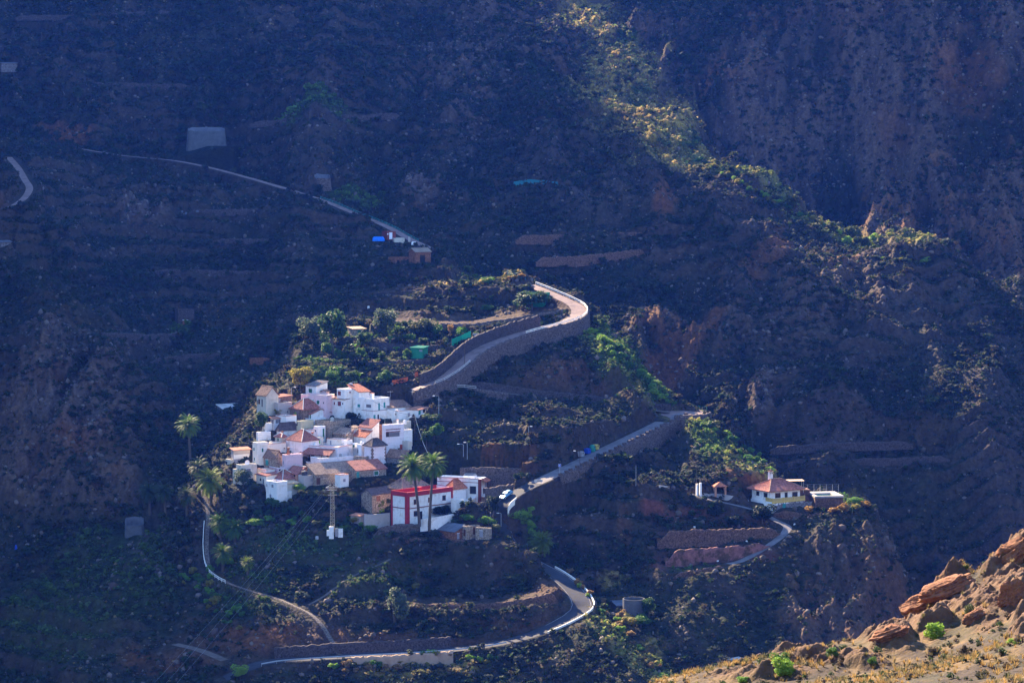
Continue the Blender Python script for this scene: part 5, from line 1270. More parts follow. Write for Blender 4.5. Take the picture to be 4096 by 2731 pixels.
# ------------------------------------------------------------------ plants
def leaf_cloud(n, seed, lumps=7, leaf=.05, flat=1.0, fill=.78, sharp=1.0):
    """unit crown (1 wide, 1 high, standing on 0) of leaf sized faces gathered in clumps"""
    r = np.random.default_rng(seed)
    th = r.uniform(0, 2 * PI, lumps); cz = r.uniform(.28, .78, lumps); rad = r.uniform(.13, .26, lumps); dist = r.uniform(.12, .36, lumps) * np.sqrt(1 - (2 * np.abs(cz - .5)) ** 2)
    C_ = np.stack([dist * np.cos(th), dist * np.sin(th), cz], 1); C_[0] = (0, 0, .5); rad[0] = .28
    k = r.integers(0, lumps, n); d = r.normal(size=(n, 3)); d /= np.linalg.norm(d, axis=1)[:, None]
    rr = rad[k] * (fill + (1 - fill) * r.random(n)) ** .5 * r.uniform(.8, 1.12, n)
    p = C_[k] + d * rr[:, None]; p[:, 2] = (p[:, 2] - .5) * flat + .5
    s = leaf * r.uniform(.6, 1.5, n)
    nrm = d * .7 + r.normal(size=(n, 3)) * .6 + np.array([0, 0, .35]); nrm /= np.linalg.norm(nrm, axis=1)[:, None]
    a = np.cross(nrm, r.normal(size=(n, 3))); a /= np.linalg.norm(a, axis=1)[:, None]; b = np.cross(nrm, a)
    co = np.stack([p - a * s[:, None] - b * s[:, None] * .6, p + a * s[:, None] - b * s[:, None] * .6, p + a * s[:, None] * .7 + b * s[:, None] * .7, p - a * s[:, None] * .7 + b * s[:, None] * .7], 1).reshape(-1, 3)
    sh = (r.uniform(.75, 1.25, n) * r.uniform(.8, 1.2, lumps)[k]).repeat(4)
    return co, np.arange(4 * n).reshape(n, 4), sh
def leafmat(name, c, t=.45, rough=.6): return mat(name, c, rough, noise=(.45, .6), spec=.25, trans=t)
LM = {
 'dark': (.042,.090,.024), 'green': (.075,.165,.025), 'bright': (.13,.27,.03), 'lime': (.24,.38,.04), 'grey': (.10,.135,.075), 'yellow': (.26,.22,.03), 'orange': (.36,.20,.04),
 'dry': (.30,.19,.07), 'brown': (.12,.085,.05), 'olive': (.085,.10,.035), 'banana': (.12,.24,.04), 'deep': (.016,.032,.016),
}
CROWN = {}
def crown_mesh(kind, v):
    key = (kind, v)
    if key not in CROWN:
        if v < 10: co, q, sh = leaf_cloud(1900, 40 + v, 10 + v % 4, .030)
        elif v < 20: co, q, sh = leaf_cloud(420, 60 + v, 5, .06, .8)
        else: co, q, sh = leaf_cloud(140, 80 + v, 4, .10, .8)
        me = np_mesh('foliage', co, q); me.materials.append(leafmat('leaf_' + kind, LM[kind])); CROWN[key] = me
    return CROWN[key]
TRUNKS = {}
def trunk_mesh(v):
    if v not in TRUNKS:
        r = random.Random(v); mb = MB(); top = (r.uniform(-.05, .05), r.uniform(-.05, .05), .45)
        mb.tube([(0, 0, -.15), (top[0] * .5, top[1] * .5, .2), top], [.045, .035, .028], 6)
        for i in range(5):
            a = 2 * PI * i / 5 + r.random(); mb.tube([top, (top[0] + .12 * math.cos(a), top[1] + .12 * math.sin(a), .6), (top[0] + .26 * math.cos(a), top[1] + .26 * math.sin(a), .72)], [.022, .014, .006], 5)
        TRUNKS[v] = mb.mesh('trunk')
    return TRUNKS[v]
def gp(px, py): return at(px, py, ZF)
tn = [0]
def tree(px, py, wpx, hpx, kind, label, group=None, cat='tree', name='tree', v=None, pos=None):
    g = pos if pos is not None else gp(px, py); s = Sc(g.y); w, h = 1.3 * wpx / s, 1.12 * hpx / s; tn[0] += 1; v = tn[0] % 6 if v is None else v
    root = empty(name, g - Vector((0, 0, .1)), tn[0] * 1.3, label, cat, group)
    c = link('crown', crown_mesh(kind, v), None, root, (0, 0, h * .12)); c.scale = (w, w, h * .92)
    t = link('trunk', trunk_mesh(v % 3), mat_('trunk'), root); t.scale = (h * .9, h * .9, h)
    return root
def bush(px, py, wpx, hpx, kind, label, group=None, cat='bush', name='bush', v=None, pos=None):
    g = pos if pos is not None else gp(px, py); s = Sc(g.y); w, h = 1.3 * wpx / s, 1.2 * hpx / s; tn[0] += 1
    o = link(name, crown_mesh(kind, (10 + tn[0] % 4) if v is None else v)); o.location = g - Vector((0, 0, h * .18)); o.scale = (w, w * .9, h * 1.15); o.rotation_euler = (0, 0, tn[0] * 1.7)
    return tag(o, label, cat, group)
def Q6(x, y): return Z(6, x, y)
k6, kA, kC, kB, kE, k5, k4, kD = 3.267, 2.138, 2.352, 2.138, 1.96, 3.92, 4.704, 2.088
for x, y, w, h, kd, lb in [
 (310,935,290,290,'grey','big rounded grey-green olive tree at the left end of the gardens'), (600,1085,340,520,'dark','tallest dark avocado tree left of the pale garden hut'),
 (1275,865,300,320,'grey','large silvery olive tree right of the pale garden hut'), (1760,885,290,225,'olive','broad dark olive-green tree above the green shed'),
 (1970,835,150,115,'banana','fresh green tree left of the yellow one in the upper garden'), (2130,855,95,150,'orange','small yellow-orange tree near the green net'),
 (2250,865,90,105,'bright','little green tree right beside the green shade net'), (1000,1015,175,185,'dark','dark fruit tree just below the pale garden hut'),
 (500,1120,170,160,'green','leftmost round fruit tree on the lower garden edge'), (1110,1205,190,180,'deep','nearly black fruit tree in the middle of the lower garden'),
 (1250,1475,200,160,'green','round dense green tree behind the white cube house'), (830,1480,190,155,'dark','round dark tree behind the highest white house'),
 (590,1455,150,130,'green','green tree right of the yellow tree above the village'), (1400,1445,140,80,'olive','low olive tree by the orange net fence'),
 (165,1560,250,250,'yellow','yellow autumn tree at the left above the pink house'), (270,1520,120,200,'yellow','smaller yellow tree touching the big yellow autumn tree')]:
    tree(*Q6(x, y), w / k6, h / k6, kd, lb)
for i, (x, y, w, h) in enumerate([(650,1165,120,135),(735,1185,115,115),(850,1195,115,105),(960,1155,125,135),(1245,1190,115,115),(1410,1170,115,105),(1585,1175,115,135),(1760,1142,95,85),(1455,955,135,95),(1595,965,155,120),(1770,995,125,95),(1270,905,95,120),(1165,900,60,60),(1900,990,80,60),(2060,965,70,80),(1940,880,70,60)]):
    tree(*Q6(x, y), w / k6, h / k6, ('green', 'dark', 'olive')[i % 3], 'small round fruit tree standing in the terraced gardens between hut and green shed', 'small fruit trees in the terraced gardens')
def palm_frond_mesh(n_f, seed, droop=1.0, dead=6):
    r = random.Random(seed); mb = MB(); cols = []
    for i in range(n_f):
        az = i * 2.39996 + r.uniform(-.2, .2); f = i / n_f
        el = math.radians(84 - 128 * f ** .9 + r.uniform(-8, 8)); L = r.uniform(.88, 1.08); seg = 7; pts = []
        x, z, e = 0.0, 0.0, el
        for s_ in range(seg + 1):
            pts.append((x, z)); x += math.cos(e) * L / seg; z += math.sin(e) * L / seg; e -= math.radians(6 + 11 * s_ / seg) * droop * (1 if e > -1.3 else 0)
        ca, sa = math.cos(az), math.sin(az); P3 = [Vector((a * ca, a * sa, b)) for a, b in pts]; side = Vector((-sa, ca, 0))
        for s_ in range(seg):
            a, b = P3[s_], P3[s_ + 1]; mb.quad(a - side * .008, b - side * .007, b + side * .007, a + side * .008)
            for t in (0, .25, .5, .75):
                p = a.lerp(b, t); d = (b - a).normalized(); u = s_ + t; wl = .26 * math.sin(PI * min(1, (u + .7) / (seg + .8))) ** .7
                for sg in (-1, 1):
                    tip = p + side * sg * wl * .75 + d * wl * .55 - Vector((0, 0, wl * .42)); mb.quad(p - d * .010, tip, p + d * .014)
    return mb
FR = {}
def fronds(seed, kind):
    k = (seed, kind)
    if k not in FR:
        me = palm_frond_mesh(64, seed).mesh('fronds'); me.materials.append(leafmat('frond_' + kind, {'g': (.075,.145,.018), 'y': (.14,.19,.022), 'd': (.05,.08,.03)}[kind], .4)); FR[k] = me
    return FR[k]
def palm(bx, by, cx, cy, rpx, label, kind='g', group=None, D=None, seed=1, skirt=True):
    g = gp(bx, by) if D is None else P(bx, by, D); s = Sc(g.y); top = P(cx, cy, g.y / K) - g; R = 1.22 * rpx / s
    root = empty('palm_tree', g, 0, label, 'palm tree', group)
    hz = top.z - R * .12; tx, ty = top.x, top.y
    mb = MB(); ks = 9; mb.tube([(tx * (i / ks) ** 1.4, 0, -.8 + (hz + .8) * i / ks) for i in range(ks + 1)], [.42 - .12 * i / ks + (.05 if i % 2 else 0) + (.14 if i == ks else 0) for i in range(ks + 1)], 9)
    mb.build('trunk', 'trunk', root)
    c = link('crown', fronds(seed, kind), None, root, (tx, 0, hz)); c.scale = (R, R, R); c.rotation_euler = (0, 0, seed * 1.1 + bx)
    if skirt:
        mb = MB(); rs = random.Random(seed)
        for i in range(22):
            a = rs.uniform(0, 2 * PI); l = R * rs.uniform(.35, .6); p = Vector((tx, 0, hz)); e = p + Vector((math.cos(a) * l * .45, math.sin(a) * l * .45, -l)); w = Vector((-math.sin(a), math.cos(a), 0)) * .12
            mb.quad(p - w, e - w, e + w, p + w)
        mb.build('dry_fronds', leafmat('frond_dry', (.20,.14,.05), .3), root)
for a in [(762,1862,752,1692,50,'tall lone palm with a full round crown left of the village'), (798,1985,795,1862,46,'palm just behind the brightest left palm','d'), (845,2020,840,1915,62,'large bright palm at the left edge of the village','y'),
          (600,2072,596,1960,44,'leftmost of the three dark palms in the gully','d'), (664,2084,655,1962,42,'middle one of the three dark palms in the gully','d'), (748,2062,745,1975,42,'rightmost of the three dark palms in the gully','d'),
          (885,2160,880,2082,48,'upper left palm of the pair beside the west footpath'), (940,2172,938,2108,46,'right palm of the pair beside the west footpath'), (892,2285,888,2205,45,'palm inside the bend of the west footpath'),
          (992,2300,990,2245,30,'small yellowish palm on the slope right of the footpath','y'), (2168,2222,2165,2160,50,'short bushy palm below the road on the right','y'),
          (2799,2118,2798,2096,16,'right one of the young palms on the villa terrace','d'), (2712,2118,2711,2098,15,'middle one of the young palms on the villa terrace','d'), (2678,2119,2677,2102,13,'left one of the young palms on the villa terrace','d'),
          (312,402,310,362,26,'faint dark palm on the far left slope','d')]:
    lb = a[5]; kd = a[6] if len(a) > 6 else 'g'; palm(*a[:5], lb, kd, seed=1 + int(a[0]) % 3, skirt=a[4] > 28)
palm(1678, 2094, 1651, 1856, 62, 'taller left palm rising before the red and white house', 'g', D=dR - 5, seed=2)
palm(1717, 2112, 1734, 1848, 56, 'right palm rising before the red and white house', 'g', D=dR - 6, seed=3)
for z, x, y, w, h, kd, lb in [
 (1,760,1160,250,340,'dark','dark tree left of the glazed sun room'), (1,1090,878,150,125,'yellow','small yellow-green tree behind the glazed sun room'),
 (2,2060,1310,260,270,'green','upper leafy tree on the dark slope right of the village'), (2,1915,1510,230,290,'dark','lower dark tree on the slope right of the village'),
 (2,2000,1000,300,160,'dark','wide dark tree under the terrace house'), (3,430,1010,300,330,'grey','large grey-green tree under the cream cube house'),
 (3,570,960,150,110,'dark','dark round tree right of the cream cube house base'), (3,1500,1085,235,150,'lime','bright lime green round tree at the village foot'),
 (3,960,1400,330,170,'green','green thicket below the bluish white front house'), (3,1180,1220,220,120,'dark','dark thicket right of the bluish white front house'), (3,650,1120,200,190,'olive','vine-covered tree left of the bluish white front house'),
 (5,1325,745,280,170,'deep','left flat-topped dark tree in the garden of the red and white house'), (5,1500,722,190,160,'deep','right flat-topped dark tree in the garden of the red and white house'),
 (5,2245,770,200,320,'deep','tall dark cactus-like tree beside the road stairs'), (5,2170,895,240,170,'bright','bright green fig tree beside the roofless tan hut'),
 (5,1850,812,220,120,'bright','green bushy tree below the round terrace'), (5,440,665,180,190,'green','green tree left of the grey garden wall'), (5,590,560,120,110,'olive','olive shrub tree left of the red and white house'),
 (5,300,1050,230,110,'bright','bright green fig tree at the left end of the lower terrace'), (5,55,860,120,110,'yellow','yellowish shrub tree left of the tiny garden shed'), (5,410,905,130,90,'bright','small green tree on the terrace before the red and white house'),
 (5,2290,985,160,150,'olive','olive tree by the road below the fig tree'),
 ('B',605,1055,165,92,'lime','bright green tree by the white road parapet'), ('A',810,405,265,150,'dark','wide dark green tree on the tilled middle field'), ('A',416,428,115,55,'green','low green tree in the middle of the tilled field'),
 ('A',425,195,120,62,'bright','small bright tree on the highest field'), ('A',210,640,85,85,'bright','round green tree left of the grey block by the upper road'),
 ('C',1295,742,215,180,'deep','dark round tree on the bank below the villa'), ('C',1940,605,230,150,'green','broad green tree right of the villa pool'), ('C',2160,568,140,70,'bright','small green tree at the tip of the villa garden'),
 ('C',1010,790,150,110,'deep','dark bush-like tree on the upper villa terrace'),
 ('E',1110,432,170,95,'olive','rounded pale olive tree on the bend terrace'), ('E',160,720,190,270,'grey','tall grey-green tree at the left end of the bend terrace'), ('E',320,460,70,70,'yellow','small yellow shrub tree on the bend terrace'),
 ('E',2085,750,130,95,'green','green tree below the round water tank'), ('E',1990,740,120,75,'yellow','yellow bush tree below the round water tank'), ('E',2150,660,110,140,'dark','dark tree right of the round water tank'),
 ('D',690,260,120,60,'bright','upper bright green bush tree on the slope below the village'), ('D',690,275,150,70,'lime','lime green bush tree on the rocky slope below the village'), ('D',460,590,80,70,'bright','green bush tree beside the small yellowish palm')]:
    k = ZONES[z][2]; tree(*Z(z, x, y), w / k, h / k, kd, lb)
tree(962, 2722, 62, 54, 'lime', 'single bright bush tree on the track at the bottom edge')
for px, py, kd, lb in [(1440,1372,'banana','banana plants'),(1560,1376,'banana',''),(1586,1418,'banana',''),(1420,1405,'banana',''),(1438,1522,'banana',''),(1352,1500,'banana','')]:
    g = gp(px, py); root = empty('banana_plant', g, px, 'banana plant with arching pale green leaves in the gardens above the village', 'banana plant', 'banana plants in the gardens')
    if 'BAN' not in globals():
        mb = MB()
        for i in range(9):
            a = i * 2.4; e = [Vector((math.cos(a) * r_, math.sin(a) * r_, z_)) for r_, z_ in ((.05, 1.0), (.5, 1.9), (1.1, 2.2), (1.7, 1.8))]; sd = Vector((-math.sin(a), math.cos(a), 0))
            for (p, w0), (q2, w1) in zip(zip(e[:-1], (.1, .3, .3)), zip(e[1:], (.3, .3, .05))): mb.quad(p - sd * w0, q2 - sd * w1, q2 + sd * w1, p + sd * w0)
        BAN = mb.mesh('leaves'); BAN.materials.append(leafmat('leaf_banana', LM['banana']))
        BST = MB().tube([(0, 0, -.3), (0, 0, 1.2)], [.14, .09], 6).mesh('stem'); BST.materials.append(mat_('moss_green'))
    c = link('leaves', BAN, None, root); c.rotation_euler = (0, 0, px * .7); link('stem', BST, None, root)
# bushes that can be counted
def rowpts(a, b, n, jx, jy, seed):
    r = random.Random(seed); return [(a[0] + (b[0] - a[0]) * (i + .5) / n + r.uniform(-jx, jx), a[1] + (b[1] - a[1]) * (i + .5) / n + r.uniform(-jy, jy)) for i in range(n)]
def brow(pts, w, h, kinds, label, group, seed=0):
    r = random.Random(seed)
    for x, y in pts:
        f = r.uniform(.7, 1.35); bush(x, y, w * f, h * f, r.choice(kinds), label, group)
brow(rowpts((2375,1330),(2690,1635),34,22,10,1), 34, 24, ['bright','lime','green'], 'sunlit green bush on the steep edge between the upper bend and the turning place', 'bushes on the edge below the upper bend')
brow(rowpts((2810,1700),(3080,1885),30,26,12,2), 36, 28, ['bright','lime','olive','green'], 'sunlit bush on the crest between the turning place and the villa', 'bushes on the crest above the villa')
brow(rowpts((2790,648),(3180,858),26,12,5,33) + rowpts((3190,862),(3480,1000),14,12,8,34), 28, 18, ['lime','olive','yellow','green'], 'small bush added to catch the sun on the thin far ridge line', 'bushes on the far ridge line')  # extra bushes put in to brighten the crest with caught sun
brow([(3165,845),(3290,950),(3330,925),(3420,955),(3490,985),(3450,990),(3390,975)], 58, 46, ['lime','olive'], 'round sunlit bush on the far spur above the shaded cliff', 'round bushes on the far spur')
brow(rowpts((3500,1040),(3720,1052),10,8,5,4), 26, 14, ['yellow','olive','lime'], 'low yellowish bush on the flat tip of the far spur', 'low bushes on the tip of the far spur')
brow([(3230,2050),(3290,2045),(3330,2048),(3380,2042),(3420,2040),(3440,2025),(3390,2020),(3470,2030)], 40, 24, ['yellow','orange','lime'], 'yellow bush at the rim of the villa garden', 'yellow bushes of the villa garden')
brow(rowpts((2100,2060),(2170,2220),12,18,10,6), 34, 26, ['bright','lime','olive'], 'sunlit bush on the bank between the parapet and the short palm', 'bushes on the bank beside the road')
brow(rowpts((2280,2300),(2420,2440),12,14,12,7), 26, 20, ['lime','dry','olive'], 'dry sunlit bush outside the lower hairpin', 'dry bushes outside the lower hairpin')
brow(rowpts((2420,2440),(2690,2731),26,26,14,8), 30, 22, ['olive','lime','dry','green'], 'sunlit bush on the sloping spur right of the lower hairpin', 'bushes on the spur below the hairpin')
brow(rowpts((770,2300),(960,2500),34,60,40,9), 30, 24, ['olive','green','bright','yellow'], 'sunlit bush on the rocky slope inside the west footpath bend', 'bushes on the slope by the west footpath')
brow(rowpts((1320,2680),(2000,2650),34,12,16,10), 32, 22, ['yellow','olive','dry','lime','green'], 'sunlit shrub on the verge below the lower road', 'shrubs below the lower road')
brow(rowpts((980,2060),(1500,2120),26,20,26,11), 34, 26, ['green','bright','dark','olive'], 'green shrub on the rocky bank under the village', 'shrubs on the bank under the village')
brow([(1130,2035),(1160,2010),(1420,2030),(1460,2060),(1510,2060),(1550,2050)], 40, 26, ['lime','olive','yellow'], 'yellow-green shrub on the banks between the village and the red house', 'shrubs between village and red house')
brow(rowpts((1280,1975),(1390,1968),14,6,3,12), 24, 12, ['orange','dry'], 'rust coloured dry shrub on the flat bank behind the pylon', 'rust coloured shrubs behind the pylon')
brow(rowpts((1470,1950),(1590,1935),10,6,3,13), 22, 12, ['orange','dry'], 'rust coloured dry shrub above the ruined stone cottage', 'rust coloured shrubs above the ruined cottage')
brow(rowpts((2000,1122),(2090,1115),9,5,3,14), 26, 16, ['orange','yellow'], 'orange vine bush on the tip of the highest field', 'orange vines on the highest field')
brow(rowpts((1300,1060),(1000,1045),9,10,4,15), 28, 20, ['deep'], 'dark bush in the row along the left terrace', 'dark bushes along the left terrace')

# ------------------------------------------------------------------ scrub covering the slopes (uncountable)
def scatter(name, n, tmpl_n, leaf, size, dens, colf, matname, seed, kind_trans=.35, upright=0.0, keepf=None):
    r = np.random.default_rng(seed)
    co, q, sh = leaf_cloud(tmpl_n, seed, 4, leaf, .8); T = [leaf_cloud(tmpl_n, seed + i, 4, leaf, .75)[0] for i in range(5)]
    m = int(n * 3); u = r.uniform(-.235, .25, m); y = (r.random(m) * (1 - (650 / 1250) ** 2) + (650 / 1250) ** 2) ** .5 * 1250
    d = bil(dens, u, y); ok = r.random(m) < d; u, y = u[ok][:n], y[ok][:n]; x = u * y; z = bil(ZF, u, y); k = len(x)
    sz = size[0] + (size[1] - size[0]) * r.random(k) ** 2.2; sz *= 1 + .5 * smooth(950, 1150, y)
    c = colf(u, y, r, k)
    allco = np.empty((k, tmpl_n * 4, 3), dtype=np.float32); ang = r.uniform(0, 2 * PI, k); ca, sa = np.cos(ang), np.sin(ang); ti = r.integers(0, 5, k)
    hs = sz * r.uniform(.55, 1.0, k) * (1 + upright)
    for t in range(5):
        s = ti == t; tt = T[t]
        allco[s, :, 0] = (tt[None, :, 0] * ca[s, None] - tt[None, :, 1] * sa[s, None]) * sz[s, None] + x[s, None]
        allco[s, :, 1] = (tt[None, :, 0] * sa[s, None] + tt[None, :, 1] * ca[s, None]) * sz[s, None] + y[s, None]
        allco[s, :, 2] = (tt[None, :, 2] - .15) * hs[s, None] + z[s, None]
    cc = (c[:, None, :] * r.uniform(.75, 1.3, (k, tmpl_n))[:, :, None]).repeat(4, axis=1).reshape(-1, 3)
    me = np_mesh(name, allco.reshape(-1, 3), np.arange(k * tmpl_n * 4).reshape(-1, 4), cc)
    o = link(name, me, mat(matname, attr=True, rough=.8, spec=.15, trans=kind_trans)); return tag(o, kind='stuff')
CLUMP = fbm(GX, GY, 18, 4, .6, 21); CL2 = fbm(GX, GY, 6, 3, .6, 22)
base_d = np.clip(SCRUB, 0, 1) * (1 - .75 * np.clip(FIELD, 0, 1)) * (1 - .8 * RUST) * (1 - .9 * PINK)
veg = base_d * np.clip(smooth(.36, .62, CLUMP) * .9 + smooth(.45, .65, CL2) * .4 + GREEN * .5 + SUN_BANDM, 0.30, 1) * (1 - .55 * ROCKY) * (1 - .6 * RISER)
FG_ = np.clip(GOLD_SUN, 0, 1) * (GY > 900)
veg = veg * (1 - .75 * FG_)
def c_scrub(u, y, r, k):  # scrub colours, paler on ridges where sunlight is put into the tint
    gcol = np.array([[.022,.040,.014],[.030,.052,.020],[.045,.055,.022],[.050,.062,.045],[.06,.05,.032],[.035,.045,.035]])
    c = gcol[r.integers(0, 6, k)]
    w = (bil(SUN_BANDM, u, y) * (r.random(k) < .85))[:, None]; c = c * (1 - w) + np.array([[.20,.24,.05],[.34,.29,.09],[.11,.17,.035],[.05,.07,.025]])[r.integers(0, 4, k)] * w
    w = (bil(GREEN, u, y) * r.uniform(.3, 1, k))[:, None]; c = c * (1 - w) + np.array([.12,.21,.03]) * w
    w = (bil(GOLD_SUN, u, y) * (r.random(k) < .8))[:, None]; c = c * (1 - w) + np.array([[.50,.36,.13],[.26,.24,.08],[.10,.13,.04]])[r.integers(0, 3, k)] * w
    return c
scatter('scrub', 135000, 12, .17, (.8, 2.8), veg, c_scrub, 'scrub_leaves', 301)
big = base_d * smooth(.50, .66, CLUMP) * (1 - .8 * ROCKY) * (1 - GOLD_SUN * .9) * (1 - .6 * SUN_BANDM)
scatter('thicket', 9000, 60, .10, (2.6, 5.2), big, c_scrub, 'scrub_leaves', 302)
def c_dry(u, y, r, k):
    g = np.array([[.30,.20,.08],[.17,.12,.07],[.22,.18,.11],[.13,.11,.085]]); return g[r.integers(0, 4, k)]
dry = base_d * (.10 + .5 * smooth(.42, .58, CL2) * smooth(.6, .45, CLUMP) + 1.5 * GOLD_SUN)
scatter('dry_grass', 26000, 9, .20, (.5, 1.3), np.clip(dry, 0, 1), c_dry, 'scrub_leaves', 303)
def c_ridge(u, y, r, k):  # grass tints raised to make the ridges look more sunlit
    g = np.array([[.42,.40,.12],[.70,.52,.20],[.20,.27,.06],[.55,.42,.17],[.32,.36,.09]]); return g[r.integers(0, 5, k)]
scatter('ridge_grass', 44000, 9, .2, (.4, 1.3), np.clip(SCRUB, 0, 1) * np.clip(GOLD_SUN * (GY > 900) * 1.2 + SUN_BANDM, 0, 1) ** .8, c_ridge, 'scrub_leaves', 304)
# stones lying about
def stones(name, n, size, dens, col, seed):
    r = np.random.default_rng(seed); m = n * 6; u = r.uniform(-.235, .25, m); y = (r.random(m) * (1 - (650 / 1250) ** 2) + (650 / 1250) ** 2) ** .5 * 1250
    ok = r.random(m) < bil(dens, u, y); u, y = u[ok][:n], y[ok][:n]; k = len(u); x = u * y; z = bil(ZF, u, y)
    ph = (1 + 5 ** .5) / 2; V = np.array([(-1,ph,0),(1,ph,0),(-1,-ph,0),(1,-ph,0),(0,-1,ph),(0,1,ph),(0,-1,-ph),(0,1,-ph),(ph,0,-1),(ph,0,1),(-ph,0,-1),(-ph,0,1)]) / 1.9
    Fc = np.array([(0,11,5),(0,5,1),(0,1,7),(0,7,10),(0,10,11),(1,5,9),(5,11,4),(11,10,2),(10,7,6),(7,1,8),(3,9,4),(3,4,2),(3,2,6),(3,6,8),(3,8,9),(4,9,5),(2,4,11),(6,2,10),(8,6,7),(9,8,1)])
    s = size[0] + (size[1] - size[0]) * r.random(k) ** 3
    co = V[None] * r.uniform(.6, 1.3, (k, 12, 1)) * s[:, None, None] * r.uniform(.6, 1.2, (k, 1, 3)) + np.stack([x, y, z + s * .1], 1)[:, None]
    c = (np.array(col)[None] * r.uniform(.5, 1.5, (k, 1))).repeat(12, 0)
    f = (Fc[None] + (np.arange(k) * 12)[:, None, None]).reshape(-1, 3)
    tag(link(name, np_mesh(name, co.reshape(-1, 3), f, c), mat('stone_litter', attr=True, rough=.95, noise=(.3, 3))), kind='stuff')
stones('loose_stones', 26000, (.18, 1.0), np.clip(SCRUB, 0, 1) * np.clip(.14 + .9 * SCREE + .06 * ROCKY + .2 * STONE, 0, 1), (.125, .098, .085), 31)
stones('boulders', 1500, (.5, 1.8), np.clip(SCRUB, 0, 1) * np.clip(.02 + .8 * ROCKY, 0, 1), (.075, .050, .040), 32)
# ------------------------------------------------------------------ poles, pylon, wires, car, bins
def lamp(bx, by, ty, label, arm=1, h=None, name='street_lamp', cat='street lamp', m='metal', group=None):
    g = gp(bx, by); s = Sc(g.y); H = (by - ty) / s if h is None else h
    root = empty(name, g, 0, label, cat, group)
    MB().tube([(0, 0, -.5), (0, 0, H)], [.10, .07], 7).build('pole', m, root)
    if arm:
        a = MB().tube([(0, 0, H - .05), (-.5 * arm, 0, H + .18), (-1.3 * arm, 0, H + .15)], [.05, .05, .04], 6).build('arm', m, root)
        x = -1.5 * arm; MB().box(min(x - .32, x + .32), -.14, H + .06, max(x - .32, x + .32), .14, H + .20).build('lamp_head', 'white_paint', a)
    return root
lamp(*Z('B', 1110, 697), Z('B', 0, 450)[1], 'dark wooden lamp pole at the foot of the crenellated wall', 1, m='wood_pole')
lamp(*Z('B', 437, 1090), Z('B', 0, 975)[1], 'silver street lamp between the fig tree and the dark lower road', .6)
lamp(*Z('B', 115, 590), Z('B', 0, 498)[1], 'left of the two street lamps behind the big white house', 1)
lamp(*Z('B', 148, 628), Z('B', 0, 500)[1], 'right of the two street lamps behind the big white house', .5)
lamp(*Z(2, 2142, 860), Z(2, 0, 530)[1], 'street lamp at the right end of the village by the terrace house', 1)
lamp(*Z(1, 1345, 610), Z(1, 0, 330)[1], 'street lamp beside the black rock left of the pink house', -.7)
lamp(*Z('B', 672, 385), Z('B', 0, 248)[1], 'thin lamp pole on the dark slope above the orange bank', -.5, m='metal')
lamp(*Z('B', 1590, 745), Z('B', 0, 570)[1], 'slim power pole left of the white gate posts', 0, name='power_pole', cat='pole', m='concrete')
lamp(*Z('B', 2106, 800), Z('B', 0, 580)[1], 'taller power pole directly behind the white gate posts', 0, name='power_pole', cat='pole', m='wood_pole')
lamp(1858, 1500, 1375, 'thin pole on the slope under the upper road', 0, name='power_pole', cat='pole', m='wood_pole')
lamp(3225, 1310, 1095, 'long thin leaning pole on the dark far spur', 0, name='power_pole', cat='pole', m='wood_pole')
vp = gp(*Z(2, 1690, 1180)); H = 330 / 4.7 / Sc(vp.y)
vp_r = empty('utility_pole', vp, 0, 'dark wooden utility pole with a lamp at the right edge of the village', 'utility pole')
MB().tube([(0, 0, -.5), (0, 0, H)], [.14, .10], 7).build('pole', 'wood_pole', vp_r)
MB().tube([(0, 0, H - .6), (-1.1, 0, H - .4)], [.05, .04], 5).build('arm', 'metal', vp_r); MB().box(-1.7, -.13, H - .48, -1.05, .13, H - .36).build('lamp_head', 'white_paint', vp_r)
h_, q_, r_ = by('large white cube house')
an = roof_spot('large white cube house', 6, 6)
def antenna(loc, hgt, label):
    root = empty('roof_antenna', loc, .4, label, 'antenna'); MB().tube([(0, 0, 0), (0, 0, hgt)], [.035, .03], 5).build('mast', 'metal', root)
    mb = MB(); mb.box(-.9, -.02, hgt - .2, .9, .02, hgt - .16)
    for i in range(5): mb.box(-.8 + i * .38, -.3, hgt - .24, -.77 + i * .38, .3, hgt - .2)
    mb.build('elements', 'metal', root)
antenna(roof_spot('low white house with brown tiled roof', 2, 3) + Vector((0, 0, 1.5)), 3.6, 'television antenna above the brown roof behind the stair block')
antenna(roof_spot('tall white block with sunken', 1, 1), 2.2, 'television antenna on the tall white block with sunken roof terrace')
for lp, x, y, lb in (('lilac three storey house with open', 2.0, 3.5, 'television antenna on the lilac loggia house'), ('pink house with brown chimney', 3.5, 1.5, 'television antenna on the pink house by the porch'), ('raised white end block', 1.0, 1.5, 'television antenna on the raised white end block'), ('tall pale house with green shutters', 2.0, 2.0, 'television antenna on the tall pale house with green shutters'), ('bluish white front house', 2.0, 2.0, 'television antenna on the bluish white front house'), ('tall white house with dark red', 5.0, 1.2, 'television antenna beside the satellite dish on the top row')):
    antenna(roof_spot(lp, x, y), 2.6, lb)
def roof_tank(lp, x, y, lb, m='white_wall', r=.55, hh=1.1):
    o = roof_spot(lp, x, y); root = empty('roof_tank', o, 0, lb, 'water tank'); mb = MB(); mb.tube([(0, 0, .0), (0, 0, hh), (0, 0, hh + .12)], [r, r, r * .6], 14); mb.build('body', m, root)
    MB().tube([(0, 0, hh + .13), (0, 0, hh + .22)], [r * .35, r * .35], 10).build('lid', 'metal', root)
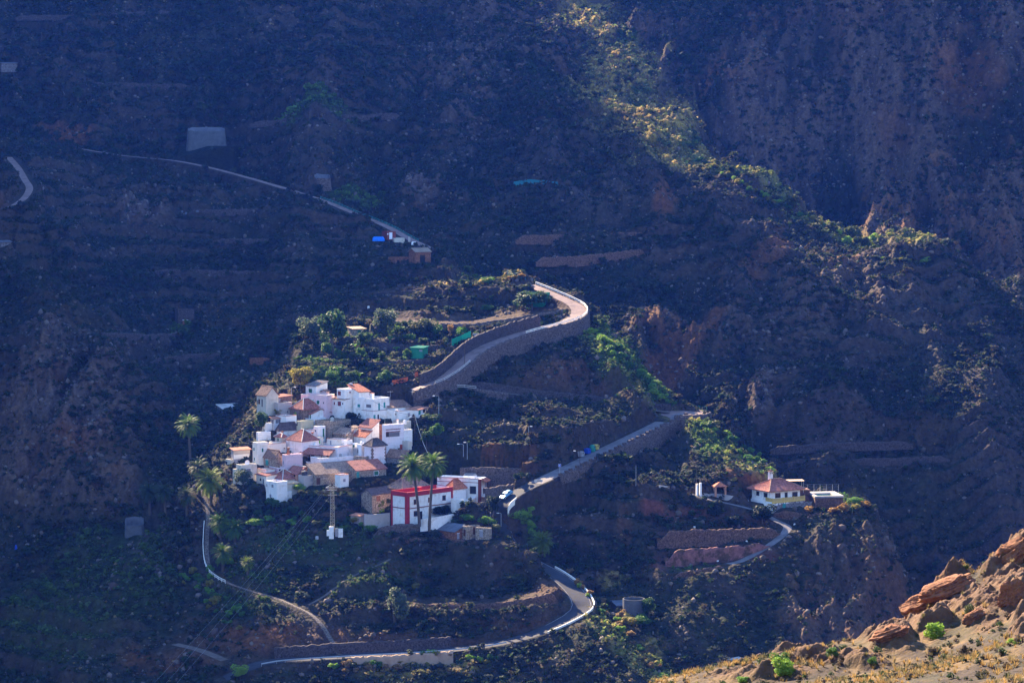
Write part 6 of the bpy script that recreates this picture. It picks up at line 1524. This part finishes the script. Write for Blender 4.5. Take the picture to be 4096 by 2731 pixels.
for a in (('large white cube house', 2.0, 6.5, 'white round water tank on the large white cube house'), ('grey garage house', .8, 1.0, 'black water tank on the grey garage house', 'dark_metal', .8, 1.6), ('long white house with tile-edged', 2.0, 9.0, 'pale water tank on the long white house'),
          ('long low lilac garden house', 8.0, 2.0, 'grey water tank on the long low lilac garden house', 'grey_plaster'), ('tan masonry building', 4.0, 3.0, 'cream water tank above the tan masonry ruin', 'cream_wall'), ('lilac three storey house with open', 8.0, 2.0, 'white water tank on the lilac loggia house'),
          ('flat grey-roofed white house', 1.5, 1.5, 'small white water tank behind the quoined tower'), ('long cream house wall', 2.5, 2.0, 'cream water tank on the long cream house', 'cream_wall', .5, .9)): roof_tank(*a)
antenna(roof_spot('narrow white tower house', 1, 1), 2.6, 'television antenna on the narrow white tower house')
# lattice pylon
pb = gp(1330, 2135); s = Sc(pb.y); Hp = (2135 - 1926) / s; wb = .62; wt = .42
py_ = empty('power_pylon', pb, .1, 'steel lattice power pylon with three cross arms below the village', 'pylon')
mb = MB()
def corner(z, k): w = wb + (wt - wb) * z / Hp; return Vector(((-w, w, w, -w)[k], (-w, -w, w, w)[k], z))
for k in range(4): mb.tube([corner(0, k), corner(Hp, k)], [.07, .07], 4)
zz = 0.0; i = 0
while zz < Hp - .9:
    for k in range(4):
        a, b = corner(zz, k), corner(zz + .8, (k + 1) % 4)
        if i % 2: a, b = corner(zz, (k + 1) % 4), corner(zz + .8, k)
        mb.tube([a, b], [.04, .04], 4, False); mb.tube([corner(zz, k), corner(zz, (k + 1) % 4)], [.035, .035], 4, False)
    zz += .8; i += 1
mb.build('lattice_body', 'pylon_metal', py_)
for zf, hw_, mname in ((1 - 22 / 209, 26, 'cream_roof'), (1 - 31 / 209, 19, 'cream_roof'), (1 - 52 / 209, 18, 'pylon_metal')):
    zz = Hp * zf; hw_ = hw_ / s
    mb = MB(); mb.tube([(-hw_, 0, zz), (hw_, 0, zz)], [.11, .11], 6)
    if zf > .88:
        mb.tube([(-hw_, 0, zz), (-.3, 0, zz + .85)], [.09, .09], 6); mb.tube([(hw_, 0, zz), (.3, 0, zz + .85)], [.09, .09], 6)
    a = mb.build('cross_arm', mname, py_)
    mb = MB()
    for sx in (-.95, -.45, .45, .95): mb.tube([(hw_ * sx, 0, zz - .08), (hw_ * sx, 0, zz - .5)], [.07, .05], 6)
    mb.build('insulators', 'maroon_paint', a)
for (x, w, z0, z1) in ((-.2, .65, 0, 2.4), (1.3, .45, .6, 1.9), (2.3, .65, .4, 1.8), (-1.2, .3, .8, 1.4)):
    o = MB().box(x - w, -.8 - .3, z0 - 1, x + w, -.35, z1).build('equipment_cabinet', 'concrete' if x > 1 and x < 2 else 'white_wall'); o.location = pb + Vector((0, -.6, -.2))
    tag(o, {-.2: 'tall white cabinet at the foot of the pylon', 1.3: 'tan cabinet between two white cabinets by the pylon', 2.3: 'right white square cabinet beside the pylon foot', -1.2: 'tiny white box left of the tall pylon cabinet'}[x], 'cabinet')
def cable(label, a, b, sag, r=.035, m='dark_metal', n=24):
    a, b = Vector(a), Vector(b); pts = [a.lerp(b, i / n) - Vector((0, 0, sag * 4 * (i / n) * (1 - i / n))) - a for i in range(n + 1)]
    o = MB().tube(pts, [r] * (n + 1), 5, False).build('power_cable', m, None, a); tag(o, label, 'cable')
for dx, ex, lb in ((-25 / s, 560, 'left one of the three power cables falling from the pylon to the lower left'), (-18 / s, 612, 'middle one of the three power cables falling from the pylon to the lower left'), (-8 / s, 655, 'right one of the three power cables falling from the pylon to the lower left')):
    cable(lb, pb + Vector((dx, 0, Hp * (.875 if dx < -10 / s else .74))), P(ex, 2790, 560), .8, .013, 'metal')
ptop = vp + Vector((0, 0, H))
cable('slack pale cable dropping from the village utility pole', ptop, P(*Z(4, 1960, 380), vp.y / K - 8), 1.2, .06, 'cream_roof')
cable('cable from the utility pole to the large white cube house', ptop, roof_spot('large white cube house', .1, .1), .8)
cable('cable from the utility pole toward the long white house', ptop - Vector((0, 0, .4)), roof_spot('lilac three storey', 1, 1) + Vector((0, 0, 1)), .4)
cable('cable over the roofs in front of the porch', roof_spot('pink house with brown chimney', 2, 0), roof_spot('raised white end block', 1, 1), 1.2)
# ---- parked car
def make_car(loc, yaw):
    root = empty('parked_car', loc, yaw, 'light blue hatchback car driving beside the low stone wall', 'car')
    # profile along x (front +), heights; half width tapers upward
    prof = [(-1.95,.35),(-1.93,.95),(-1.80,1.05),(-1.45,1.42),(-.30,1.48),(.35,1.38),(.95,.98),(1.65,.82),(1.93,.62),(1.95,.35)]
    mb = MB(); n = len(prof); rings = []
    for f, w in ((0, .84), (1, .84)):
        rings.append([(x, w if z < 1.0 else w - (z - 1.0) * .36, z) for x, z in prof])
    L = [(x, y, z) for x, y, z in rings[0]]; Rr = [(x, -y, z) for x, y, z in rings[0]]
    for i in range(n - 1): mb.quad(L[i], L[i + 1], Rr[i + 1], Rr[i])
    mb.v += L; mb.f.append(tuple(range(len(mb.v) - n, len(mb.v)))); mb.v += Rr; mb.f.append(tuple(range(len(mb.v) - n, len(mb.v)))[::-1])
    mb.quad(L[0], Rr[0], Rr[-1], L[-1]); mb.build('body', 'car_paint', root)
    for sy in (1, -1):
        w = [(-1.30,1.02),(-1.22,1.30),(-.30,1.38),(.20,1.32),(.62,1.04)]; o = .852
        mb = MB(); mb.v = [(x, sy * (o - max(0, z - 1.0) * .36 + .006), z) for x, z in w]; mb.f = [tuple(range(5)) if sy > 0 else tuple(range(5))[::-1]]; mb.build('side_window', 'dark_glass', root)
    mb = MB(); mb.quad((.40, .68, 1.36), (.40, -.68, 1.36), (.97, -.76, 1.0), (.97, .76, 1.0)); mb.build('windscreen', 'dark_glass', root)
    mb = MB(); mb.quad((-1.82, .70, 1.10), (-1.82, -.70, 1.10), (-1.50, -.64, 1.40), (-1.50, .64, 1.40)); mb.build('rear_window', 'dark_glass', root)
    for sx in (1.25, -1.22):
        for sy in (1, -1):
            mb = MB(); mb.tube([(sx, sy * .68, .31), (sx, sy * .86, .31)], [.31, .31], 18); t = mb.build('wheel', 'rubber', root)
            MB().tube([(sx, sy * .861, .31), (sx, sy * .875, .31)], [.19, .17], 14).build('hub', 'metal', t)
    for sy in (1, -1): MB().box(1.86, sy * .55 - .16, .62, 1.955, sy * .55 + .16, .76).build('headlight', 'white_paint', root)
    MB().box(1.93, -.78, .32, 2.0, .78, .52).build('bumper', 'dark_metal', root)
    return root
cg = [p for p in lo]; ic = min(range(len(lo)), key=lambda i: abs(pixel_of(*lo[i])[0] - 2040) + abs(pixel_of(*lo[i])[1] - 1995))
d = lo[ic + 1] - lo[ic]; cp = lo[ic] + Vector((-d.y, d.x, 0)).normalized() * 1.5 + Vector((0, 0, .12))
car = make_car(cp, math.atan2(-d.y, -d.x)); car.rotation_euler = (0, math.atan2(d.z, math.hypot(d.x, d.y)), math.atan2(-d.y, -d.x))
# ---- recycling containers by the village road
vr_ = resample(vil_rd, .5)
def on_road(px, side):
    i = min(range(len(vr_)), key=lambda i: abs(pixel_of(*vr_[i])[0] - px)); a = vr_[max(0, i - 2)]; b = vr_[min(len(vr_) - 1, i + 2)]; t = (b - a).normalized()
    return vr_[i] + Vector((-t.y, t.x, 0)) * side + Vector((0, 0, .08)), math.atan2(t.y, t.x)
for px, m, lb, shp in ((2358, 'concrete', 'grey flat-lidded rubbish container beside the blue one', 0), (2386, 'blue_plastic', 'blue waste container between grey and green containers', 0), (2403, 'green_plastic', 'round-topped green bottle bank on the village road', 1), (2418, 'yellow_plastic', 'yellow waste container behind the green bottle bank', 0)):
    p, a = on_road(px, 2.9); root = empty('waste_container', p, a, lb, 'waste container'); mb = MB()
    if shp:
        pr = [(.95, 0), (1.0, .8), (.9, 1.5), (.6, 1.9), (.2, 2.05)]; n = 16
        for i in range(len(pr)):
            for j in range(n): t = 2 * PI * j / n; mb.v.append((pr[i][0] * math.cos(t), pr[i][0] * math.sin(t), pr[i][1]))
        for i in range(len(pr) - 1):
            for j in range(n): mb.f.append((i * n + j, i * n + (j + 1) % n, (i + 1) * n + (j + 1) % n, (i + 1) * n + j))
        mb.f.append(tuple((len(pr) - 1) * n + j for j in range(n))); mb.build('body', m, root)
    else:
        mb.quad((-.8, -.6, .1), (.8, -.6, .1), (.9, -.7, 1.25), (-.9, -.7, 1.25)); mb.quad((.8, .6, .1), (-.8, .6, .1), (-.9, .7, 1.25), (.9, .7, 1.25)); mb.quad((.8, -.6, .1), (.8, .6, .1), (.9, .7, 1.25), (.9, -.7, 1.25)); mb.quad((-.8, .6, .1), (-.8, -.6, .1), (-.9, -.7, 1.25), (-.9, .7, 1.25)); mb.build('body', m, root)
        MB().box(-.95, -.75, 1.253, .95, .75, 1.3).box(-.9, -.3, 1.303, .9, .72, 1.55).build('lid', m, root)
    MB().box(-.3, -1.02 if shp else -.74, 1.0 if not shp else 1.35, .3, -.705 if not shp else -.6, 1.2 if not shp else 1.55).build('slot', 'dark_metal', root)
# road signs
g = P(*Z('B', 757, 775), 657.5)
sg = empty('direction_sign', g, .05, 'pale rectangular direction sign on two posts at the road junction', 'sign')
for x in (-.75, .75): MB().tube([(x, 0, -1), (x, 0, 3.2)], [.05, .05], 6).build('post', 'metal', sg)
bd = MB().box(-1.15, -.09, 2.5, 1.15, -.055, 3.25).build('panel', 'cream_roof', sg)
mb = MB(); x = -.45
for w in (.16, .12, .2, .14, .1, .18, .15): mb.box(x, -.10, 2.78, x + w, -.093, 2.98); x += w + .04
mb.box(-1.0, -.10, 2.84, -.7, -.093, 2.92); mb.build('lettering', 'dark_metal', bd)
MB().box(.55, -.15, -.2, .95, .05, .7).build('base', 'white_paint', sg)
p, a = on_road(2211, -2.4)
bs = empty('parking_sign', p, 0, 'small blue square sign on a post at the start of the climbing road', 'sign')
MB().tube([(0, 0, -.3), (0, 0, 3.3)], [.05, .05], 6).build('post', 'metal', bs); pn = MB().box(-.38, -.09, 2.5, .38, -.055, 3.35).build('panel', 'white_paint', bs); pn2 = MB().box(-.33, -.10, 2.55, .33, -.092, 3.3).build('face', 'blue_plastic', pn); MB().box(-.07, -.112, 2.7, .07, -.102, 3.15).build('symbol', 'white_paint', pn2) if False else None
MB().box(-.07, -.112, 2.7, .07, -.103, 3.15).build('symbol', 'white_paint', pn)
# tarpaulin, drums, nets
def blob_box(name, label, cat, px, py, wpx, hpx, m, depth=2.0, seed=1):
    g = gp(px, py); s = Sc(g.y); w, h = wpx / s, hpx / s; r = random.Random(seed); nx, nz = 9, 5; co = []
    for j in range(nz + 1):
        for i in range(16):
            t = 2 * PI * i / 16; f = 1 - .25 * (j / nz) ** 3; c, s_ = math.cos(t), math.sin(t); e = .45
            co.append((w / 2 * f * abs(c) ** e * (1 if c > 0 else -1) + r.uniform(-.05, .05), depth / 2 * f * abs(s_) ** e * (1 if s_ > 0 else -1), h * j / nz + r.uniform(-.05, .05) - .2))
    mb = MB(); mb.v = co
    for j in range(nz):
        for i in range(16): mb.f.append((j * 16 + i, j * 16 + (i + 1) % 16, (j + 1) * 16 + (i + 1) % 16, (j + 1) * 16 + i))
    mb.f.append(tuple(nz * 16 + i for i in range(16)))
    o = mb.build(name, m, None, g); tag(o, label, cat)
blob_box('blue_tarpaulin', 'bright blue tarpaulin covering a heap left of the dark red hut', 'tarpaulin', 1514, 964, 50, 17, 'tarp', 2.4)
blob_box('white_sack', 'upright white sack right of the dark red hut', 'sack', 1637, 968, 10, 22, 'grey_plaster', .8)
blob_box('white_sack', 'slumped white sack heap lowest beside the dark red hut', 'sack', 1655, 980, 20, 14, 'white_wall', 1.0)
blob_box('blue_drum', 'blue plastic drum on the middle villa terrace', 'drum', 2685, 2182, 13, 20, 'blue_plastic', .8)
blob_box('blue_drum', 'small blue drum in the dark gully at the far left', 'drum', 64, 2195, 9, 18, 'blue_plastic', .8)
blob_box('blue_drum', 'pale blue drum near the olive tree on the bend terrace', 'drum', 2117, 2348, 8, 12, 'metal', .6)
blob_box('white_drum', 'round white tank alone on the dark field above the hut', 'tank', 1474, 1237, 9, 11, 'white_wall', .8)
for i, (x, y) in enumerate([(728,852),(745,858),(790,850),(885,852),(914,845)]):
    blob_box('white_crate', 'small pale crate lying on the left slope above the red hut', 'crate', x, y, 10, 9, 'slate_roof', .8, i); bpy.context.view_layer
for o in list(COL.objects):
    if o.name.startswith('white_crate'): o['group'] = 'pale crates on the left slope'
for i, (x, y, lb) in enumerate([(2778,2109,'small white bag on the upper villa terrace'),(2987,2164,'small white bag on the middle villa terrace'),(2871,2242,'small white bag on the lowest villa terrace'),(1268,2160,'pale blue board lying on the slope under the pylon'),(1251,2265,'small white scrap on the dark slope below the pylon'),(3178,2095,'white bag on the villa road by the dark round tree')]):
    blob_box('litter', lb, 'litter', x, y + 3, 8 if i != 3 else 14, 7 if i != 3 else 13, 'white_wall' if i != 3 else 'metal', .6, i)
def net(name, label, cat, line, h, m, zoff=0):
    pts = gline(line); o = pts[0].copy(); P2 = resample(pts, .8); root = empty(name, o, 0, label, cat); r = random.Random(4); mb = MB()
    for a, b in zip(P2[:-1], P2[1:]): 
        a = a - o; b = b - o; mb.quad(a + Vector((0, 0, -.3)), b + Vector((0, 0, -.3)), b + Vector((0, 0, h * r.uniform(.92, 1))), a + Vector((0, 0, h * r.uniform(.92, 1))))
    mb.build('net', m, root)
    for p in resample(pts, 2.5): MB().tube([p - o + Vector((0, .05, -.4)), p - o + Vector((0, .05, h + .15))], [.05, .05], 5).build('post', 'wood_pole', root)
net('shade_net', 'bright green shade net fence beside the upper road', 'net fence', [Z('A', 120, 712), Z('A', 205, 680), Z('A', 285, 640)], 2.2, 'green_net')
net('orange_net', 'left piece of torn orange net fence above the white cube house', 'net fence', [Z(2, 1262, 275), Z(2, 1385, 262)], 1.3, 'orange_net')
net('orange_net', 'right longer piece of orange net fence by the upper road', 'net fence', [Z(2, 1385, 235), Z(2, 1560, 215)], 1.1, 'orange_net')
net('orange_net', 'tall orange sheet at the start of the upper road', 'net fence', [Z(2, 1690, 140), Z(2, 1752, 132)], 1.6, 'orange_net')
net('shade_net', 'long teal shade net high on the far spur', 'net fence', [(2055, 745), (2120, 738), (2180, 742), (2232, 748)], 1.8, 'teal_net')
net('wire_fence', 'pale green wire fence at the tip of the highest field', 'fence', [Z('A', 620, 120), Z('A', 700, 135), Z('A', 752, 160)], 1.8, 'teal_net') if False else None
railing('wire fence on thin posts at the tip of the highest field', gline([Z('A', 600, 125), Z('A', 690, 140), Z('A', 752, 165)]), 1.9, 'teal_paint', 2.0, (.6, 1.2, 1.85), .03, 'wire_fence', 'fence', .04)
railing('green wire fence behind the turning place', [plat + Vector((x, y, 0)) for x, y in ((-8, 9.5), (-3, 10), (3, 9.6), (7.5, 6.5))], 1.6, 'teal_paint', 2.4, (.6, 1.5), .035, 'wire_fence', 'fence', .05)
curved_wall('grey_block', 'grey block wall beside the green shade net', 'block wall', gline([Z('A', 305, 650), Z('A', 355, 652)]), 1.7, 'concrete', .3)
curved_wall('water_channel', 'white concrete slab left of the villa gate posts', 'slab', gline([Z('C', 320, 398), Z('C', 415, 405)]), .6, 'grey_plaster', .3)
curved_wall('low_wall', 'blue-grey low wall along the villa road', 'low wall', gline([Z('C', 700, 470), Z('C', 830, 490), Z('C', 1000, 510), Z('C', 1165, 530)]), .5, 'concrete', .25)
# curved parapet of the terrace house
h_, q_, r_ = by('white terrace house with terracotta')
dT = q_['c'].y / K
curved_wall('parapet_wall', 'curved white parapet wall at the right end of the village', 'parapet', [P(*Z(2, 1762, 985), dT - 1.5), P(*Z(2, 1850, 960), dT - 1), P(*Z(2, 1960, 920), dT + .5), P(*Z(2, 2060, 870), dT + 3), P(*Z(2, 2125, 840), dT + 6), P(*Z(2, 2125, 800), dT + 10)], lambda t: 2.2 + 1.2 * t, 'white_wall', .3, dig=2.2)

# ------------------------------------------------------------------ near slope at the lower right
FG = [(2560,2790,172),(2700,2735,172),(2900,2695,172),(3080,2672,173),(3180,2645,174),(3300,2630,175),(3480,2606,176),(3600,2560,177),(3680,2470,178),(3760,2370,179),(3880,2300,180),(3960,2285,181),(4030,2215,182),(4096,2150,183),(4250,2050,184),
      (3000,2790,160),(3400,2745,152),(3600,2670,160),(3700,2620,162),(3900,2650,148),(4096,2731,136),(4096,2560,152),(3850,2520,166),(3950,2430,169),(4096,2400,168),(4096,2260,177),(4300,2500,150),(4300,2250,172),(5000,1950,186),(6000,1700,190),(7000,1500,192),(5200,2400,160),(6300,2300,158),(5200,2900,130),(6600,2900,130),(3600,2820,136),(4096,2870,124),(3200,2870,142),(2700,2900,150),(4300,2700,130)]
def PN(px, py, d): return P(px, py, d / K)
fgp = [PN(*c) for c in FG]
for c in FG[:15] + [(5000,1950,186),(6000,1700,190),(7000,1500,192)]:
    p = PN(*c); fgp += [Vector((p.x - 1, p.y + 5, p.z - 4.5)), Vector((p.x - 3, p.y + 18, p.z - 20)), Vector((p.x - 6, p.y + 45, p.z - 45))]
fFG = tps(fgp)
fu = np.linspace(.035, .50, 1250); fy = np.linspace(118, 226, 700); FU, FY = np.meshgrid(fu, fy); FX = FU * FY
fz = fFG(FX, FY)
ca_, sa_ = math.cos(.55), math.sin(.55)
ru, rv = FX * ca_ + FY * sa_, -FX * sa_ + FY * ca_
fpx, fpy = pixel_of(FX, FY, fz)
rk = np.zeros(FX.shape)
for cx, cy, rx, ry, st in [(3560,2560,130,70,1),(3700,2480,120,80,1),(3800,2370,130,90,1),(3900,2400,120,70,.8),(4020,2280,110,100,1),(4080,2450,80,120,1),(4096,2200,120,80,1),(3300,2650,220,24,.8),(3050,2700,260,26,.7),(3950,2500,90,50,.6),(3450,2660,120,30,.6)]:
    rk = np.maximum(rk, st * (1 - smooth(.5, 1.1, np.hypot((fpx - cx) / rx, (fpy - cy) / ry) + (fbm(FX, FY, 5, 4, .6, 33) - .5) * .9)))
strata = ridged(ru * .35, rv * 1.6, 5.0, 5, .55, 34); blk = ridged(FX, FY * 1.3, 2.2, 4, .6, 35)
fz = fz + (fbm(FX, FY, 9, 4, .5, 36) - .5) * 1.3 + (fbm(FX, FY, 1.2, 3, .6, 37) - .5) * .28 + rk * ((strata - .55) * 2.8 + (blk - .5) * 1.3 + .3)
fcol = np.ones(FX.shape + (3,)) * C3(.125, .075, .044)
fcol = mixc(fcol, C3(.42, .25, .09), smooth(.48, .62, fbm(FX, FY, 4, 4, .6, 38)) * .8)
fcol = mixc(fcol, C3(.10, .095, .04), smooth(.55, .68, fbm(FX, FY, 2.5, 4, .6, 39)) * .6)
fcol = mixc(fcol, C3(.34, .15, .075), rk * .9); fcol = mixc(fcol, C3(.44, .25, .14), rk * smooth(.5, .7, blk) * .7); fcol = mixc(fcol, C3(.16, .07, .045), rk * smooth(.5, .35, strata) * .7)
fcol *= (.7 + .6 * fbm(FX, FY, .8, 3, .6, 40))[..., None]
fcol *= FG_TONE
tag(link('near_slope', np_mesh('near_slope', np.stack([FX, FY, fz], -1).reshape(-1, 3), grid_quads(*FX.shape), fcol.reshape(-1, 3)), mat('near_ground', attr=True, rough=.95, noise=(.35, 3.0), bump=(.8, 5, .12))), kind='structure')
def fgz_(x, y): return bil(fz, np.asarray(x) / np.asarray(y), np.asarray(y), .035, .50, 118, 226)
def at_fg(px, py):
    r = ray(px, py); yy = np.arange(119, 225, .1); t = yy / r.y; k = np.nonzero(r.z * t <= fgz_(r.x * t, yy))[0]
    i = k[0] if len(k) else len(yy) - 1; return Vector((r.x * t[i], yy[i], float(fgz_(r.x * t[i], yy[i]))))
def rock_thing(px, py, wpx, hpx, label, seed, tilt=.5):
    g = at_fg(px, py); s = Sc(g.y); w, h = wpx / s, hpx / s
    bm = bmesh.new(); bmesh.ops.create_icosphere(bm, subdivisions=6, radius=1.0); vs = np.array([v.co[:] for v in bm.verts])
    r = np.random.default_rng(seed); pl = r.normal(size=(70, 3)) * np.array([1.0, 1.0, 1.6]); pl /= np.linalg.norm(pl, axis=1)[:, None]; off = r.uniform(.62, .97, 70)
    for n_, o_ in zip(pl, off):
        dd = vs @ n_; m_ = dd > o_; vs[m_] -= (dd[m_] - o_)[:, None] * n_
    st_ = ridged(vs[:, 2] * 5 + vs[:, 1] * .6 + seed, vs[:, 0] * .9 + vs[:, 1] * .4, 1, 5, .62, seed % 5); ck = ridged(vs[:, 0] * 2.2 + vs[:, 1], vs[:, 2] * 1.5 + seed, 1, 5, .6, 3)
    vs *= (1 - .22 * np.clip(.72 - st_, 0, 1) * 2 - .16 * np.clip(ck - .72, 0, 1) * 3 + .08 * (fbm(vs[:, 0] * 6 + seed, vs[:, 2] * 6 + vs[:, 1] * 5, 1, 4, .65, seed) - .5))[:, None]
    vs *= np.array([w / 2, w / 3.2, h / 2 * 1.1])
    c, s2 = math.cos(tilt), math.sin(tilt); x, z = vs[:, 0] * c - vs[:, 2] * s2, vs[:, 0] * s2 + vs[:, 2] * c; vs[:, 0], vs[:, 2] = x, z
    for v, p in zip(bm.verts, vs): v.co = p
    me = bpy.data.meshes.new('rock'); bm.to_mesh(me); bm.free()
    o = link('rock_outcrop', me, mat('near_rock', (.24,.095,.042), .95, noise=(.55, 1.2), mix2=((.08,.035,.025), .8, .5, .66), bump=(1.0, 2.5, .2), coords='Object')); o.location = g + Vector((0, .5, h * .12))
    tag(o, label, 'rock outcrop')
rock_thing(3790, 2375, 320, 110, 'long tilted orange rock slab, topmost of the left outcrop', 3, .42)
rock_thing(3690, 2440, 260, 120, 'second tilted orange rock slab just under the topmost slab', 5, .45)
rock_thing(3560, 2560, 210, 80, 'low orange rock at the left foot of the outcrop', 7, .35)
rock_thing(4060, 2240, 230, 150, 'big rock at the right picture edge above the outcrop', 9, .6)
rock_thing(4060, 2420, 170, 190, 'dark cleft rock at the right edge below the big rock', 11, .8)
rock_thing(3900, 2480, 150, 70, 'small tilted rock right of the second slab', 13, .4)
def fg_scatter(name, n, tm, size, cols, seed, lim=None, blades=False):
    r = np.random.default_rng(seed); m = n * 5; u = .04 + .26 * r.random(m) ** 1.4; y = r.uniform(120, 186, m) ; x = u * y; z = fgz_(x, y)
    d = fbm(x, y, 5, 3, .6, seed); ok = (r.random(m) < np.clip((d - .38) * 4, .03, 1) * (1 - .8 * bil(rk, u, y, .035, .50, 118, 226))); x, y, z = x[ok][:n], y[ok][:n], z[ok][:n]; k = len(x)
    sz = size[0] + (size[1] - size[0]) * r.random(k) ** 2; c = np.array(cols)[r.integers(0, len(cols), k)]
    if blades:
        nb = tm; a = r.uniform(0, 2 * PI, (k, nb)); l = r.uniform(.5, 1, (k, nb)) * sz[:, None]; lean = r.uniform(.1, .9, (k, nb)); b0 = np.stack([x, y, z - .02], 1)[:, None]; w = .05 * sz[:, None]
        tip = b0 + np.stack([np.cos(a) * l * lean, np.sin(a) * l * lean, l * (1 - .35 * lean)], -1); sd = np.stack([-np.sin(a) * w, np.cos(a) * w, 0 * a], -1)
        co = np.stack([b0 - sd, b0 + sd, tip + sd * .3, tip - sd * .3], 2).reshape(-1, 3)
    else:
        tt = leaf_cloud(tm, seed, 5, .10, .8)[0]; ang = r.uniform(0, 2 * PI, k); ca, sa = np.cos(ang)[:, None], np.sin(ang)[:, None]
        co = np.stack([(tt[None, :, 0] * ca - tt[None, :, 1] * sa) * sz[:, None] + x[:, None], (tt[None, :, 0] * sa + tt[None, :, 1] * ca) * sz[:, None] + y[:, None], (tt[None, :, 2] - .15) * sz[:, None] * .8 + z[:, None]], -1).reshape(-1, 3); nb = tm
    cc = (c[:, None] * r.uniform(.7, 1.3, (k, nb))[:, :, None]).repeat(4, 1).reshape(-1, 3)
    tag(link(name, np_mesh(name, co, np.arange(len(co)).reshape(-1, 4), cc), mat('near_leaves', attr=True, rough=.8, spec=.15, trans=.35)), kind='stuff')
fg_scatter('dry_tufts', 8000, 26, (.15, .55), [(.42,.27,.09),(.36,.22,.07),(.30,.22,.10),(.20,.17,.07)], 51, blades=True)
fg_scatter('low_herbs', 1500, 60, (.2, .75), [(.07,.10,.03),(.10,.09,.05),(.05,.06,.03),(.14,.10,.06)], 52)
for i, (x, y, w, h, kd, lb) in enumerate([(3140,2700,90,70,'lime','bright green bush on the near slope, leftmost cluster'),(3120,2665,70,50,'green','green bush behind the leftmost bright bush of the near slope'),(3330,2628,46,36,'green','small green bush on the rim of the near slope'),
        (3735,2555,84,58,'lime','wide lime green bush under the orange rock outcrop'),(3915,2262,40,36,'lime','single lime bush on the skyline between the rocks'),(3848,2620,44,40,'brown','dark brown dry bush in the middle of the near slope'),(3730,2620,40,36,'brown','dark round dry bush left of the other brown bush'),
        (3490,2665,34,30,'green','small green shrub low on the near slope'),(4060,2575,60,20,'lime','flat lime shrub at the right edge of the near slope'),(3880,2470,50,50,'olive','grey-green shrub beside the small tilted rock'),(2970,2730,50,24,'bright','green shrub where the near slope begins at the bottom')]):
    g = at_fg(x, y); bush(x, y, w, h, kd, lb, v=i % 6, pos=g)
# ------------------------------------------------------------------ air
def haze_box():
    x0, x1, y0, y1, z0, z1 = -2240, 1720, -440, 2880, -262, 700
    v = [(x, y, z) for z in (z0, z1) for y in (y0, y1) for x in (x0, x1)]
    f = [(0, 2, 3, 1), (4, 5, 7, 6), (0, 1, 5, 4), (2, 6, 7, 3), (0, 4, 6, 2), (1, 3, 7, 5)]
    me = bpy.data.meshes.new('haze'); me.from_pydata(v, [], f)
    m = bpy.data.materials.new('haze'); m.use_nodes = True; nt = m.node_tree; nt.nodes.clear()
    out = nt.nodes.new('ShaderNodeOutputMaterial'); pv = nt.nodes.new('ShaderNodeVolumePrincipled')
    pv.inputs['Color'].default_value = HAZE_COLOR
    pv.inputs['Density'].default_value = HAZE_DENSITY
    pv.inputs['Anisotropy'].default_value = 0.3
    nt.links.new(pv.outputs[0], out.inputs['Volume'])
    me.materials.append(m)
    tag(link('haze', me), kind='stuff')
haze_box()
